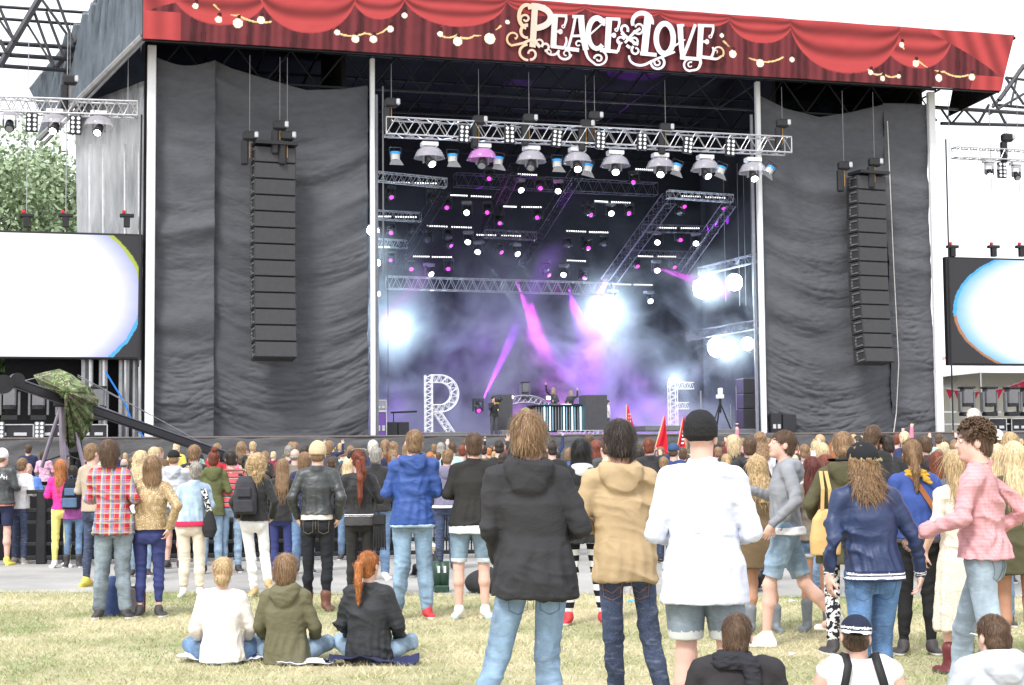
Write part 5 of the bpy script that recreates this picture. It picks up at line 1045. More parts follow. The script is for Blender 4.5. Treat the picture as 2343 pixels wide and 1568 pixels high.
    for k, (a, kn, an) in leg.items(): lk = 1. if (lower or {}).get('kind') in ('shorts', 'none', 'skirt') else .74; F_.put(cone(a + np.array([-.012 * k, 0, -.02]), kn, .068 * b_ * min(1, lk + .1), .050 * b_ * lk), .015); F_.put(cone(kn, kn + (an - kn) * .35 + np.array([0, -.012, 0]), .050 * b_ * lk, .056 * b_ * lk), .015 if lk < 1 else .03); F_.put(cone(kn + (an - kn) * .35, an, .050 * b_ * lk, .033 * lk), .01 if lk < 1 else .02); F_.put(cone(an, an + np.array([0, .10, -.04]), .035, .03), .02)
    for k, (s1, e1, w1, hd) in arm.items():
        ak = 1. if (upper or {}).get('sleeve', 1) < .85 else .76; F_.put(cone(s1, e1, .044 * b_ * ak, .036 * ak), .03 if ak == 1 else .01); F_.put(cone(e1, w1, .037 * ak, .025), .015 if ak == 1 else .008)
    for prim, kk in [(cone((0, -.022, -.07), (0, -.03, -.19), .058 if not fem else .045, .064 if not fem else .050), .03)]: F_.put(xf(prim, np.eye(3), HO), kk)
    hd_ = [(ell((0, -.018, .035), (.074, .094, .085)), .0), (ell((0, .022, -.035), (.060, .068, .082)), .03), (ell((0, .055, -.098), (.028, .026, .022)), .03), (cone((0, .078, .012), (0, .098, -.028), .008, .0135), .012), (ell((0, .075, .022), (.045, .016, .010)), .012),
           (ell((0, .082, -.062), (.021, .012, .006)), .006), (ell((0, .080, -.074), (.018, .012, .007)), .006)]
    for q, kk in hd_: F_.put(xf(q, HR, HO), kk)
    for s2 in (-1, 1):
        F_.put(xf(ell((s2 * .031, .094, .006), (.017, .014, .012)), HR, HO), .012, 'sub'); F_.put(xf(ell((s2 * .031, .075, .004), (.013, .013, .012)), HR, HO), .002)
        F_.put(xf(ell((s2 * .078, -.010, -.008), (.011, .021, .032)), HR, HO), .008)
    for k, (s1, e1, w1, hd) in arm.items():
        upv = V((0, -.3, 1)) if abs(hd[2]) < .6 * np.linalg.norm(hd) else (V((k * 1, -.2, 0)) if hd[2] < 0 else V((0, -1, 0)))
        if res < .02 or spec[k] in ('up', 'up2'):
            for q, kk in hand_prims(w1, hd, upv, k, .45 if hd[2] < .3 else .12, .25 if hd[2] > .3 else .05, 1.0 if res < .012 else 1.06): F_.put(q, kk)
        else: F_.put(ell(w1 + np.array(hd) / np.linalg.norm(hd) * .07, (.03, .03, .07)), .02)
    def mi_b(c_): 
        q = (c_ - HO) @ HR; lips = (np.abs(q[:, 0]) < .024) & (q[:, 1] > .078) & (q[:, 2] < -.054) & (q[:, 2] > -.083); brow = (np.abs(np.abs(q[:, 0]) - .032) < .019) & (q[:, 1] > .055) & (np.abs(q[:, 2] - .027) < .006)
        bd = (q[:, 1] > .0) & (q[:, 2] < -.045) & (q[:, 2] > -.14) & (~lips) & (np.abs(q[:, 2] + .05) + q[:, 1] * .1 > .01) if beard else np.zeros(len(q), bool)
        return np.where(lips, 1, np.where(brow | bd, 2, 0))
    body = emit('body', F_, [skin(tone), mat('lips', (.55, .27, .22), .5, var=.05), hairmat(beard or (hc if hc != 'white' else 'grey'))], mi=mi_b if (res < .02) else None)
    if facefeat or (face % 360 > 60 and face % 360 < 300):
        for s2 in (-1, 1):
            c_ = warp((HR @ np.array([s2 * .031, .0785, .004]) + HO)[None])[0]; o = MB().ball(c_, .0108, 10, 8).build('eye', mat('eye_white', (.7, .68, .66), .2, var=0), root, True); c2 = warp((HR @ np.array([s2 * .031, .0872, .004]) + HO)[None])[0]; MB().ball(c2, .0055, 8, 6).build('iris', mat('iris_dark', (.05, .04, .035), .2, var=0), o, True)
    # ---- lower garment
    lo_ = dict(kind='trousers', m=cloth('jeans_blue', (.17, .27, .42), pat='denim'), w=1., cuff=None); lo_.update(lower or {}); kd = lo_['kind']; w_ = lo_['w']; M_l = lo_['m']
    LG = np.concatenate([[v for a in leg.values() for v in a]]); l0 = LG.min(0) - .16; l1 = LG.max(0) + .19; l1[2] = max(l1[2], 1.08 + dz); l0[2] = max(l0[2], -.02 if dz else .015)
    if kd != 'none':
        F_ = Field(*axes(l0, l1, res))
        F_.put(loft([(.805 + dz, .115 * b_, .080, -.005), (.90 + dz, (.158 if not fem else .168) * b_, .112, -.016), (1.03 + dz, .142 * b_, .106, -.005), (1.06 + dz, .136 * b_, .100, -.0)], 2.3), 0)
        F_.put(ell((.070 * b_, -.044, .885 + dz), (.078, .076, .085)), .02); F_.put(ell((-.070 * b_, -.044, .885 + dz), (.078, .076, .085)), .02)
        for k, (a, kn, an) in leg.items():
            if kd == 'skirt': continue
            r0, r1, r2 = (.090 * w_ * b_, .068 * w_, .058 * w_) if kd != 'skinny' else (.086 * b_, .059, .043)
            F_.put(cone(a, kn, r0, r1), .012)
            if kd == 'shorts': 
                e = a + (kn - a) * lo_.get('len', .85); 
            else: F_.put(cone(kn, kn + (an - kn) * .4 + np.array([0, -.012, 0]), r1, r1 * .98), .02); F_.put(cone(kn + (an - kn) * .4 + np.array([0, -.012, 0]), an - (an - kn) * (.08 if lo_['cuff'] is None else lo_['cuff']), r1 * .96, r2), .02)
        if kd == 'shorts':
            for k, (a, kn, an) in leg.items():
                d = (kn - a); e = a + d * lo_.get('len', .85); dn = d / np.linalg.norm(d)
                F_.put(((lambda X, Y, Z, e=e, dn=dn: -((X - e[0]) * dn[0] + (Y - e[1]) * dn[1] + (Z - e[2]) * dn[2])), np.array([min(0, k * .4) + (.0), -.6, kn[2] - .3]), np.array([max(0, k * .4), .6, e[2] + .12])), .004, 'sub')
        if kd == 'skirt':
            le = lo_.get('len', .45); wd_ = lo_.get('hem', .26); F_ = Field(*axes((-.5, -.45, le - .03 + dz), (.5, .5, 1.12 + dz), res)); F_.put(loft([(le + dz, wd_, wd_ * .8, -.02), (.90 + dz, .19 * b_, .15, -.02), (1.05 + dz, .15 * b_, .12, 0)], 2.), 0)
        def disp(P, N):
            d = folds(P, seed, .006 * (1.2 if w_ > 1 else 1))
            for k, (a, kn, an) in leg.items():
                if kd == 'skirt': break
                near = np.sign(P[:, 0]) == np.sign(kn[0]); d = d + near * (limbfolds(P, N, a, kn, seed + 1, .0030, 24, .95, .25) + (limbfolds(P, N, kn, an, seed + 2, .0045, 26, .92, .30) if kd != 'shorts' else 0) + limbfolds(P, N, a, kn, seed + 5, .0025, 18, .15, .2))
            if kd == 'skirt': d = d + .012 * np.sin(np.arctan2(P[:, 1], P[:, 0]) * 14 + 3 * P[:, 2]) * np.clip((1.0 + dz - P[:, 2]) * 2.5, 0, 1)
            return d * (1.25 if res < .011 else 1.)
        mats_l = [M_l, lo_.get('m2', mat('turned_cuff', (.55, .60, .66), .8))]
        def mi_l(c_):
            if kd != 'shorts': return np.zeros(len(c_), int)
            z_ = {k: (a + (kn - a) * lo_.get('len', .85))[2] for k, (a, kn, an) in leg.items()}; zz = np.where(c_[:, 0] * 1 > 0, z_[1] if leg[1][1][0] > 0 else z_[-1], z_[-1] if leg[1][1][0] > 0 else z_[1]); return np.where(c_[:, 2] < zz + .045, 1, 0)
        name_l = {'trousers': 'trousers', 'skinny': 'trousers', 'shorts': 'shorts', 'skirt': 'skirt'}[kd]; emit(name_l, F_, mats_l, disp=disp, mi=mi_l if lo_.get('turn', kd == 'shorts') else None)
    # ---- shoes
    sh_ = dict(m=mat('shoe_dark', (.06, .055, .06), .6), sole=mat('sole_white', (.7, .7, .7), .7), boot=0.); sh_.update(shoes or {})
    if res < .03:
        for k, (a, kn, an) in leg.items():
            tz = sh_.get('toe', {}).get(k, 0) if isinstance(sh_.get('toe'), dict) else 0
            dirx = .12 * k; F_ = Field(*axes(an + (-.12, -.14, -.12), an + (.12, .24, .08 + sh_['boot']), min(res, .010)))
            g0 = an[2] - .09 if dz == 0 else an[2] - .06
            F_.put(loft([(g0 + .0, .046, .135, .052 + an[1], an[0] + dirx * .3), (g0 + .03, .048, .135, .052 + an[1], an[0] + dirx * .3), (g0 + .05, .043, .12, .045 + an[1], an[0] + dirx * .2)], 2.6), 0); F_.put(ell((an[0], an[1] + .01, g0 + .07), (.046, .08, .045)), .03); F_.put(cone(an + (0, 0, -.02), an + (0, -.005, .01 + sh_['boot']), .045, .048 + (.012 if sh_['boot'] else 0)), .02)
            emit('shoe', F_, [sh_['m'], sh_['sole']], mi=lambda c_, g0=g0: np.where(c_[:, 2] < g0 + .022, 1, 0))
    # ---- upper garment
    u_ = dict(kind='jacket', m=cloth('black_jacket', (.04, .04, .043)), hem=.90, w=1., hood=False, collar=.0, sleeve=1., under=None, flare=0., amp=.012, band=None, name=None, neck=.0); u_.update(upper or {}); ww = u_['w']; hm = u_['hem'] + dz
    pts = np.array([v for a in arm.values() for v in a[:3]]); l0 = pts.min(0) - .14; l1 = pts.max(0) + .14; l0[2] = min(l0[2], hm - .03); l1[2] = max(l1[2], 1.62 + dz); l0[1] = min(l0[1], -.30); l1[1] = max(l1[1], .24); l0[0] = min(l0[0], -.33); l1[0] = max(l1[0], .33)
    def torso(hem, w, add=0., ft=0.): 
        lx_ = (.097 * b_ + .090 * w_ * b_ + .014) if (kd in ('trousers', 'shorts') and hem < .94 + dz) else 0; ly_ = (.090 * w_ * b_ + .055) if lx_ else 0
        f2 = (.94 if fem else 1.) * b_; return loft([(hem, max((.163 + ft) * w * (1.06 if fem else 1.) * b_ + add, lx_), max(.130 * w + ft * .6 + add, ly_), -.014), (max(hem + .02, .98 + dz), max((.158 + ft * .7) * w * (1.03 if fem else 1.) * b_ + add, lx_ - .018), max(.126 * w + ft * .4 + add, ly_ - .015), -.014), (1.13 + dz, (.143 if fem else .152) * w * b_ + add, .116 * w + add, -.005), (1.30 + dz, .163 * w * f2 * (bw / b_) + add, .122 * w + add, -.005), (1.39 + dz, .156 * f2 * (bw / b_) + add, .104 + add, -.010), (1.45 + dz, .112 * f2 + add, .080 + add, -.014), (1.505 + dz, .066 + add * .5, .062, -.018)], 2.25)
    if u_['under'] is not None:
        uz = hm - u_['under'][1]; F_ = Field(*axes((-.32, -.26, uz - .02), (.32, .24, hm + .03), res)); F_.put(torso(uz, ww * .965, .002), 0); F_.put(half(2, hm + .012, -1), .004, 'sub'); emit('shirt_tail', F_, u_['under'][0], disp=lambda P, N: folds(P, seed + 7, .007))
    if u_['kind'] != 'none':
        F_ = Field(*axes(l0, l1, res)); F_.put(torso(hm, ww, 0, u_['flare']), 0)
        for k, (s1, e1, w1, hd) in arm.items():
            F_.put(cone(s1 + np.array([-.06 * k, 0, .012]), s1 + np.array([0, 0, -.02]), .066 * (.6 + .4 * ww), .060 * ww), .03)
            sl2 = u_['sleeve']; r0, r1, r2 = .059 * ww, .049 * ww, .040 * ww
            if sl2 > .5: F_.put(cone(s1, e1, r0, r1), .022); F_.put(cone(e1, e1 + (w1 - e1) * min(1, (sl2 - .5) * 2) * .97, r1, r2), .015)
            elif sl2 > 0: F_.put(cone(s1, s1 + (e1 - s1) * sl2 * 2, r0, r1 * 1.05), .04)
        if u_['collar']: F_.put(loft([(1.47 + dz, .085, .075, -.018), (1.50 + dz + u_['collar'], .070, .072, -.022)], 2.), .015)
        if u_['hood'] == 'down':
            for q in [ell((0, -.105, 1.455 + dz), (.125, .060, .075)), ell((.07, -.055, 1.50 + dz), (.06, .075, .04)), ell((-.07, -.055, 1.50 + dz), (.06, .075, .04)), ell((0, -.125, 1.395 + dz), (.085, .04, .06))]: F_.put(q, .03)
            F_.put(ell((0, -.055, 1.545 + dz), (.060, .045, .05)), .02, 'sub')
        if u_['hood'] == 'up': F_.put(xf(ell((0, -.02, .01), (.098, .125, .135)), HR, HO), .03); F_.put(cone(HO + (0, -.03, -.1), (0, -.02, 1.47 + dz), .09, .1), .03); F_.put(xf(ell((0, .13, -.01), (.075, .08, .10)), HR, HO), .02, 'sub')
        if u_['neck']: F_.put(ell((0, .02, 1.55 + dz), (.10, .11, u_['neck'])), .02, 'sub')
        F_.put(((lambda X, Y, Z: (Z - hm) + 0 * (X + Y)), np.array([-.2 * 1, -.4, hm - .2]), np.array([.2, .4, hm])), .003, 'sub') if False else None
        ab = u_['amp']
        def disp(P, N):
            d = folds(P, seed + 11, ab); low = np.exp(-((P[:, 2] - (hm + .12)) / .12) ** 2); d = d + low * .35 * ab * np.sin(np.arctan2(P[:, 1], P[:, 0]) * 13 + 5 * snoise(P * 4, seed, 1))
            for k, (s1, e1, w1, hd) in arm.items():
                near = (np.sign(P[:, 0]) == k) & (np.abs(P[:, 0]) > .13); d = d + near * (limbfolds(P, N, s1, e1, seed + 2, ab * .26, 24, .9, .35) + limbfolds(P, N, e1, w1, seed + 3, ab * .30, 26, .4, .6))
            return d * (1.2 if res < .011 else 1.)
        mats_u = [u_['m']]; mi_u = None
        bd = u_['band']
        if bd:                                     # list of (kind, z0, z1, material) bands at hem or cuffs
            mats_u += [q[-1] for q in bd]
            def mi_u(c_):
                out = np.zeros(len(c_), int)
                for i, q in enumerate(bd):
                    if q[0] == 'hem': out[(c_[:, 2] < hm + q[2]) & (c_[:, 2] >= hm + q[1]) & (np.abs(c_[:, 0]) < .24 * ww)] = i + 1
                    if q[0] == 'cuff':
                        for k, (s1, e1, w1, hd) in arm.items():
                            t_ = ((c_ - e1) @ (w1 - e1)) / ((w1 - e1) @ (w1 - e1)); dd = np.linalg.norm(c_ - e1 - t_[:, None] * (w1 - e1), axis=1); out[(t_ > q[1]) & (t_ < q[2]) & (dd < .085)] = i + 1
                    if q[0] == 'all': out[(c_[:, 2] > q[1] + dz) & (c_[:, 2] < q[2] + dz)] = i + 1
                return out
        emit(u_['name'] or u_['kind'], F_, mats_u, disp=disp, mi=mi_u)
    # ---- hair
    hfn = {'short': 0, 'tousled': 1, 'bob': 2, 'long': 3, 'pony': 4, 'bun': 5, 'curly': 6, 'buzz': 7, 'bald': 8, 'wavy': 9, 'medium': 10, 'none': 11, 'lowbun': 12, 'shag': 13}[hair]
    hres = min(res * .8, .012) if res < .02 else .016; HRI = HR
    if hfn != 11:
        zl = {13: -.27, 2: -.20, 3: -.42, 4: -.42, 6: -.24, 9: -.38, 10: -.16}.get(hfn, -.12); F_ = Field(*axes((-.19, -.24, zl - .04), (.19, .15, .22), hres)); big = {13: .012, 1: .016, 6: .034, 9: .014, 10: .012, 7: -.006, 2: .010, 3: .006}.get(hfn, .0)
        if hfn == 8: F_.put(ell((0, -.03, -.01), (.082, .092, .06)), 0); F_.put(half(2, .015, -1), .01, 'sub')
        else: F_.put(ell((0, -.020, .040), (.083 + big, .103 + big, .092 + big)), 0)
        if hfn in (0, 1, 5, 4, 12, 10): F_.put(ell((0, -.055, -.035), (.072 + big * .7, .062 + big, .065)), .03)
        if hfn == 7: F_.put(ell((0, -.055, -.03), (.072, .058, .055)), .02)
        if hfn == 10: F_.put(loft([(-.13, .075, .055, -.055), (-.05, .092, .075, -.04), (.03, .093, .09, -.03)], 2.), .03)
        if hfn == 2: F_.put(loft([(-.19, .098, .070, -.045), (-.10, .105, .085, -.035), (.02, .098, .10, -.025)], 2.), .03)
        if hfn == 13: F_.put(loft([(-.25, .075, .035, -.095), (-.16, .115, .055, -.075), (-.06, .108, .085, -.04), (.03, .098, .10, -.025)], 2.), .03)
        if hfn in (3, 9): F_.put(loft([(-.38 if hfn == 3 else -.30, .045, .022, -.125), (-.30, .085, .035, -.115), (-.18, .098, .055, -.085), (-.06, .098, .085, -.04), (.03, .095, .10, -.025)] if hfn == 3 else [(-.34, .075, .03, -.13), (-.26, .115, .045, -.12), (-.16, .120, .065, -.085), (-.05, .108, .09, -.035), (.03, .100, .10, -.025)], 2.), .03)
        if hfn == 6: F_.put(loft([(-.20, .09, .06, -.07), (-.10, .125, .10, -.04), (.02, .118, .11, -.02)], 2.), .04)
        F_.put(ell((0, .130, -.045), (.085, .085, .115)), .02, 'sub'); 
        if hfn in (0, 1, 4, 5, 7, 8, 12):
            for s2 in (-1, 1): F_.put(ell((s2 * .105, .0, -.045), (.042, .05, .055)), .01, 'sub')
            F_.put(half(2, -.098, 1), .02, 'sub')
        if hfn == 4:
            F_.put(cone((0, -.115, .03), (0, -.165, .015), .022, .03), .01); F_.put(cone((0, -.165, .015), (.01, -.185, -.13), .034, .030), .02); F_.put(cone((.01, -.185, -.13), (.0, -.165, -.30), .030, .012), .02)
        if hfn == 5: F_.put(ell((0, -.07, .145), (.045, .045, .042)), .008)
        if hfn == 12: F_.put(ell((.0, -.125, -.03), (.055, .035, .038)), .01)
        q = F_.surf()
        if q is not None:
            P, Q = q; P = relax(P, Q, 1); N = vnormals(P, Q); am = {13: .009, 6: .014, 9: .010, 1: .007, 12: .005}.get(hfn, .003)
            if hfn in (6, 9, 13): d = am * snoise(P * 32, seed, 2) + am * .5 * snoise(P * 75, seed + 4, 1)
            elif hfn == 1: d = .007 * snoise(P * np.array([22, 22, 13]), seed, 2) + .002 * snoise(P * 60, seed + 1, 1)
            else: d = am * snoise(P * np.array([45, 45, 10]), seed, 2)
            P = P + N * d[:, None]; hv = P; Pw = P @ HR.T + HO
            if hat is None or hfn in (3, 4, 9, 6, 2, 10) or True: hair_o = obj('hair', npmesh('hair', warp(Pw), Q, hairmat(hc)), root)
            ns = strands or (0 if res > .02 else (1500 if res < .011 else 600))
            if ns and hfn != 8:
                rr_ = np.random.RandomState(seed); ok = np.where((N[:, 2] > -.6) & ~((P[:, 1] > .06) & (P[:, 2] < .02)) & ((P[:, 2] < .0) if hat else True))[0]; id_ = rr_.choice(ok, min(ns, len(ok)), replace=False); p = P[id_]; n_ = N[id_]; L0 = {13: .05, 0: .030, 1: .045, 7: .010, 6: .05, 9: .09, 3: .16, 2: .08, 10: .07, 4: .05, 5: .04, 12: .04}[hfn]
                crown = np.array([0, -.06, .14]); fl = p - crown; fl[:, 2] -= .08
                if hfn == 4: fl = np.array([0, -.12, .03]) - p
                fl = fl - (fl * n_).sum(1, keepdims=True) * n_; fl /= np.linalg.norm(fl, axis=1, keepdims=True) + 1e-6; fl += rr_.normal(0, {6: .6, 9: .20, 1: .22, 13: .4, 3: .06, 2: .05, 4: .07}.get(hfn, .12), p.shape); ln = L0 * rr_.uniform(.6, 1.4, (len(p), 1)); side = np.cross(fl, n_); side /= np.linalg.norm(side, axis=1, keepdims=True) + 1e-6; wd = rr_.uniform(.0008, .0019, (len(p), 1)) * (1.3 if res > .0098 else 1)
                p1 = p + fl * ln * .5 + n_ * .004; p2 = p + fl * ln + n_ * (.002 if hfn != 1 else .004) + np.array([0, 0, -.25]) * ln * .4; vs = np.stack([p - side * wd - n_ * .002, p + side * wd - n_ * .002, p1 + side * wd, p1 - side * wd, p2 + side * wd * .3, p2 - side * wd * .3], 1).reshape(-1, 3); k6 = np.arange(len(p))[:, None] * 6
                qs = np.concatenate([k6 + [0, 1, 2, 3], k6 + [3, 2, 4, 5]]); tag(obj('hair_strands', npmesh('hair_strands', warp(vs @ HR.T + HO), qs, hairmat(hc)), root), kind='stuff')
    # ---- hat
    if hat:
        hk = hat['kind']; F_ = Field(*axes((-.17, -.2, -.1), (.17, .26, .22), hres * .9)); M_h = hat['m']
        if hk == 'beanie':
            F_.put(ell((0, -.018, .052), (.090, .110, .098)), 0); F_.put(loft([(.0, .090, .110, -.018), (.055, .092, .112, -.018)], 2.), .01); F_.put(loft([(.052, .087, .107, -.018), (.060, .087, .107, -.018)], 2.), .0); F_.put(half(2, -.022, 1), .006, 'sub')
        if hk in ('cap', 'backcap', 'sidecap'):
            F_.put(ell((0, -.015, .045), (.090, .108, .088)), 0); F_.put(half(2, .018, 1), .004, 'sub')
            by = {'cap': (0, .12), 'backcap': (0, -.13), 'sidecap': (-.12, .05)}[hk]; F_.put(ell((by[0], by[1], .025), (.070 if hk != 'sidecap' else .085, .085 if hk != 'sidecap' else .07, .010)), .008)
        if hk == 'hat': F_.put(ell((0, -.015, .075), (.085, .105, .075)), 0); F_.put(ell((0, -.015, .035), (.15, .17, .012)), .01)
        q = F_.surf(); P, Q = relax(q[0], q[1], 1), q[1]; N = vnormals(P, Q); P = P * ({9: 1.14, 13: 1.13, 1: 1.16, 3: 1.08, 2: 1.12, 10: 1.12}.get(hfn, 1.02 if hfn in (0, 4, 5) else 1.))
        if hk == 'beanie': P = P + N * (.003 * snoise(P * 25, seed, 2))[:, None]
        mm = [M_h] + ([hat['m2']] if 'm2' in hat else []); mi_ = None
        if 'm2' in hat:
            c_ = P[Q].mean(1); zz = hat.get('z', (.03, .055)); mi_ = np.zeros(len(c_), int)
            for (za, zb) in (zz if hasattr(zz[0], '__len__') else [zz]): mi_[(c_[:, 2] > za) & (c_[:, 2] < zb)] = 1
        ho = obj('hat', npmesh('hat', P, Q, mm, mi=mi_), root); Mh = Matrix(HR.tolist()).to_4x4(); off = warp(HO[None])[0]; ho.matrix_local = Matrix.Translation(V(off)) @ Mh
        if hk == 'backcap' and hat.get('button'): MB().ball((0, -.015, .133), .008, 8, 5).build('button', mat('gold_button', (.7, .55, .1), .4), ho)
        root['_h'] = 1
    for fn in extras: fn(root, dict(warp=warp, up=up, HR=HR, HO=HO, arm=arm, leg=leg, res=res, emit=emit, Field=Field, seed=seed, hs=hs))
    if '_h' in root: del root['_h']
    return root
def wpt(root, p):                      # a point of a person's own frame, in the world
    bpy.context.view_layer.update() if False else None
    M = Matrix.LocRotScale(root.location, root.rotation_euler, root.scale); return M @ V(p)

def pockets(root, col, w_=.062, zt=.965, hh=.13, xc=.082, th=.0013):
    """back-pocket outlines and the seat seam, laid on the trousers' own surface"""
    tr = [c for c in root.children if c.name.split('.')[0] in ('trousers', 'shorts')][0]; me = tr.data; n = len(me.vertices); P = np.empty(n * 3, np.float32); me.vertices.foreach_get('co', P); P = P.reshape(-1, 3); P = P[P[:, 1] < .0]
    def on(x, z): d = (P[:, 0] - x) ** 2 + (P[:, 2] - z) ** 2; i = np.argsort(d)[:4]; return V((x, float(P[i, 1].min()) - .0015, z))
    def line(pts):
        b = MB(); q = []
        for (x0, z0), (x1, z1) in zip(pts[:-1], pts[1:]):
            for k in range(6): t = k / 6; q.append(on(x0 + (x1 - x0) * t, z0 + (z1 - z0) * t))
        q.append(on(*pts[-1])); b.path(q, th, 4); return b
    for s_ in (-1, 1):
        x = xc * s_; line([(x - w_ * .9, zt), (x - w_ * .8, zt - hh), (x, zt - hh - .022), (x + w_ * .8, zt - hh), (x + w_ * .9, zt), (x - w_ * .9, zt)]).build('pocket_stitching', col, root)
        if col is OST: line([(x - w_ * .75, zt - .06), (x, zt - .082), (x + w_ * .7, zt - .045)]).build('pocket_emblem', col, root)
    line([(0, zt + .05), (0, zt - .10)]).build('seat_seam', col, root)
OST = mat('orange_stitching', (.62, .25, .05), .7); TST = mat('tan_stitching', (.36, .30, .20), .7); DST = mat('dark_denim_seam', (.09, .13, .20), .8)
# ------------------------------------------------------------------ the people nearest the camera
import time as _time
_t0 = _time.time()
J_blue = cloth('jeans_mid_blue', (.17, .28, .46), pat='denim', bump=.5); J_light = cloth('jeans_light', (.38, .52, .68), pat='denim', bump=.45); J_dark = cloth('jeans_dark', (.045, .07, .15), pat='denim', bump=.5); J_navy = cloth('trousers_navy', (.045, .055, .17), bump=.35); J_black = cloth('trousers_black', (.02, .02, .022), bump=.35); J_wash = cloth('jeans_washed', (.27, .33, .38), pat='denim', bump=.5)
W_tr = cloth('trousers_white', (.86, .85, .86), bump=.3); Cr_tr = cloth('trousers_cream', (.76, .68, .58), bump=.3); Ye_tr = cloth('trousers_yellow', (.85, .74, .22), bump=.3)
B_cot = cloth('black_cotton', (.038, .038, .042), bump=.4, bs=14); B_lea = cloth('black_leather', (.045, .05, .052), rough=.42, bump=.45, bs=16, spec=.5); B_fab = cloth('black_wool', (.03, .03, .032), sheen=.2); Kh = cloth('khaki_cotton', (.46, .34, .20), bump=.3, bs=9); Wsh = cloth('white_shirt', (.66, .69, .80), pat='windowpane', bump=.25, bs=8)
Gr_h = cloth('grey_marl', (.27, .28, .31), bump=.25, bs=12); Gr_l = cloth('light_grey_marl', (.52, .54, .58), bump=.25); Nv_s = cloth('navy_satin', (.016, .032, .10), rough=.52, bump=.4, bs=8, spec=.6); Bl = cloth('royal_blue', (.030, .075, .27), rough=.6, bump=.4, bs=9, spec=.4); Bl2 = cloth('cobalt_blue', (.045, .085, .30), rough=.65, bump=.4, bs=10)
Pk = cloth('pink_check_shirt', (.62, .35, .37), pat='pink_check', bump=.3); Pl = cloth('plaid_shirt', (.6, .1, .1), pat='plaid', bump=.3); Sq = cloth('gold_sequin', (.36, .25, .13), pat='sequin', bump=.25, bs=30); Dv = cloth('light_denim', (.62, .80, 1.0), pat='denim', bump=.3); Ol = cloth('olive_parka', (.085, .080, .045), bump=.45, bs=11); Ol2 = cloth('olive_green_parka', (.12, .13, .055), bump=.4); Sage = cloth('sage_parka', (.15, .14, .085), bump=.5, bs=10)
Be = cloth('beige_knit', (.46, .38, .30), pat='knit', bump=.2); Crm = cloth('cream_knit', (.86, .80, .77), pat='knit', bump=.2); Rd = cloth('red_cotton', (.62, .03, .09), bump=.2); Mg = cloth('pink_sweater', (.85, .05, .32), bump=.3); Pc = cloth('purple_check', (.42, .12, .42), pat='check', bump=.2); Wt = cloth('white_cotton', (.82, .82, .84), bump=.2); Tq = cloth('blue_tee', (.16, .30, .75), bump=.2); St = cloth('striped_sweater', (.60, .11, .13), pat='stripes', bump=.2); Nvw = cloth('navy_wool', (.035, .04, .085)); Vg = cloth('violet_grey', (.20, .19, .27), bump=.3); Br = cloth('brown_dress', (.15, .105, .06), bump=.5, bs=8); Lace = cloth('cream_lace', (.80, .73, .62), pat='lace', bump=.4, bs=60); Pt = cloth('monochrome_print', (.5, .5, .5), pat='print'); Tg = cloth('striped_tights', (.5, .5, .5), pat='tights', bump=.1); Gc = cloth('charcoal_cotton', (.08, .075, .08)); Mst = cloth('mustard_scarf', (.62, .36, .05), bump=.8, bs=30); Bsc = cloth('black_scarf', (.03, .03, .038), bump=.7, bs=18)
SW = mat('shoe_white', (.78, .76, .74), .6); SR = mat('shoe_red', (.55, .05, .06), .6); SB = mat('shoe_brown', (.16, .07, .05), .5); SY = mat('shoe_yellow', (.70, .60, .12), .6); SG = mat('boot_grey', (.20, .22, .25), .4); SD = mat('shoe_dark', (.06, .055, .06), .6); SBg = mat('boot_burgundy', (.14, .03, .035), .4); Cuf = mat('rolled_cuff', (.55, .57, .55), .8); Wb = mat('white_band', (.82, .82, .86), .7); Nb = mat('navy_band', (.02, .03, .09), .6)
WB = [('hem', .0, .016, Nb), ('hem', .016, .030, Wb), ('hem', .030, .040, Nb), ('hem', .040, .054, Wb), ('hem', .054, .066, Nb)]
def slab(root, name, pts, wv, th, m): return MB().ribbon(pts, wv, th).build(name, m, root, True)
def fieldobj(name, prims, m, parent=None, h=.012, disp=None, mi=None, loc=None):
    lo = np.min([p[0][1] for p in prims if len(p) < 3], 0) - .04; hi = np.max([p[0][2] for p in prims if len(p) < 3], 0) + .04; F_ = Field(*axes(lo, hi, h))
    for p in prims: F_.put(p[0], p[1], p[2] if len(p) > 2 else 'add')
    P, Q = F_.surf(); P = relax(P, Q, 1)
    if disp: P = P + vnormals(P, Q) * disp(P)[:, None]
    return obj(name, npmesh(name, P, Q, m, mi=None if mi is None else mi(P[Q].mean(1))), parent, loc)
def on_back(root, off=(0, 0, 0)):      # an Empty in the world that sits where a worn bag hangs
    p = wpt(root, off); e = empty('tmp', p, 0); e.rotation_euler = root.rotation_euler; e.scale = root.scale; return e
def jean_pockets(root, c):             # stitched back pockets, proud of the seat
    pass
BIG = 'people standing close to the camera'; MIDG = 'people standing on the grass and path watching the stage'; SITG = 'people sitting on the grass in front'
A = person('tall man with tousled light-brown hair in a long black parka and faded jeans', 1217, 415, 950, 3, 'tousled', 'light', .0088, 1, BIG, arms=((.250, -.02, 1.18), (.15, .17, 1.12), (-.6, .8, .1)), arml=((.225, -.05, 1.18), (.18, .12, 1.00), (-.3, .6, -.6)),
   legs=(((.07, .03, .50), (.10, .0, .09)), ((-.19, .02, .50), (-.33, -.03, .09))), upper=dict(m=B_cot, hem=.81, w=1.15, hood='down', flare=.035, amp=.017, name='parka'), lower=dict(m=cloth('jeans_faded', (.27, .40, .56), pat='denim', bump=.5), w=.98), shoes=dict(m=SB), strands=2200, build=1.02, hat=None)
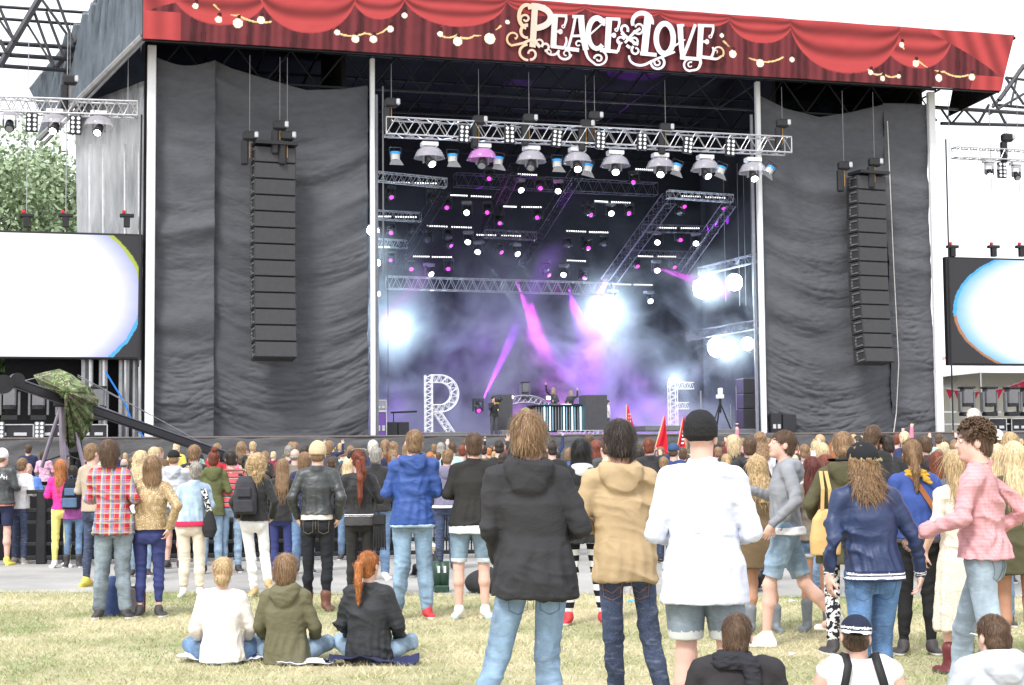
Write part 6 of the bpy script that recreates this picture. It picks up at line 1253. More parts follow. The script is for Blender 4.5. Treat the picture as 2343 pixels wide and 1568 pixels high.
B = person('dark-haired man in a sand-coloured hooded jacket and dark blue jeans with orange stitching', 1425, 375, 968, 4, 'tousled', 'dark', .0088, 0, BIG, arms='front', arml=((.27, -.03, 1.18), (.16, .17, 1.14), (-.6, .8, .1)), legs=(((.15, .02, .50), (.24, .0, .09)), ((-.07, .02, .50), (-.05, .0, .09))), head=(14, 0, 0),
   upper=dict(m=Kh, hem=.83, w=1.13, hood='down', flare=.012, amp=.013), lower=dict(m=J_dark, kind='trousers', w=.86), strands=1800, beard='dark')
Cc_ = person('man in a black ribbed beanie, loose white shirt and cut-off denim shorts', 1606, 415, 950, -6, 'none', 'light', .0088, 1, BIG, arms=((.245, -.04, 1.15), (.17, .17, 1.10), (-.6, .8, .1)), arml=((.245, -.04, 1.14), (.17, .17, 1.10), (-.6, .8, .1)), head=(-12, 2, 0), build=1.06,
   upper=dict(m=Wsh, hem=.775, w=1.10, collar=.035, flare=.03, amp=.009, name='shirt'), lower=dict(m=J_wash, kind='shorts', len=.80, w=1.25, m2=mat('frayed_cuff', (.62, .64, .62), .9)), hat=dict(kind='beanie', m=cloth('black_rib_knit', (.022, .022, .024), pat='rib', bump=.5, bs=60)), beard='ginger', legs=(((.12, .02, .50), (.15, .0, .09)), ((-.10, .02, .50), (-.12, .0, .09))))
# small round sunglasses seen past the cheek
o = MB(); o.tube(V((.0, 0, 0)), V((.0, .012, 0)), .022, 14)
g = o.build('sunglasses', mat('dark_lens', (.01, .01, .012), .15, var=0), Cc_); g.location = (.055, .098, 1.65)
D_ = person('teenage boy in profile walking past in a light grey zip hoodie and rolled denim shorts', 1792, 272, 985, 84, 'short', 'brown', .0088, 1, BIG, arms=((.22, .04, 1.20), (.15, .27, 1.28), (-.2, .8, .5)), arml=((.255, -.06, 1.19), (.27, .12, 1.00), (0, .45, -.9)), head=(6, -14, 0), legs=(((.09, -.16, .50), (.10, -.42, .20)), ((-.09, .14, .50), (-.10, .17, .09))),
   upper=dict(m=Gr_h, hem=.96, w=1.04, hood='down', under=(Wt, .05), name='hoodie'), lower=dict(m=cloth('shorts_bleached', (.34, .47, .62), pat='denim', bump=.5), kind='shorts', len=.86, w=1.18, m2=cloth('shorts_cuff', (.40, .52, .64), pat='denim')), shoes=dict(m=SW, sole=SW), facefeat=True, strands=1400)
E_p = person('long-haired person in a shiny navy varsity jacket and black cap, walking away', 1985, 372, 1020, 6, 'shag', 'light', .0092, 1, BIG, arms=((.28, -.03, 1.17), (.33, .05, .92), (0, .1, -1)), arml=((.26, -.05, 1.17), (.29, -.02, .92), (0, .0, -1)), legs=(((.10, .10, .52), (.11, .12, .09)), ((-.09, -.02, .50), (-.09, -.06, .09))),
   upper=dict(m=Nv_s, hem=.89, w=1.10, amp=.014, band=WB + [('cuff', .90, .93, Wb), ('cuff', .93, .96, Nb), ('cuff', .96, .985, Wb)], name='varsity_jacket'), lower=dict(m=cloth('jeans_bright', (.13, .26, .50), pat='denim', bump=.5), w=1.0), shoes=dict(m=SR), twist=.03, build=1.06, hat=dict(kind='sidecap', m=cloth('black_cap', (.02, .021, .024), bump=.1)), strands=1800, head=(8, 0, 0))
F_p = person('woman with low blond ponytail, mustard scarf, cobalt jacket and crossbody bag', 2093, 287, 1007, -3, 'pony', 'light', .0096, 1, BIG, fem=True, arms='front', arml='front', lower=dict(m=J_black, kind='skinny'), upper=dict(m=Bl2, hem=.955, w=1.10, under=(Gc, .035), amp=.013), shoes=dict(m=SD), strands=1400, legs=(((.09, .02, .50), (.10, .0, .09)), ((-.10, .02, .50), (-.13, .0, .09))), build=1.02)
fieldobj('scarf', [(ell((0, -.02, 1.475), (.112, .098, .028)), 0), (ell((0, -.03, 1.505), (.095, .085, .025)), .01), (ell((.07, -.105, 1.44), (.035, .018, .03)), .01), (ell((.10, -.11, 1.415), (.025, .015, .02)), .01)], Mst, F_p, .010, lambda P: .008 * snoise(P * 45, 2, 2))
G_p = person('curly-haired man in profile in a pink checked shirt and pale jeans, striding left', 2243, 370, 967, 58, 'short', 'brown', .0084, 1, BIG, arms=((.30, -.20, 1.22), (.30, .02, 1.08), (-.4, .6, -.3)), arml=((.27, .04, 1.20), (.27, .30, 1.09), (.05, .75, -.65)), head=(28, -3, 0), lean=.05, legs=(((.10, .16, .50), (.11, .22, .09)), ((-.10, -.06, .50), (-.11, -.22, .10))),
   upper=dict(m=Pk, hem=.945, w=1.08, collar=.03, flare=.035, amp=.015, name='shirt', sleeve=.93), lower=dict(m=cloth('jeans_pale', (.47, .58, .68), pat='denim', bump=.4), w=.98), shoes=dict(m=SB), facefeat=True)
def curls(root, c):                     # a mop of separate ringlets over the skull
    r_ = np.random.RandomState(3); b = MB(); vs = []
    for i in range(210):
        th = r_.uniform(0, 6.28); ph = r_.uniform(0, 1.9); p = np.array([math.sin(ph) * math.cos(th) * .092, -.028 + math.sin(ph) * math.sin(th) * .108, .045 + math.cos(ph) * .098])
        if p[1] > .055 and p[2] < .075: continue
        if abs(p[0]) > .06 and -.045 < p[1] < .03 and p[2] < .02: continue
        rad = r_.uniform(.010, .017); ax_ = r_.randn(3); ax_ /= np.linalg.norm(ax_); u = np.cross(ax_, r_.randn(3)); u /= np.linalg.norm(u); w_ = np.cross(ax_, u); pts = []
        for k in range(9):
            t = k / 8 * 7.2; pts.append(c['HR'] @ (p + u * math.cos(t) * rad + w_ * math.sin(t) * rad + ax_ * (k - 4) * .0035) + c['HO'])
        pts = c['warp'](np.array(pts)); b.path([V(q) for q in pts], .0052, 4)
    tag(b.build('hair_curls', hairmat('brown'), root, True), kind='stuff')
ci = dict(warp=lambda P: (lambda Q: (Q.__setitem__((slice(None), 1), Q[:, 1] + .05 * np.clip(Q[:, 2] - .95, 0, None)), Q)[1])(P.copy()), HR=rotm(math.radians(28), math.radians(-3), 0), HO=HEADC); curls(G_p, ci)
Hw = person('woman in a long cream lace skirt and burgundy ankle boots behind the striding man', 2188, 311, None, 12, 'long', 'blond', .0125, 1, BIG, fem=True, H=1.60, arms='relax', upper=dict(m=Lace, hem=.90, w=.98, sleeve=.6, name='blouse'), lower=dict(m=Lace, kind='skirt', len=.34, hem=.235), shoes=dict(m=SBg, boot=.10, sole=SD), legs=(((.09, .02, .50), (.10, .1, .09)), ((-.10, .0, .50), (-.13, -.04, .09))))
Iw = person('bare-legged woman in an olive coat and burgundy boots at the picture edge', 2318, 300, None, -10, 'long', 'pale', .0125, 2, BIG, fem=True, H=1.66, arms='relax', upper=dict(m=Ol, hem=.72, w=1.14, flare=.05, name='coat'), lower=dict(m=J_dark, kind='shorts', len=.3), shoes=dict(m=SBg, boot=.10, sole=SD))
Jw = person('woman in a loose brown dress, wavy blond hair and grey boots, behind the boy', 1738, 256, 1046, 2, 'wavy', 'blond', .0125, 2, BIG, fem=True, arms='front', upper=dict(m=Br, hem=.66, w=1.08, flare=.09, neck=.06, name='dress', sleeve=.9), lower=dict(kind='none'), shoes=dict(m=SG, boot=.15, sole=SG), legs=(((.10, .02, .50), (.13, .0, .09)), ((-.09, .02, .50), (-.12, .0, .09))))
Kw = person('tall woman with a fair plaited bun, olive parka and black-and-white patterned trousers', 1925, 285, 990, 8, 'lowbun', 'light', .0115, 1, BIG, fem=True, arms=((.26, .10, 1.40), (.16, .16, 1.56), (-.2, .2, 1)), arml=((.27, -.04, 1.20), (.20, .14, 1.10), (-.5, .8, 0)), upper=dict(m=Ol, hem=.72, w=1.12, hood='down', flare=.03, name='parka'), lower=dict(m=Pt, w=.86), shoes=dict(m=SD), pos=None)
Lw = person('person in rolled denim shorts and grey rubber boots behind the walking boy', 1862, 254, None, 0, 'long', 'red', .0135, 2, BIG, fem=True, H=1.55, arms='front', upper=dict(m=cloth('taupe_top', (.2, .17, .14)), hem=.92, w=1.05, name='top'), lower=dict(m=J_blue, kind='shorts', len=.42), shoes=dict(m=SG, boot=.2, sole=SG))
# seated in front
SIT = (((.30, .24, .14), (-.04, .36, .08)), ((-.30, .24, .14), (.06, .40, .09))); SIT2 = (((.26, .34, .30), (.10, .50, .08)), ((-.26, .34, .30), (-.10, .50, .08)))
Js = person('brown-haired person with glasses and a wound black scarf, sitting', 1668, 445, 1410, -8, 'short', 'brown', .0088, 1, SITG, dz=-.86, legs=SIT, arms='sit', upper=dict(m=cloth('black_fleece', (.035, .033, .037), bump=.35), hem=.86, w=1.12, name='coat'), lower=dict(m=J_dark), strands=1800, head=(-10, 0, 0), slouch=.05, build=1.22, hoff=(0, .035, -.045))
fieldobj('scarf', [(ell((0, -.01, .605), (.135, .115, .040)), 0), (ell((0, -.02, .645), (.11, .10, .032)), .015), (cone((.10, -.11, .61), (.125, -.17, .34), .040, .045), .02), (ell((.09, -.105, .61), (.055, .04, .045)), .015)], Bsc, Js, .009, lambda P: .009 * (1 - 2 * np.abs(snoise(P * np.array([14, 14, 60]), 2, 2))))
b = MB(); b.path([(.085, .035, .755), (.088, .095, .757), (.075, .14, .75)], .0028, 5); q = b.build('glasses_frame', mat('black_plastic', (.02, .02, .02), .3), Js); q.matrix_local = Matrix.Translation(V((0, .04, .82))) @ Matrix.Rotation(math.radians(-10), 4, 'Z') @ Matrix.Translation(V((0, -.04, -.82)))
Ks = person('broad person in a white vest with black straps and a backwards striped navy cap, sitting', 1953, 440, 1413, 0, 'buzz', 'brown', .0088, 1, SITG, dz=-.86, legs=SIT2, arms='sit', upper=dict(m=Wt, hem=.86, w=1.05, sleeve=0, neck=.10, amp=.006, name='vest'), lower=dict(m=cloth('grey_shorts', (.3, .3, .3))), hat=dict(kind='backcap', m=cloth('navy_cap', (.02, .025, .05), bump=.1), m2=Wb, z=((.024, .040), (.052, .064))), build=1.18, slouch=.05, hoff=(0, .035, -.045))
for s_ in (-1, 1): slab(Ks, 'strap', [(s_ * .13, -.135, .42), (s_ * .105, -.135, .52), (s_ * .085, -.118, .60), (s_ * .085, -.04, .655), (s_ * .09, .06, .62)], [(.022, 0, .006 * s_)] * 5, (0, -.012, .01), mat('black_webbing', (.02, .02, .022), .6))
Ls = person('brown-haired person with white-rimmed glasses in a pale grey hooded top, sitting', 2262, 440, 1412, 10, 'short', 'brown', .0088, 1, SITG, dz=-.86, legs=SIT2, arms='sit', upper=dict(m=cloth('pale_grey_marl', (.50, .53, .60), bump=.3), hem=.86, w=1.15, hood='down', name='hooded_top'), lower=dict(m=J_blue), strands=1800, head=(12, 0, 0), build=1.22, slouch=.05, hoff=(0, .035, -.045))
b = MB(); b.path([(-.085, .035, .755), (-.088, .095, .757), (-.075, .14, .75)], .004, 5); b.build('glasses_frame', Wb, Ls)
slab(Ls, 'striped_lining', [(-.09, -.075, .655), (0, -.10, .66), (.09, -.075, .655)], [(0, .006, .022)] * 3, (0, .01, .004), cloth('navy_stripe_lining', (.1, .12, .35), pat='tights'))
Ms = person('woman with a plaited fair bun in a white knitted sweater sitting on a plastic sheet', 511, 290, 1277, 6, 'lowbun', 'blond', .0105, 1, SITG, fem=True, dz=-.86, legs=SIT, arms='sit', upper=dict(m=Crm, hem=.88, w=1.16, amp=.010, name='sweater'), lower=dict(m=J_blue), head=(0, -12, 0), slouch=.10, strands=900)
Ns = person('brown-haired woman in a sage parka with the hood down, sitting between two friends', 656, 290, 1271, -4, 'medium', 'light', .0105, 1, SITG, fem=True, dz=-.86, legs=SIT, arms='sit', upper=dict(m=Sage, hem=.87, w=1.18, hood='down', amp=.016, name='parka'), lower=dict(m=J_light), head=(0, 0, 0), slouch=.05, strands=1200)
Os = person('ginger woman with a low ponytail in a black jacket, sitting on a navy cloth', 843, 290, 1263, -8, 'pony', 'ginger', .0105, 1, SITG, fem=True, dz=-.86, legs=SIT, arms='sit', upper=dict(m=cloth('black_nylon', (.035, .037, .042), rough=.6, bump=.5, bs=12), hem=.87, w=1.20, amp=.016, collar=.02), lower=dict(m=J_light), head=(-18, 0, 0), strands=1200)

# ------------------------------------------------------------------ middle distance
def P_(label, px, s, top, face, hair, hc, **k):
    k.setdefault('res', .0125); k.setdefault('group', MIDG); return person(label, px, s, top, face, hair, hc, k.pop('res'), k.pop('tone', 1), k.pop('group'), **k)
Pp = P_('man with collar-length brown hair in a red and blue plaid shirt and washed jeans', 258, 228, 1010, 2, 'medium', 'brown', res=.0105, arms='front', upper=dict(m=Pl, hem=.84, w=1.03, collar=.02, flare=.01, name='shirt'), lower=dict(m=J_wash, w=1.12), shoes=dict(m=SD), strands=800, legs=(((.10, .02, .50), (.14, .0, .09)), ((-.10, .02, .50), (-.12, .0, .09))))
P2 = P_('man in a long beige sweater and dark jeans just behind the plaid shirt', 216, 184, 1016, -25, 'short', 'light', arms='front', upper=dict(m=Be, hem=.93, w=1.0, name='sweater'), lower=dict(m=J_dark, w=.82), shoes=dict(m=SY, sole=SY), head=(-10, 0, 0))
Qq = P_('woman in a gold sequinned sweater and tight navy trousers, one hand on her hip', 344, 226, 1046, 2, 'bob', 'light', res=.0105, fem=True, build=1.06, arms=((.30, -.12, 1.22), (.225, -.08, .98), (-.25, .05, -1)), arml=((.28, -.07, 1.20), (.17, .06, 1.06), (.3, .6, -.3)), upper=dict(m=Sq, hem=.965, w=1.12, amp=.009, name='sweater'), lower=dict(m=J_navy, kind='skinny', cuff=.26), shoes=dict(m=SD), strands=800)
Rr = P_('older woman with short grey hair in a pale denim jacket, red top and cream trousers', 440, 199, 1058, 4, 'short', 'grey', fem=True, arms='front', build=1.04, upper=dict(m=Dv, hem=.985, w=1.06, collar=.03, under=(Rd, .055), name='denim_jacket'), lower=dict(m=Cr_tr, w=1.05, cuff=.22), shoes=dict(m=SW), strands=500)
Ss = P_('woman with a high red bun and grey scarf in an olive green parka', 484, 167, 1032, 6, 'bun', 'auburn', fem=True, arms='front', upper=dict(m=Ol2, hem=.83, w=1.12, hood='down', flare=.02, name='parka'), lower=dict(m=J_light, kind='skinny'))
Tt = P_('dark-haired man in a red and grey striped sweater and light jeans', 529, 166, 1032, 8, 'short', 'dark', arms='front', upper=dict(m=St, hem=.95, w=1.04, name='sweater'), lower=dict(m=J_light, w=.85), head=(8, 0, 0))
Uu = P_('woman with curly blond hair in a black top and white trousers, weight on one leg', 583, 199, 1044, 2, 'curly', 'blond', res=.011, fem=True, arms=((.27, -.06, 1.19), (.22, .08, 1.0), (-.3, .5, -.6)), upper=dict(m=B_fab, hem=.955, w=1.08, name='top'), lower=dict(m=W_tr, w=.92), shoes=dict(m=mat('shoe_tan', (.62, .42, .22), .6)), legs=(((.13, .02, .48), (.20, -.22, .20)), ((-.05, .02, .50), (-.0, .0, .09))), strands=800)
Vv = P_('woman with very long light brown hair in a black coat and dark blue trousers', 643, 178, 1052, -4, 'long', 'light', fem=True, arms='front', upper=dict(m=B_fab, hem=.86, w=1.04, name='coat'), lower=dict(m=J_navy, w=.80), shoes=dict(m=SB), strands=500)
Ww = P_('man in a cream knitted cap, black leather jacket and tight black jeans', 726, 220, 1014, -2, 'buzz', 'light', res=.0105, arms='pocket', upper=dict(m=B_lea, hem=1.015, w=1.08, collar=.03, under=(cloth('cream_tee', (.74, .64, .58)), .055), amp=.012, name='leather_jacket'), lower=dict(m=cloth('black_denim', (.022, .024, .03), bump=.3), kind='skinny', cuff=.08), hat=dict(kind='beanie', m=cloth('cream_rib_knit', (.66, .52, .34), pat='knit', bump=.5, bs=60)), shoes=dict(m=SB, boot=.08, sole=SD), legs=(((.10, .02, .50), (.09, .0, .09)), ((-.10, .02, .50), (-.12, .12, .09))))
Xx = P_('woman with a long dark red ponytail in a black zip jacket over a grey dress', 822, 205, 1031, 2, 'pony', 'auburn', res=.0110, fem=True, arms='front', build=1.04, upper=dict(m=cloth('black_track', (.035, .034, .036), rough=.55, bump=.35), hem=.985, w=1.08, amp=.012, under=(Gc, .105), band=[('hem', .0, .010, Wb), ('hem', .010, .020, Nb), ('hem', .020, .030, Wb)]), lower=dict(m=cloth('charcoal_jeans', (.035, .035, .035)), kind='skinny'), shoes=dict(m=SD), strands=800)
def sung(root): MB().path([(-.088, -.03, 1.765), (-.06, .03, 1.78), (0, .05, 1.785), (.06, .03, 1.78), (.088, -.03, 1.765)], .008, 5).build('sunglasses', mat('dark_plastic_pale_edge', (.25, .22, .15), .3), root)
sung(Xx)
fieldobj('long_tail', [(cone((0, -.165, 1.625), (.02, -.20, 1.43), .034, .036), 0), (cone((.02, -.20, 1.45), (.02, -.19, 1.22), .036, .030), .02), (cone((.02, -.19, 1.22), (.01, -.17, 1.10), .030, .008), .02)], hairmat('auburn'), Xx, .009, lambda P: .005 * snoise(P * np.array([60, 60, 8]), 3, 2))
Yy = P_('grizzled man in a black wool coat with the collar up and blue jeans', 863, 178, 1024, -6, 'short', 'grey', arms='pocket', upper=dict(m=B_fab, hem=.92, w=1.10, collar=.05, name='coat'), lower=dict(m=J_blue, w=1.0), shoes=dict(m=SW))
Y2 = P_('white-haired older man beyond the black wool coat', 851, 140, 1008, 0, 'short', 'white', res=.018, upper=dict(m=Nvw, w=1.08), lower=dict(m=J_dark))
Zz = P_('tall man in a royal blue hooded jacket and light jeans, red trainers', 944, 232, 985, 6, 'short', 'light', res=.0100, arms='front', build=1.04, upper=dict(m=Bl, hem=.88, w=1.16, hood='down', amp=.012, under=(Dv, .02), band=[('hem', -.01, .05, cloth('royal_blue_rib', (.04, .09, .30)))], name='hooded_jacket'), lower=dict(m=cloth('jeans_sky', (.30, .44, .60), pat='denim', bump=.5), w=1.06), shoes=dict(m=SR), strands=1000, legs=(((.11, .02, .50), (.13, .0, .09)), ((-.10, .0, .50), (-.15, .06, .09))))
AAp = P_('boy in a violet-grey hooded sweatshirt and dark jeans between the tall pair', 1020, 165, 1029, 3, 'short', 'light', arms='front', upper=dict(m=Vg, hem=.94, w=1.06, hood='down', under=(Wt, .03), name='hoodie'), lower=dict(m=J_dark, w=1.0))
BBp = P_('man with close brown hair in a black jacket, denim shorts and white trainers', 1079, 232, 992, -2, 'short', 'brown', res=.0100, arms='front', upper=dict(m=cloth('matt_black_jacket', (.032, .031, .030), bump=.35), hem=.885, w=1.10, collar=.03, under=(Wt, .075), amp=.012), lower=dict(m=cloth('denim_shorts', (.25, .36, .46), pat='denim', bump=.5), kind='shorts', len=.92, w=1.18), shoes=dict(m=SW, sole=mat('sole_sky', (.35, .6, .75), .5)), strands=1000, legs=(((.11, .02, .50), (.12, -.01, .09)), ((-.13, .0, .50), (-.13, .0, .09))))
CCp = P_('woman with straight black hair, black coat and black-and-white striped tights', 1330, 242, 1007, 0, 'bob', 'black', res=.0105, fem=True, arms='front', build=1.05, upper=dict(m=cloth('black_parka', (.03, .03, .033), bump=.5), hem=.78, w=1.14, hood='down', flare=.03, name='coat'), lower=dict(m=Tg, kind='skinny'), shoes=dict(m=SR, sole=SW), strands=1000, legs=(((.14, .02, .50), (.19, .0, .09)), ((-.10, .02, .50), (-.14, .0, .09))))
fieldobj('inner_hood', [(ell((0, -.085, 1.50), (.115, .07, .05)), 0), (ell((0, -.12, 1.45), (.08, .05, .05)), .03)], Gr_l, CCp, .012)
DDp = P_('man in a black jacket with white initials, navy shorts and yellow shoes', 4, 153, 1029, -8, 'buzz', 'light', arms='front', build=1.08, upper=dict(m=B_lea, hem=.93, w=1.14, under=(cloth('orange_check', (.7, .3, .2), pat='check'), .03)), lower=dict(m=Nvw, kind='shorts', len=.75, w=1.1, turn=False), shoes=dict(m=SY, sole=SY), hat=dict(kind='beanie', m=Wt))
def text_mesh(name, s, size, mt, parent, M, th=.004):
    cu = bpy.data.curves.new(name, 'FONT'); cu.body = s; cu.size = size; cu.extrude = th; cu.align_x = 'CENTER'; cu.resolution_u = 2; o = bpy.data.objects.new(name, cu); C.objects.link(o); bpy.context.view_layer.update(); me = bpy.data.meshes.new_from_object(o.evaluated_get(bpy.context.evaluated_depsgraph_get())); bpy.data.objects.remove(o); me.materials.clear(); me.materials.append(mt); q = bpy.data.objects.new(name, me); C.objects.link(q); q.parent = parent; q.matrix_local = M; return q
def backtext(root, s, size, mt, x, y, z, name='printed_letters'): return text_mesh(name, s, size, mt, root, Matrix.Translation((x, y, z)) @ Matrix.Rotation(math.pi / 2, 4, 'X'))
backtext(DDp, 'A', .095, Wb, .09, -.175, 1.33); backtext(DDp, 'H', .085, Wb, .145, -.172, 1.31)
backtext(E_p, 'New York', .034, mat('gold_thread', (.55, .50, .28), .5), -.012, -.118, 1.665)
EEp = P_('man in a white sweater and worn dark jeans leaning on the barrier', 48, 151, 1049, -28, 'short', 'light', arms='front', lean=-.0, upper=dict(m=Wt, hem=.92, w=1.04, name='sweater'), lower=dict(m=J_dark, w=.95), shoes=dict(m=mat('shoe_grey', (.3, .28, .26), .7)))
FFp = P_('bald man with glasses in a blue T-shirt facing the camera behind the barrier', 68, 136, 1060, 195, 'bald', 'grey', res=.016, tone=0, arms='front', upper=dict(m=Tq, hem=.92, w=1.1, sleeve=.4, name='t_shirt'), lower=dict(m=J_dark))
GGp = P_('woman with long ginger-blond hair in a hot pink sweater and yellow trousers', 142, 157, 1052, 22, 'long', 'ginger', fem=True, arms='front', upper=dict(m=Mg, hem=.96, w=1.02, name='sweater'), lower=dict(m=Ye_tr, kind='skinny', cuff=.1), shoes=dict(m=SW))
HHp = P_('short dark-haired person in a purple checked tunic and jeans', 169, 157, 1066, 0, 'short', 'dark', fem=True, arms='front', upper=dict(m=Pc, hem=.84, w=1.02, flare=.02, name='tunic'), lower=dict(m=J_blue, w=.85), shoes=dict(m=SD, boot=.1))
for (lab, px, s, top, fc, hr, hc, kw) in [
    ('fair-haired man with his face turned right, beyond the gold sweater', 357, 150, 1024, -40, 'short', 'pale', dict(upper=dict(m=Be))), ('woman with wavy pale blond hair between the gold sweater and plaid shirt', 321, 170, 1034, 10, 'wavy', 'pale', dict(fem=True, upper=dict(m=Wt), lower=dict(m=J_light))),
    ('man in a black cap and light grey hoodie raising a phone, khaki shorts', 399, 160, 1031, -14, 'buzz', 'light', dict(arms='phone', upper=dict(m=Gr_l, hem=.92, w=1.15, hood='down', name='hoodie'), lower=dict(m=cloth('khaki_shorts', (.25, .24, .18)), kind='shorts', len=.8, w=1.1), shoes=dict(m=SD), hat=dict(kind='cap', m=cloth('plain_black_cap', (.02, .02, .022))))),
    ('blond man towering over the grey-haired woman', 441, 150, 1021, -6, 'tousled', 'light', dict(upper=dict(m=B_fab))), ('black-haired person with a grey hood next to the curly woman', 560, 150, 1043, 0, 'short', 'black', dict(upper=dict(m=B_cot, hood='down'), lower=dict(m=J_blue))),
    ('short person with dark curls beyond the curly blond woman', 585, 118, 1033, 0, 'short', 'brown', dict(res=.016)), ('man with thin grey hair and a grey fleece ahead of the long-haired woman', 673, 140, 1028, -8, 'bald', 'grey', dict(upper=dict(m=cloth('taupe_fleece', (.22, .20, .18)), hem=.9, w=1.1), lower=dict(m=J_blue))),
    ('man with cropped grey hair beside the balding man', 660, 118, 1020, 0, 'short', 'grey', dict(res=.016, upper=dict(m=Nvw))), ('brown-haired person in a navy sweater half hidden by the leather jacket', 694, 168, 1037, 5, 'medium', 'light', dict(fem=True, upper=dict(m=Nvw, hem=.9, w=1.15), lower=dict(m=J_blue))),
    ('blond woman with pale hair hanging down beside the long ponytail', 794, 150, 1052, 0, 'long', 'pale', dict(fem=True, upper=dict(m=Nvw))), ('man with a shaved neck in black left of the ponytail', 760, 128, 1048, 3, 'short', 'brown', dict(res=.016, upper=dict(m=B_fab))),
    ('ginger-haired woman right of the black wool coat', 886, 130, 1038, 0, 'medium', 'ginger', dict(fem=True, res=.016)), ('man with cropped brown hair ahead of the violet-grey hoodie', 1033, 125, 1012, 0, 'buzz', 'brown', dict(res=.016, upper=dict(m=cloth('aqua_top', (.45, .62, .62))))),
    ('man with very short greying hair right of the black jacket', 1140, 145, 1008, 5, 'buzz', 'dark', dict(upper=dict(m=B_fab))), ('man in a grey jacket turned left beyond the black-haired woman', 1382, 150, 1009, 25, 'short', 'brown', dict(upper=dict(m=cloth('slate_jacket', (.08, .085, .09)), hem=.9, w=1.08), lower=dict(m=J_dark))),
    ('man with cropped hair and a black jacket beyond the parka shoulder', 1265, 150, 1012, 0, 'buzz', 'dark', dict(upper=dict(m=B_fab, w=1.1))), ('broad man with red-brown hair in a black sweater with a red collar', 1490, 158, 1004, 3, 'short', 'auburn', dict(upper=dict(m=B_cot, w=1.18, hem=.9, collar=.03))),
    ('man in a navy cap and navy shirt turned to the right', 1544, 150, 1015, -18, 'buzz', 'brown', dict(upper=dict(m=cloth('navy_shirt', (.04, .07, .2)), w=1.12), hat=dict(kind='cap', m=cloth('blue_grey_cap', (.05, .09, .18))))), ('man with a shaved head right of the red-brown hair', 1514, 120, 1022, 0, 'buzz', 'light', dict(res=.016, upper=dict(m=Gr_h))),
    ('tall fair-haired person beyond the beanie man, arm raised to the mouth', 1678, 165, 998, 5, 'medium', 'pale', dict(upper=dict(m=B_cot))), ('brown-haired man left of the walking boy in a black hooded top', 1712, 190, 1001, 2, 'short', 'brown', dict(upper=dict(m=B_cot, w=1.12, hood='down', hem=.88, name='hoodie'), lower=dict(m=J_dark))),
    ('woman with a high fair ponytail beyond the white shirt', 1662, 170, 1040, -6, 'pony', 'blond', dict(fem=True, upper=dict(m=B_fab))), ('person in a navy hood right of the walking boy', 1808, 140, 1010, 0, 'short', 'brown', dict(upper=dict(m=Nvw, hood='up', name='hooded_top'))),
    ('man with cropped hair in a white and yellow jacket', 1848, 165, 1017, 0, 'buzz', 'light', dict(upper=dict(m=cloth('white_jacket', (.8, .8, .8)), w=1.1))), ('person in a white hood right of the cropped man', 1868, 135, 1010, 6, 'short', 'pale', dict(res=.016, upper=dict(m=Wt, hood='up', name='hooded_top'))),
    ('woman with bleached hair tied in a pale bow', 1888, 160, 1016, 0, 'bob', 'pale', dict(fem=True, upper=dict(m=cloth('yellow_rain_jacket', (.75, .72, .05))))), ('ginger-haired woman ahead of the olive parka', 1912, 125, 1012, 0, 'bob', 'ginger', dict(fem=True, res=.016)),
    ('tall brown-haired man with wavy hair behind the black cap', 1990, 190, 978, -6, 'tousled', 'brown', dict(upper=dict(m=B_fab, w=1.08), lower=dict(m=J_dark))), ('dark-haired man in a black shirt left of the blue jacket', 2034, 190, 996, 10, 'short', 'dark', dict(upper=dict(m=B_cot, w=1.06), lower=dict(m=J_dark))),
    ('man in a black hooded jacket right of the ponytail', 2120, 175, 999, 0, 'short', 'brown', dict(upper=dict(m=B_cot, w=1.12, hood='down'), lower=dict(m=J_dark))), ('woman with dark red hair against an olive coat', 2150, 190, 1034, 5, 'long', 'auburn', dict(fem=True, upper=dict(m=cloth('slate_blue_top', (.12, .15, .22))))),
    ('woman with long dark red hair left of the olive parka', 1880, 205, 1042, 10, 'long', 'auburn', dict(fem=True, upper=dict(m=cloth('sand_jacket', (.36, .32, .26))))), ('woman with straight pale blond hair behind the curly-haired man', 2272, 250, 1016, 0, 'long', 'pale', dict(fem=True, upper=dict(m=cloth('olive_grey_coat', (.20, .18, .14)), hem=.7, w=1.12))),
    ('woman with a fair bob and black top at the picture edge', 2318, 200, 992, -5, 'bob', 'blond', dict(fem=True, upper=dict(m=B_fab, w=1.05))), ('person in a white brimmed hat beside the fair bob', 2283, 190, 988, -10, 'short', 'light', dict(upper=dict(m=cloth('olive_grey_coat', (.20, .18, .14))), hat=dict(kind='hat', m=Wt))),
    ('child with white-blond hair lifted above the curly-haired man', 2232, 150, 937, 0, 'bob', 'white', dict(res=.016, dz=-.86, z0=1.28, upper=dict(m=Wt))), ('bald man in black sunglasses beyond the plaid shirt', 287, 120, 1050, 0, 'bald', 'grey', dict(res=.016, upper=dict(m=B_fab)))]:
    kw = dict(kw); P_(lab, px, s, top, fc, hr, hc, **kw)
Kid = P_('small child on shoulders in green ear defenders and a white patterned top', 1203, 120, 936, 8, 'buzz', 'brown', res=.0125, dz=-.86, z0=1.60, upper=dict(m=Wt, w=1.05, hem=.86), arms='lap', legs=SIT2)
for s_ in (-1, 1): MB().ball((s_ * .088, -.005, .78), (.028, .040, .050), 12, 8).build('ear_cup', mat('lime_plastic', (.35, .75, .08), .4), Kid, True)
MB().path([(-.09, -.005, .825), (-.07, -.01, .895), (0, -.01, .93), (.07, -.01, .895), (.09, -.005, .825)], .009, 6).build('headband', mat('lime_plastic', (.35, .75, .08), .4), Kid)
person('man carrying the child with green ear defenders', 1203, 120, None, 0, 'short', 'brown', .016, 1, MIDG, H=1.80, arms='up2', upper=dict(m=B_fab))
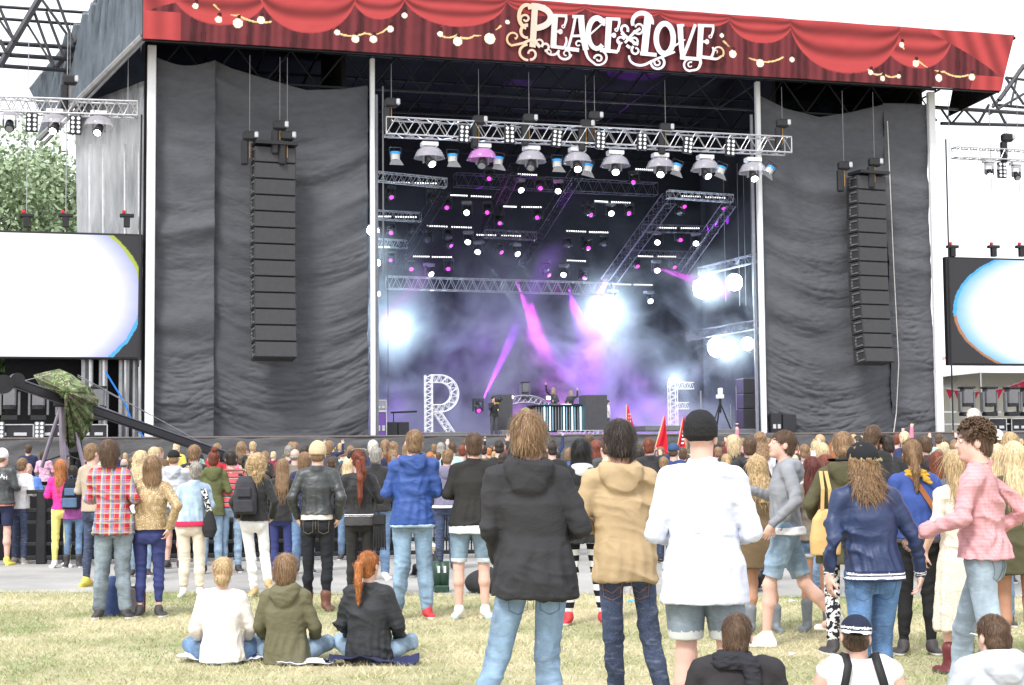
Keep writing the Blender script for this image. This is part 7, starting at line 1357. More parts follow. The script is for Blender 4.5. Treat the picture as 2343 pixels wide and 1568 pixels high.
Kid2 = P_('toddler in a blue cap and yellow ear defenders waving on shoulders', 760, 100, 1016, 0, 'none', 'light', res=.016, dz=-.86, z0=1.18, upper=dict(m=Nvw), arms='up2', legs=SIT2, hat=dict(kind='beanie', m=Bl))
for s_ in (-1, 1): MB().ball((s_ * .09, -.005, .765), (.028, .045, .05), 10, 6).build('ear_cup', mat('yellow_plastic', (.75, .6, .05), .4), Kid2, True)
# people sitting farther back on the path
Sd = P_('person in black with a white cap sitting on the path behind the blue jacket', 985, 175, 1243, 60, 'short', 'pale', dz=-.86, legs=SIT2, upper=dict(m=B_fab, hem=.86, w=1.1), lower=dict(m=J_black), head=(30, 0, 0), hat=dict(kind='cap', m=Wt), group='people sitting on the path')
S2 = P_('person in black curled up on the path behind the bare legs', 1105, 178, 1262, -70, 'short', 'dark', dz=-.86, legs=SIT2, upper=dict(m=B_fab, hem=.86, w=1.15), lower=dict(m=J_black), slouch=.2, group='people sitting on the path')
S3 = P_('blond woman sitting on the path behind the white shirt', 1700, 200, 1236, -20, 'long', 'blond', fem=True, dz=-.86, legs=SIT2, upper=dict(m=Gc, hem=.86, w=1.1), lower=dict(m=J_black), group='people sitting on the path')
# people on the deck
def deck_person(label, px, top, v, z0, face, hair, hc, **k):
    c = spw(px, 1000, v); k.setdefault('res', .02); return person(label, px, 60, top, face, hair, hc, k.pop('res'), 1, k.pop('group', 'performers on the stage'), dist=c.y, pos=(c.x, c.y), z0=z0, **k)
deck_person('blond performer in black with one arm thrown up behind the booth', 1267, 888, 3.3, DECK + .35, 150, 'bob', 'blond', fem=True, arms='up', arml='front', upper=dict(m=B_fab), lower=dict(m=J_black))
deck_person('second performer with a flowered headband and pale scarf, one hand raised', 1306, 894, 3.3, DECK + .35, 170, 'long', 'blond', fem=True, arms='front', arml='up2', upper=dict(m=B_fab), lower=dict(m=J_black))
cm = deck_person('stage cameraman in black with a camera on his shoulder', 1130, 908, .9, DECK, 200, 'short', 'dark', arms='phone', arml='front', upper=dict(m=B_cot, w=1.1), lower=dict(m=cloth('grey_trousers', (.08, .08, .09)), w=1.1), group=None)
deck_person('stagehand in a white T-shirt and dark trousers walking behind the monitor', 1391, 916, 3.0, DECK, -80, 'short', 'dark', arms='down', upper=dict(m=Wt, sleeve=.4, name='t_shirt'), lower=dict(m=J_dark), group=None)
cr_ = empty('video_camera', wpt(cm, (-.12, .10, 1.62)), cm.rotation_euler[2]); tag(cr_, 'shoulder video camera with a yellow cover held by the stage cameraman', 'camera'); MB().bbox((0, .1, 0), (.14, .42, .18)).build('body', M_fix, cr_); MB().tube((0, .3, 0), (0, .48, 0), .06, 10).build('camera_lens', M_fix, cr_); MB().bbox((0, .0, -.10), (.1, .2, .12)).build('yellow_cover', mat('yellow_cover', (.75, .6, .05), .5), cr_)
for r_, c_ in ((A, DST), (B, OST), (Cc_, DST), (E_p, DST), (Pp, DST), (Ww, TST), (Zz, TST), (G_p, DST), (BBp, DST)):
    pockets(r_, c_, zt=.845 if r_ in (A, B) else .915 if r_ is E_p else .965, hh=.10 if r_ in (A, B) else .13)
print('people', _time.time() - _t0)
# ------------------------------------------------------------------ the packed crowd in front of the stage
def crowd_proto(i, hair, fem, arms, up, arml=None, hat=None):
    p = person('x', 1171, 60, None, 0, hair, 'brown', .026, 1, 'crowd packed in front of the stage', H=1.72, fem=fem, arms=arms, arml=arml, upper=up, pos=(0, 60 + i), dist=60, hat=hat, seed=100 + i, lower=dict(m=J_dark)); return p
_up = dict(hem=.92, w=1.06)
CP = [('short', crowd_proto(0, 'short', False, 'front', dict(_up))), ('cropped', crowd_proto(1, 'buzz', False, 'front', dict(_up))), ('long', crowd_proto(2, 'long', True, 'front', dict(_up))), ('shoulder-length', crowd_proto(3, 'medium', True, 'front', dict(_up))), ('tied-back', crowd_proto(4, 'pony', True, 'front', dict(_up))),
      ('short', crowd_proto(5, 'short', False, 'up', dict(_up), 'front')), ('long', crowd_proto(6, 'long', True, 'up2', dict(_up), 'up')), ('bobbed', crowd_proto(7, 'bob', True, 'front', dict(_up))), ('wavy', crowd_proto(8, 'wavy', True, 'front', dict(_up))), ('short', crowd_proto(9, 'short', False, 'up2', dict(_up)))]
RAISED = {5: 'one arm up', 6: 'both arms up', 9: 'both hands up'}
TOPS = [('black', (.03, .03, .033)), ('navy', (.035, .05, .12)), ('grey', (.22, .22, .24)), ('white', (.78, .78, .8)), ('olive', (.12, .12, .06)), ('red', (.55, .04, .06)), ('blue', (.06, .14, .42)), ('brown', (.16, .10, .06)), ('pink', (.65, .22, .32)), ('pale green', (.40, .55, .48)), ('charcoal', (.07, .07, .075)), ('beige', (.48, .40, .30)), ('yellow', (.7, .58, .12)), ('burgundy', (.20, .03, .05))]
HCN = {'brown': 'brown', 'dark': 'dark brown', 'black': 'black', 'light': 'light brown', 'blond': 'blond', 'pale': 'pale blond', 'ginger': 'ginger', 'auburn': 'dark red', 'grey': 'grey'}
taken = []; used = {}; rc = random.Random(42); NC = 0
ZONES = [(0, 330, 'before the skirt end'), (330, 620, 'under the crane tip'), (620, 860, 'under the wider curtain'), (860, 1120, 'below the letter R'), (1120, 1420, 'below the DJ booth'), (1420, 1760, 'below the red flags'), (1760, 2060, 'below the farther curtain'), (2060, 2400, 'below the second screen')]
for row, Yc in enumerate([22.2, 24.6] + list(np.arange(27, 51, 2.5))):
    px = 150 + rc.uniform(0, 40) if Yc > 34 else (560 if Yc > 26 else 1150)
    while px < 2370:
        s_ = FPX / Yc; H_ = rc.choice([1.52, 1.6, 1.66, 1.7, 1.74, 1.78, 1.84, 1.9]); x = at(px, 1030, Yc).x; step = rc.uniform(.62, 1.25) * s_ * (.9 if px > 850 else 1.5)
        i = rc.choices(range(10), [7, 6, 2.2, 3, 3, 1.4 if px > 850 else .2, 1. if px > 850 else .1, 2.2, 1.2, 1.2 if px > 850 else .2])[0]; hk = rc.choice(['brown'] * 6 + ['dark'] * 4 + ['light'] * 5 + ['blond'] * 2 + ['pale'] + ['black', 'ginger', 'auburn', 'grey']); tn, tc_ = rc.choice(TOPS + TOPS[:3])
        zn = [z for a, b, z in ZONES if a <= px < b]; zn = zn[0] if zn else ZONES[-1][2]
        for _ in range(40):
            ra = (', ' + RAISED[i]) if i in RAISED else ''; lab = f'{CP[i][0]} {HCN[hk]} hair and a {tn} top{ra}, {zn}'
            if lab not in used: break
            hk = rc.choice(list(HCN)); tn, tc_ = rc.choice(TOPS)
        used[lab] = 1; src = CP[i][1]; c = copy_tree(src, None, lab); c.location = (x, Yc + rc.uniform(-.35, .35), 0); c.rotation_euler = (0, 0, math.radians(rc.gauss(-6, 12))); k = H_ / 1.72; c.scale = [q * k for q in src.scale]; c['category'] = 'person'; c['group'] = 'crowd packed in front of the stage'
        cm_ = cloth('crowd_' + tn.replace(' ', '_'), tc_, bump=.3)
        for ch in c.children:
            nm = ch.name.split('.')[0]
            if nm == 'jacket': ch.material_slots[0].link = 'OBJECT'; ch.material_slots[0].material = cm_
            if nm in ('hair', 'hair_strands'): ch.material_slots[0].link = 'OBJECT'; ch.material_slots[0].material = hairmat(hk)
            if nm == 'shoe': bpy.data.objects.remove(ch)
        NC += 1; px += step
for _, p in CP:
    for ch in list(p.children): bpy.data.objects.remove(ch)
    bpy.data.objects.remove(p)
print('crowd', NC)

# ------------------------------------------------------------------ bags and things people carry
def bag_root(name, root, p, label, cat):
    e = empty(name, wpt(root, p), root.rotation_euler[2]); e.scale = root.scale; tag(e, label, cat); return e
def backpack(root, label, m1, m2, m3, w_=.15, h_=.23, off=(0, 0, 0)):
    e = bag_root('backpack', root, (off[0], -.17 + off[1], 1.02 + off[2]), label, 'backpack')
    fieldobj('main_pouch', [(loft([(0, w_ * .92, .085, 0), (.06, w_, .105, 0), (h_, w_ * .97, .10, 0), (h_ * 1.7, w_ * .75, .08, 0), (h_ * 2, w_ * .45, .05, 0)], 3), 0)], m1, e, .010, lambda P: folds(P, 3, .006))
    fieldobj('front_pocket', [(loft([(.03, w_ * .8, .04, -.10), (h_ * .75, w_ * .78, .045, -.10)], 3.2), 0)], m2, e, .009)
    MB().bbox((0, -.10, h_ * 1.15), (w_ * 1.1, .05, h_ * .5), None, .02).build('top_pocket', m3, e)
    for s_ in (-1, 1): MB().ribbon([(s_ * .05, .05, h_ * 2 - .02), (s_ * .08, .09, h_ * 2 + .02), (s_ * .09, .13, h_ * 2 - .0)], [(.018, 0, 0)] * 3, (0, .01, .01)).build('strap', m3, e, True)
    MB().path([(-.03, .0, h_ * 2 - .01), (-.02, -.02, h_ * 2 + .05), (.02, -.02, h_ * 2 + .05), (.03, .0, h_ * 2 - .01)], .006, 5).build('grab_loop', m3, e)
    return e
Gbp = cloth('grey_canvas', (.055, .055, .065), bump=.4); Bbp = cloth('black_nylon_bag', (.02, .022, .028), bump=.3); Blp = cloth('slate_blue_panel', (.10, .16, .26), bump=.2)
backpack(Uu, 'dark grey canvas backpack with two straps on the curly-haired woman', Gbp, Gbp, Gbp, .15, .24, (-.10, .01, .02)); backpack(HHp, 'black and slate-blue backpack on the person in the checked tunic', Bbp, Blp, Blp, .16, .26, (0, .02, .0))
# tote bag
e = bag_root('tote_bag', Kw, (-.19, -.12, .80), 'pale tan leather tote bag hanging from the shoulder of the olive parka', 'bag'); Tan = cloth('tan_leather', (.62, .42, .18), rough=.5, bump=.2)
fieldobj('pouch', [(loft([(0, .12, .06, 0), (.12, .125, .065, 0), (.28, .10, .05, 0), (.36, .05, .03, 0)], 3), 0)], Tan, e, .010, lambda P: folds(P, 4, .005))
for s_ in (-.03, .04): MB().ribbon([(s_, -.03, .34), (s_ * .8, -.04, .52), (s_ * .6, .02, .66)], [(.014, 0, 0)] * 3, (0, .008, 0)).build('handle', Tan, e)
# crossbody bag of the blue jacket
e = bag_root('crossbody_bag', F_p, (.22, .02, .90), 'brown leather crossbody bag on the cobalt jacket', 'bag'); Brl = cloth('brown_leather', (.32, .12, .04), rough=.45, bump=.1)
MB().bbox((0, 0, .0), (.09, .22, .17), None, .03).build('pouch', Brl, e)
MB().ribbon([(-.0, -.12, .06), (-.05, -.158, .20), (-.13, -.163, .35), (-.21, -.150, .48), (-.26, -.115, .565), (-.28, -.05, .60)], [(.018, 0, .010)] * 6, (0, -.008, 0)).build('strap', Brl, e)
# shoulder bag of the grey-haired woman, fringed bag of the ponytail
e = bag_root('shoulder_bag', Rr, (.235, -.06, .78), 'black shoulder bag with a flowered red and white strap beside the pale denim jacket', 'bag')
fieldobj('pouch', [(loft([(0, .06, .05, 0), (.10, .10, .07, 0), (.22, .08, .06, 0), (.36, .03, .03, 0)], 2.2), 0)], B_cot, e, .012); MB().ribbon([(0, -.03, .34), (-.04, -.06, .50), (-.08, -.05, .64)], [(.035, 0, 0)] * 3, (0, .01, 0)).build('strap', cloth('flower_cloth', (.8, .55, .55), pat='print'), e)
e = bag_root('fringed_bag', Xx, (.24, -.08, .62), 'black fringed bag on a thin strap beside the charcoal dress', 'bag'); b = MB()
for k in range(14): b.tube((-.07 + .011 * k, -.03 + .01 * (k % 3), 0 - .03 * (k % 2)), (-.065 + .010 * k, -.02, .30), .008, 4)
tag(b.build('fringe', B_cot, e), kind='stuff'); MB().bbox((0, .0, .33), (.15, .08, .14), None, .02).build('pouch', B_cot, e); MB().ribbon([(0, -.03, .38), (-.06, -.09, .60), (-.20, -.10, .80)], [(.008, 0, 0)] * 3, (0, .008, 0)).build('strap', B_cot, e)
# on the ground
def gthing(name, px, py, label, cat): p = ground(px, py); e = empty(name, p, 0); return tag(e, label, cat)
e = gthing('rucksack', 257, 1409, 'blue rucksack standing between the feet of the plaid shirt', 'bag'); fieldobj('bag_body', [(loft([(0, .11, .10, 0), (.10, .13, .11, 0), (.30, .10, .09, .01), (.40, .04, .04, .02)], 2.4), 0)], cloth('dusty_blue', (.06, .09, .22), bump=.5), e, .012, lambda P: folds(P, 8, .012))
e = gthing('satchel', 314, 1405, 'mauve satchel with a dark red rim beside the plaid shirt', 'bag'); MB().bbox((0, 0, .14), (.16, .10, .27), None, .04).build('pouch', cloth('mauve_canvas', (.40, .34, .36)), e); MB().path([(.085, -.05, .02), (.09, -.05, .22), (.05, -.05, .28), (-.05, -.05, .28)], .008, 5).build('rim', SBg, e)
def sheetobj(name, px, py, w_, d_, m, label, cat, seed=1, hgt=.05):
    e = gthing(name, px, py, label, cat); n = 44; X, Y_ = np.meshgrid(np.linspace(-w_, w_, n), np.linspace(-d_, d_, n), indexing='ij'); p = np.stack([X, Y_], -1); Z = .015 + hgt * np.clip(.35 + .8 * snoise(p * 3.5, seed, 2) + .5 * (1 - 2 * np.abs(snoise(p * 8, seed + 1, 2))), 0, 2.2); ed = .12 * snoise(p * 3, seed + 5, 2); X = X * (1 + ed); Y_ = Y_ * (1 + ed)
    o = obj('cloth', npmesh('cloth', np.stack([X.ravel(), Y_.ravel(), Z.ravel()], 1), grid_faces(n, n), m), e); q = o.modifiers.new('t', 'SOLIDIFY'); q.thickness = .006; return e
Pls = cloth('pale_plastic', (.72, .74, .88), rough=.3, bump=.3, spec=.6); sheetobj('plastic_sheet', 545, 1512, .46, .13, Pls, 'crumpled pale plastic sheet under the two seated women', 'plastic sheet', 3, .045); sheetobj('plastic_bag', 700, 1522, .22, .09, Pls, 'crumpled white plastic bag beside the sage parka', 'plastic bag', 5, .05)
sheetobj('navy_cloth', 850, 1521, .36, .10, cloth('navy_ripstop', (.03, .035, .09), bump=.4), 'crumpled navy rain jacket spread under the ginger woman', 'jacket', 7, .055)
for (px, py, w_, lab) in ((1482 + 330, 1508, .03, 'scrap of white paper on the grass left of the striped cap'), (1445, 1384, .05, 'bright blue scrap on the grass behind the dark jeans'), (1812, 1383, .04, 'white paper cup fragment near the path edge'), (148, 1296, .05, 'flattened white and blue packet on the asphalt')):
    e = gthing('litter', px, py, lab, 'litter'); b = MB(); b.add([(-w_, -w_ * .6, .03), (w_, -w_ * .5, .045), (w_ * .8, w_ * .7, .03), (-w_ * .7, w_ * .6, .05), (-w_, -w_ * .6, .035), (w_, -w_ * .5, .05), (w_ * .8, w_ * .7, .035), (-w_ * .7, w_ * .6, .055)], [(3, 2, 1, 0), (4, 5, 6, 7), (0, 1, 5, 4), (1, 2, 6, 5), (2, 3, 7, 6), (3, 0, 4, 7)]); b.build('scrap', mat('blue_scrap', (.05, .35, .65), .6) if 'blue scrap' in lab else Wt, e)
for i, x in enumerate((1002, 1016)):
    p = ground(x, 1356); e = empty('rubber_boot', p, .2); tag(e, ['dark green rubber boot standing on the path, the nearer one', 'dark green rubber boot standing on the path, the farther one'][i], 'boot', 'pair of green rubber boots'); Gb = mat('green_rubber', (.03, .07, .05), .35); MB().tube((0, 0, .05), (0, 0, .36), .055, 12, .065).build('shaft', Gb, e, True); MB().bbox((0, .05, .045), (.10, .27, .09), None, .03).build('foot', Gb, e); MB().bbox((0, -.058, .27), (.03, .015, .08)).build('buckle', Wt, e)
e = gthing('bag', 1122, 1357, 'black bag and coats heaped on the path behind the bare legs', 'bag'); fieldobj('bag_body', [(ell((0, 0, .12), (.30, .2, .17)), 0), (ell((.25, 0, .09), (.2, .16, .12)), .05)], B_cot, e, .02, lambda P: folds(P, 8, .02))
# flags on sticks
for i, (x0, y0, x1, y1, hw) in enumerate(((1432, 1075, 1433, 926, 18), (1494, 1012, 1519, 952, 18), (1546, 1012, 1562, 955, 14))):
    Y = 30. if i else 34.; a = at(x0, y0 + 30, Y); c = at(x1, y1, Y); e = empty('flag', a, 0); tag(e, ['red pennant with white marks on a stick above the dark-haired man', 'tilted red flag between the dark-haired man and the beanie', 'small red flag with white marks next to the beanie'][i], 'flag', 'red flags over the crowd'); d = c - a
    MB().tube((0, 0, 0), d, .014, 6).build('stick', mat('pale_wood', (.62, .52, .34), .7), e); u = d.normalized(); L_ = d.length; q0 = V(d); q1 = d - u * .62; n = 12; vs = []
    for k in range(n + 1):
        for j in range(n + 1):
            t = k / n; s_ = j / n; wd = hw * 1.5 / (FPX / Y) * (.16 + .84 * t if i != 1 else .1 + 1.0 * t); vs.append(q0.lerp(q1, t) + V((wd * s_ * .9, .05 * math.sin(s_ * 7 + t * 3 + i), -.16 * s_ * t)))
    o = obj('cloth', npmesh('cloth', [tuple(v) for v in vs], grid_faces(n + 1, n + 1), cloth('flag_red', (.72, .03, .05), bump=.2)), e); q = o.modifiers.new('t', 'SOLIDIFY'); q.thickness = .006
    if i != 1:
        b = MB()
        for k in range(5): m_ = q0.lerp(q1, .35 + .12 * k) + V((.06 + .005 * k, -.03, 0)); b.box(m_, (.05, .008, .035))
        tag(b.build('white_marks', Wt, e), kind='stuff')

# ------------------------------------------------------------------ camera platform with crane, barrier
M_rail = mat('barrier_black', (.03, .03, .033), .45, .4, var=.2)
bp = ground(98, 1291); e = empty('barrier', bp, math.radians(4)); tag(e, 'black steel barrier and riser edge behind the yellow trousers', 'barrier')
for x in (-.02, .33, 3.4, 6.6): MB().bbox((x, 0, .55), (.15 if x < .1 else .07, .12, 1.1), None, .02).build('post', M_rail, e)
for z in (1.08, .80, .62, .30, .10): MB().bbox((3.2, 0, z), (6.9, .07, .06), None, .01).build('rail', M_rail, e)
b = MB()
for k in range(34): b.tube((.15 + k * .19, .03, .1), (.15 + k * .19, .03, 1.07), .012, 5)
tag(b.build('bars', M_rail, e), kind='stuff'); MB().box((2.0, .9, .5), (6.5, .05, 1.0)).build('riser_cladding', M_drape, e)
e = empty('camera_platform', at(150, 1108, 26.5), 0); e.location.z = 0; tag(e, 'black riser platform carrying the camera crane', 'platform'); MB().bbox((-.4, 1.2, .96), (4.6, 3.0, .14), None, .02).build('deck', M_rail, e); MB().box((-.4, -.25, .45), (4.4, .05, .88)).build('front_cladding', M_drape, e)
for x in (-2.5, 1.8): MB().bbox((x, 1.2, .45), (.1, 2.8, .88)).build('leg_frame', M_rail, e)
CY = 26.0
def cp(px, py, dy=0.): return at(px, py, CY + dy)
base = cp(145, 1078); cr = empty('camera_crane', base, 0); tag(cr, 'long black camera crane on a tripod under a camouflage sheet, sloping down to the right', 'camera crane')
def cl_(px, py, dy=0.): return cp(px, py, dy) - base
arm0, arm1 = cl_(18, 872, -1.), cl_(522, 1047, 2.2); d = arm1 - arm0; M = d.to_track_quat('X', 'Z').to_matrix()
MB().bbox(arm0.lerp(arm1, .5), (d.length, .12, .145), M, .02).build('arm', mat('crane_black', (.04, .038, .045), .4, .3), cr)
MB().bbox(arm0.lerp(arm1, .5) + M @ V((0, 0, .08)), (d.length * .98, .13, .025), M, .008).build('arm_top_plate', mat('crane_plate', (.14, .14, .17), .35, .5), cr)
for (px, py, dy, r_) in ((6, 880, -1.2, .155), (38, 870, -.9, .115)): c = cl_(px, py, dy); MB().tube(c + V((-.06, .12, 0)), c + V((.06, -.12, 0)), r_, 18).build('counterweight', M_rail, cr)
for (a, c) in (((30, 878), (120, 855)), ((178, 862), (345, 950)), ((178, 858), (520, 1045)), ((150, 900), (520, 1040))): MB().tube(cl_(*a), cl_(c[0], c[1], 2.2 * (c[0] - 150) / 370.), .007, 5).build('stay_cable', mat('steel_cable', (.4, .4, .42), .3, .8), cr)
for a, c, r_ in (((142, 925), (148, 1078), .07), ((138, 935), (95, 1070), .035), ((160, 935), (192, 1068), .035)): MB().tube(cl_(*a), cl_(*c), r_, 8).build('tripod_leg', mat('tripod_metal', (.28, .24, .30), .35, .6), cr)
MB().tube(cl_(100, 1056), cl_(148, 1040), .015, 6).build('spreader', M_rail, cr); MB().tube(cl_(148, 1040), cl_(190, 1055), .015, 6).build('spreader', M_rail, cr); MB().bbox(cl_(148, 918), (.3, .3, .2)).build('pivot_head', M_rail, cr)
hd = MB(); hd.bbox(arm1 + V((0, 0, -.02)), (.35, .2, .2), M, .03); hd.build('remote_head', M_rail, cr)
# camouflage sheet over the pivot
camo = cloth('camouflage', (.2, .26, .12), pat='camo', bump=.5)
def camosheet():
    outline = [(76, 858), (108, 850), (136, 844), (163, 856), (205, 885), (226, 915), (220, 950), (205, 985), (185, 1012), (160, 1028), (150, 1022), (168, 985), (175, 950), (150, 925), (120, 915), (92, 885)]
    cen = (150, 895); n = len(outline); k = 12; vs = [cl_(*cen, -.75)]; fs = []; m = 6 * n; ol = []
    for i in range(m):
        t = i / 6; a = outline[int(t) % n]; c = outline[(int(t) + 1) % n]; f_ = t - int(t); ol.append((a[0] + (c[0] - a[0]) * f_, a[1] + (c[1] - a[1]) * f_))
    for j in range(1, k + 1):
        for i in range(m):
            t = j / k; x = cen[0] + (ol[i][0] - cen[0]) * t; y = cen[1] + (ol[i][1] - cen[1]) * t; dep = -.75 + .95 * t ** 1.6 + .12 * math.sin(i * .9 + 2 * t) * t + .07 * math.sin(i * 2.3) * t; vs.append(cl_(x, y, dep))
    q = []
    for i in range(m): q.append((0, 1 + i, 1 + (i + 1) % m, 1 + (i + 1) % m))
    b = MB(); b.add(vs, [(0, 1 + (i + 1) % m, 1 + i) for i in range(m)] + [(1 + (j - 1) * m + i, 1 + (j - 1) * m + (i + 1) % m, 1 + j * m + (i + 1) % m, 1 + j * m + i) for j in range(1, k) for i in range(m)]); o = b.build('sheet', camo, None, True); o.location = base; md = o.modifiers.new('t', 'SOLIDIFY'); md.thickness = .02; o.name = 'camouflage_sheet'; tag(o, 'camouflage-patterned sheet draped over the crane pivot', 'sheet')
camosheet()
for (lab, px, s, top, fc, hr, hc, kw) in [('crane operator in black standing under the camouflage sheet', 172, 128, 958, -20, 'none', 'dark', dict(z0=1.03, upper=dict(m=B_cot, w=1.1), lower=dict(m=J_black), arms='up2')), ('crew member in headphones and a dark jacket seated on the platform', 62, 128, 1018, 12, 'short', 'brown', dict(z0=.9, dz=-.5, upper=dict(m=Nvw, w=1.1), lower=dict(m=J_black), legs=SIT2)), ('crew member with brown hair bent over the desk on the platform', 103, 128, 1032, 4, 'medium', 'brown', dict(z0=.9, dz=-.5, upper=dict(m=cloth('pale_pink_top', (.75, .45, .6))), lower=dict(m=J_black), legs=SIT2, tone=2))]:
    P_(lab, px, s, top, fc, hr, hc, res=.018, group='crew on the camera platform', **kw)
# ------------------------------------------------------------------ beyond the stage: trees, building, tents, bunting
def leafmat(name, c):
    if name in MATS: return MATS[name]
    m = mat(name, c, .6, var=.35, scale=1.5); return m
def tree(px, Y, h, cw, label, n=6500, cols=((.05, .10, .03), (.10, .17, .05)), seed=0, z0=0):
    r = np.random.RandomState(seed); x = at(px, 1030, Y).x; e = empty('tree', (x, Y, z0), 0); tag(e, label, 'tree', 'trees beyond the left wing'); b = MB(); b.tube((0, 0, 0), (0, 0, h * .45), .3, 8, .2)
    clumps = []
    for k in range(26):
        a = r.uniform(0, 6.28); zz = r.uniform(.28, .96); rad = cw * math.sqrt(max(.05, 1 - ((zz - .55) / .52) ** 2)) * r.uniform(.3, .95); c = np.array([math.cos(a) * rad, math.sin(a) * rad, zz * h]); clumps.append((c, r.uniform(.10, .2) * h * .8)); b.tube((0, 0, h * min(.42, zz * .6)), V(c), .08, 5, .03, cap=False)
    b.build('trunk', mat('bark', (.09, .07, .05), .9), e); vs = []; cc = []
    for c, rr_ in clumps:
        m = n // len(clumps); d = r.randn(m, 3); d /= np.linalg.norm(d, axis=1, keepdims=True); p = c + d * rr_ * r.uniform(.35, 1.05, (m, 1)) * [1.15, 1.15, .75]; u = r.randn(m, 3); u /= np.linalg.norm(u, axis=1, keepdims=True); v = np.cross(u, r.randn(m, 3)); v /= np.linalg.norm(v, axis=1, keepdims=True); s_ = r.uniform(.10, .24, (m, 1)); vs.append(np.stack([p - u * s_, p + v * s_ * .6, p + u * s_, p - v * s_ * .6], 1).reshape(-1, 3)); k = r.uniform(0, 1, (m, 1)) * .6 + r.uniform(0, .4); cc.append(np.repeat(np.clip((1 - k) * np.array(cols[0]) + k * np.array(cols[1]), 0, 1), 4, 0))
    vs = np.concatenate(vs); cc = np.concatenate(cc); f = np.arange(len(vs)).reshape(-1, 4); tag(obj('crown', npmesh('crown', vs, f, attr_mat('leaf', .6), col=cc, smooth=False), e), kind='stuff')
for i, (px, Y, h, cw, lab) in enumerate([(45, 95, 21.6, 7.0, 'tall pale green tree beyond the first screen, sky showing through'), (135, 88, 17.5, 5.0, 'lower green tree between the tall tree and the silver sheeting'), (-60, 90, 20.5, 5.5, 'green tree at the picture edge behind the first screen'), (185, 100, 18.0, 4.5, 'tree close against the silver sheeting')]): tree(px, Y, h, cw, lab, 16000, ((.23, .31, .19), (.42, .51, .33)), i + 1)  # tall crowns' leaf colours lightened, with haze put into them
for i, (px, Y, h, cw) in enumerate([(20, 72, 7.5, 4.2), (110, 74, 8.0, 4.2), (190, 76, 7.5, 3.6), (-50, 73, 8, 4), (260, 78, 8.2, 3.5)]): tree(px, Y, h, cw, ['dark bushy tree under the first screen at the picture edge', 'dark bushy tree behind the crane', 'dark bushy tree behind the camouflage sheet', 'dark bushy tree cut by the picture edge', 'dark bushy tree behind the tower masts'][i], 7000, ((.025, .05, .02), (.08, .13, .04)), 20 + i)
bx0 = at(2130, 1030, 170).x; bx1 = at(2600, 1030, 170).x; ztop = at(2240, 842, 170).z; bl = empty('apartment_building', (bx0, 170, 0), math.radians(-2)); tag(bl, 'cream apartment block with red roof band beyond the second screen', 'building'); Wd = bx1 - bx0; hw_ = ztop
MB().box((Wd / 2, 5, hw_ / 2), (Wd, 10, hw_)).build('wall', mat('cream_render', (.80, .70, .58), .8, var=.08), bl); MB().box((Wd / 2, 4.6, hw_ + .45), (Wd + 1, 12, 1.5)).build('roof', mat('red_roof', (.58, .30, .28), .7), bl)
Mgl = mat('window_glass', (.28, .32, .36), .15, var=.2, scale=1.); Mfr = mat('window_frame', (.8, .8, .8), .5); Mbal = mat('balcony_panel', (.62, .60, .58), .6)
fl = hw_ / 4
for f_ in range(4):
    for k in range(int(Wd / 3.2)):
        x = 1.6 + k * 3.2; z = f_ * fl + fl * .62; o = MB().box((x, -.02, z), (2.3, .12, 1.25)).build('window', Mfr, bl); MB().box((x - .55, -.10, z), (1.0, .04, 1.1)).build('pane', Mgl, o); MB().box((x + .55, -.10, z), (1.0, .04, 1.1)).build('pane', Mgl, o)
        if k % 3 != 2: MB().box((x, -.55, z - 1.05), (2.9, .08, .85)).build('balcony', Mbal, bl)
for k in range(5): MB().box((2 + k * 6.4, -.12, hw_ / 2), (.5, .2, hw_)).build('pilaster', mat('cream_trim', (.85, .78, .68), .8), bl)
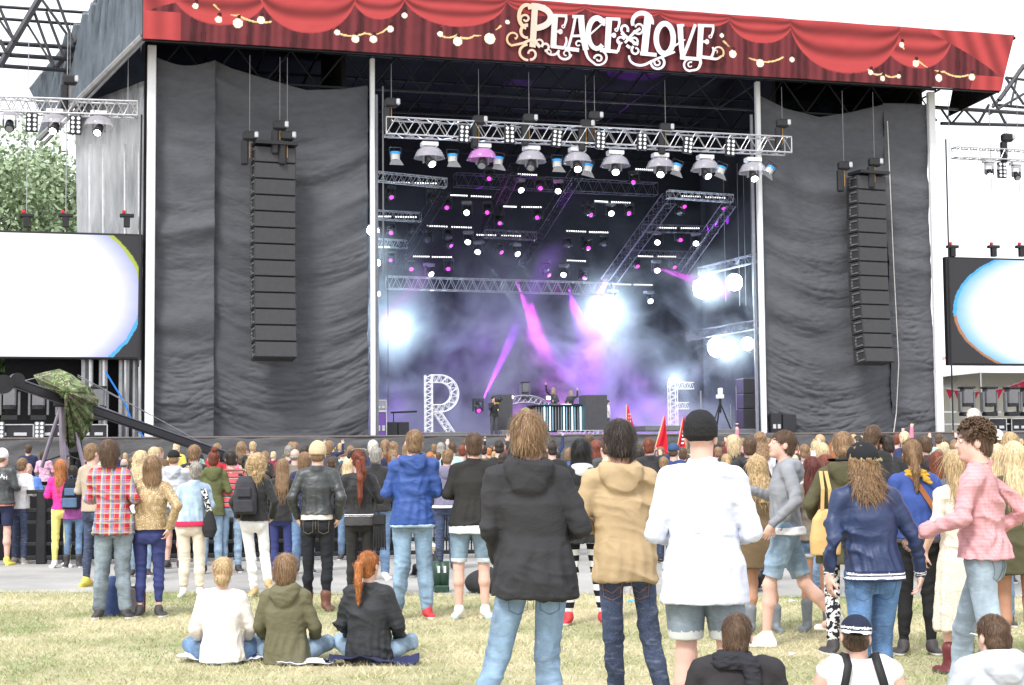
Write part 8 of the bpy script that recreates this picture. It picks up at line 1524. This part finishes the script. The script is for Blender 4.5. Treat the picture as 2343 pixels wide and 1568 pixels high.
def tent(px, Y, w_, zt, zw, label):
    x = at(px, 1030, Y).x; e = empty('tent', (x, Y, 0), .2); tag(e, label, 'tent', 'white peaked tents beyond the right wing'); b = MB(); n = 8; ring = lambda r_, z, sag=0: [(r_ * math.cos(a + .785) , r_ * math.sin(a + .785), z) for a in np.linspace(0, 2 * math.pi, 5)[:-1]]
    R0_ = ring(w_ * 1.41 / 2, zw); vs = list(R0_) + ring(w_ * .35, zw + (zt - zw) * .35) + ring(w_ * .12, zw + (zt - zw) * .72) + [(0, 0, zt)]; fs = []
    for j in range(2):
        for i in range(4): fs.append((j * 4 + i, j * 4 + (i + 1) % 4, j * 4 + 4 + (i + 1) % 4, j * 4 + 4 + i))
    fs += [(8 + i, 8 + (i + 1) % 4, 12) for i in range(4)]; b.add(vs, fs); b.build('canopy', M_white, e)
    for p in R0_: MB().tube((p[0], p[1], 0), p, .06, 6).build('pole', M_alu, e)
    MB().box((0, w_ / 2 * .98, zw / 2), (w_ * .98, .05, zw)).build('wall', M_white, e)
for px, Y, w_, zt, zw, lab in ((2200, 90, 9, 6.4, 4.4, 'white peaked tent lowest beside the curtain'), (2262, 84, 9, 8.0, 4.6, 'white peaked tent behind the large lamps of the right wing'), (2330, 80, 9, 9.0, 5.2, 'tallest white peaked tent at the picture edge')): tent(px, Y, w_, zt, zw, lab)
p0_, p1_ = at(2166, 890, 76), at(2350, 868, 76); e = empty('bunting', p0_, 0); tag(e, 'string of small red pennants before the cream building', 'bunting'); pr = None
MB().path([(p1_ - p0_) * (k / 12) + V((0, 0, -.35 * math.sin(math.pi * k / 12))) for k in range(13)], .015, 4).build('cord', Wt, e)
for k in range(10):
    t = (k + .4) / 10; c = (p1_ - p0_) * t + V((0, 0, -.35 * math.sin(math.pi * t))); w_ = .22; MB().add([c + V((-w_, 0, 0)), c + V((w_, 0, 0)), c + V((-.02, .02, -.5)), c + V((-w_, .02, 0)), c + V((w_, .02, 0)), c + V((-.02, .04, -.5))], [(0, 1, 2), (5, 4, 3), (0, 3, 4, 1), (1, 4, 5, 2), (2, 5, 3, 0)]).build('pennant', cloth('pennant_red', (.7, .04, .12), bump=0), e)
e = empty('flagpole', at(2247, 1000, 100), 0); e.location.z = 0; tag(e, 'white flagpole before the cream building', 'pole'); MB().tube((0, 0, 0), (0, 0, 8.5), .13, 8).build('pole_shaft', M_white, e)
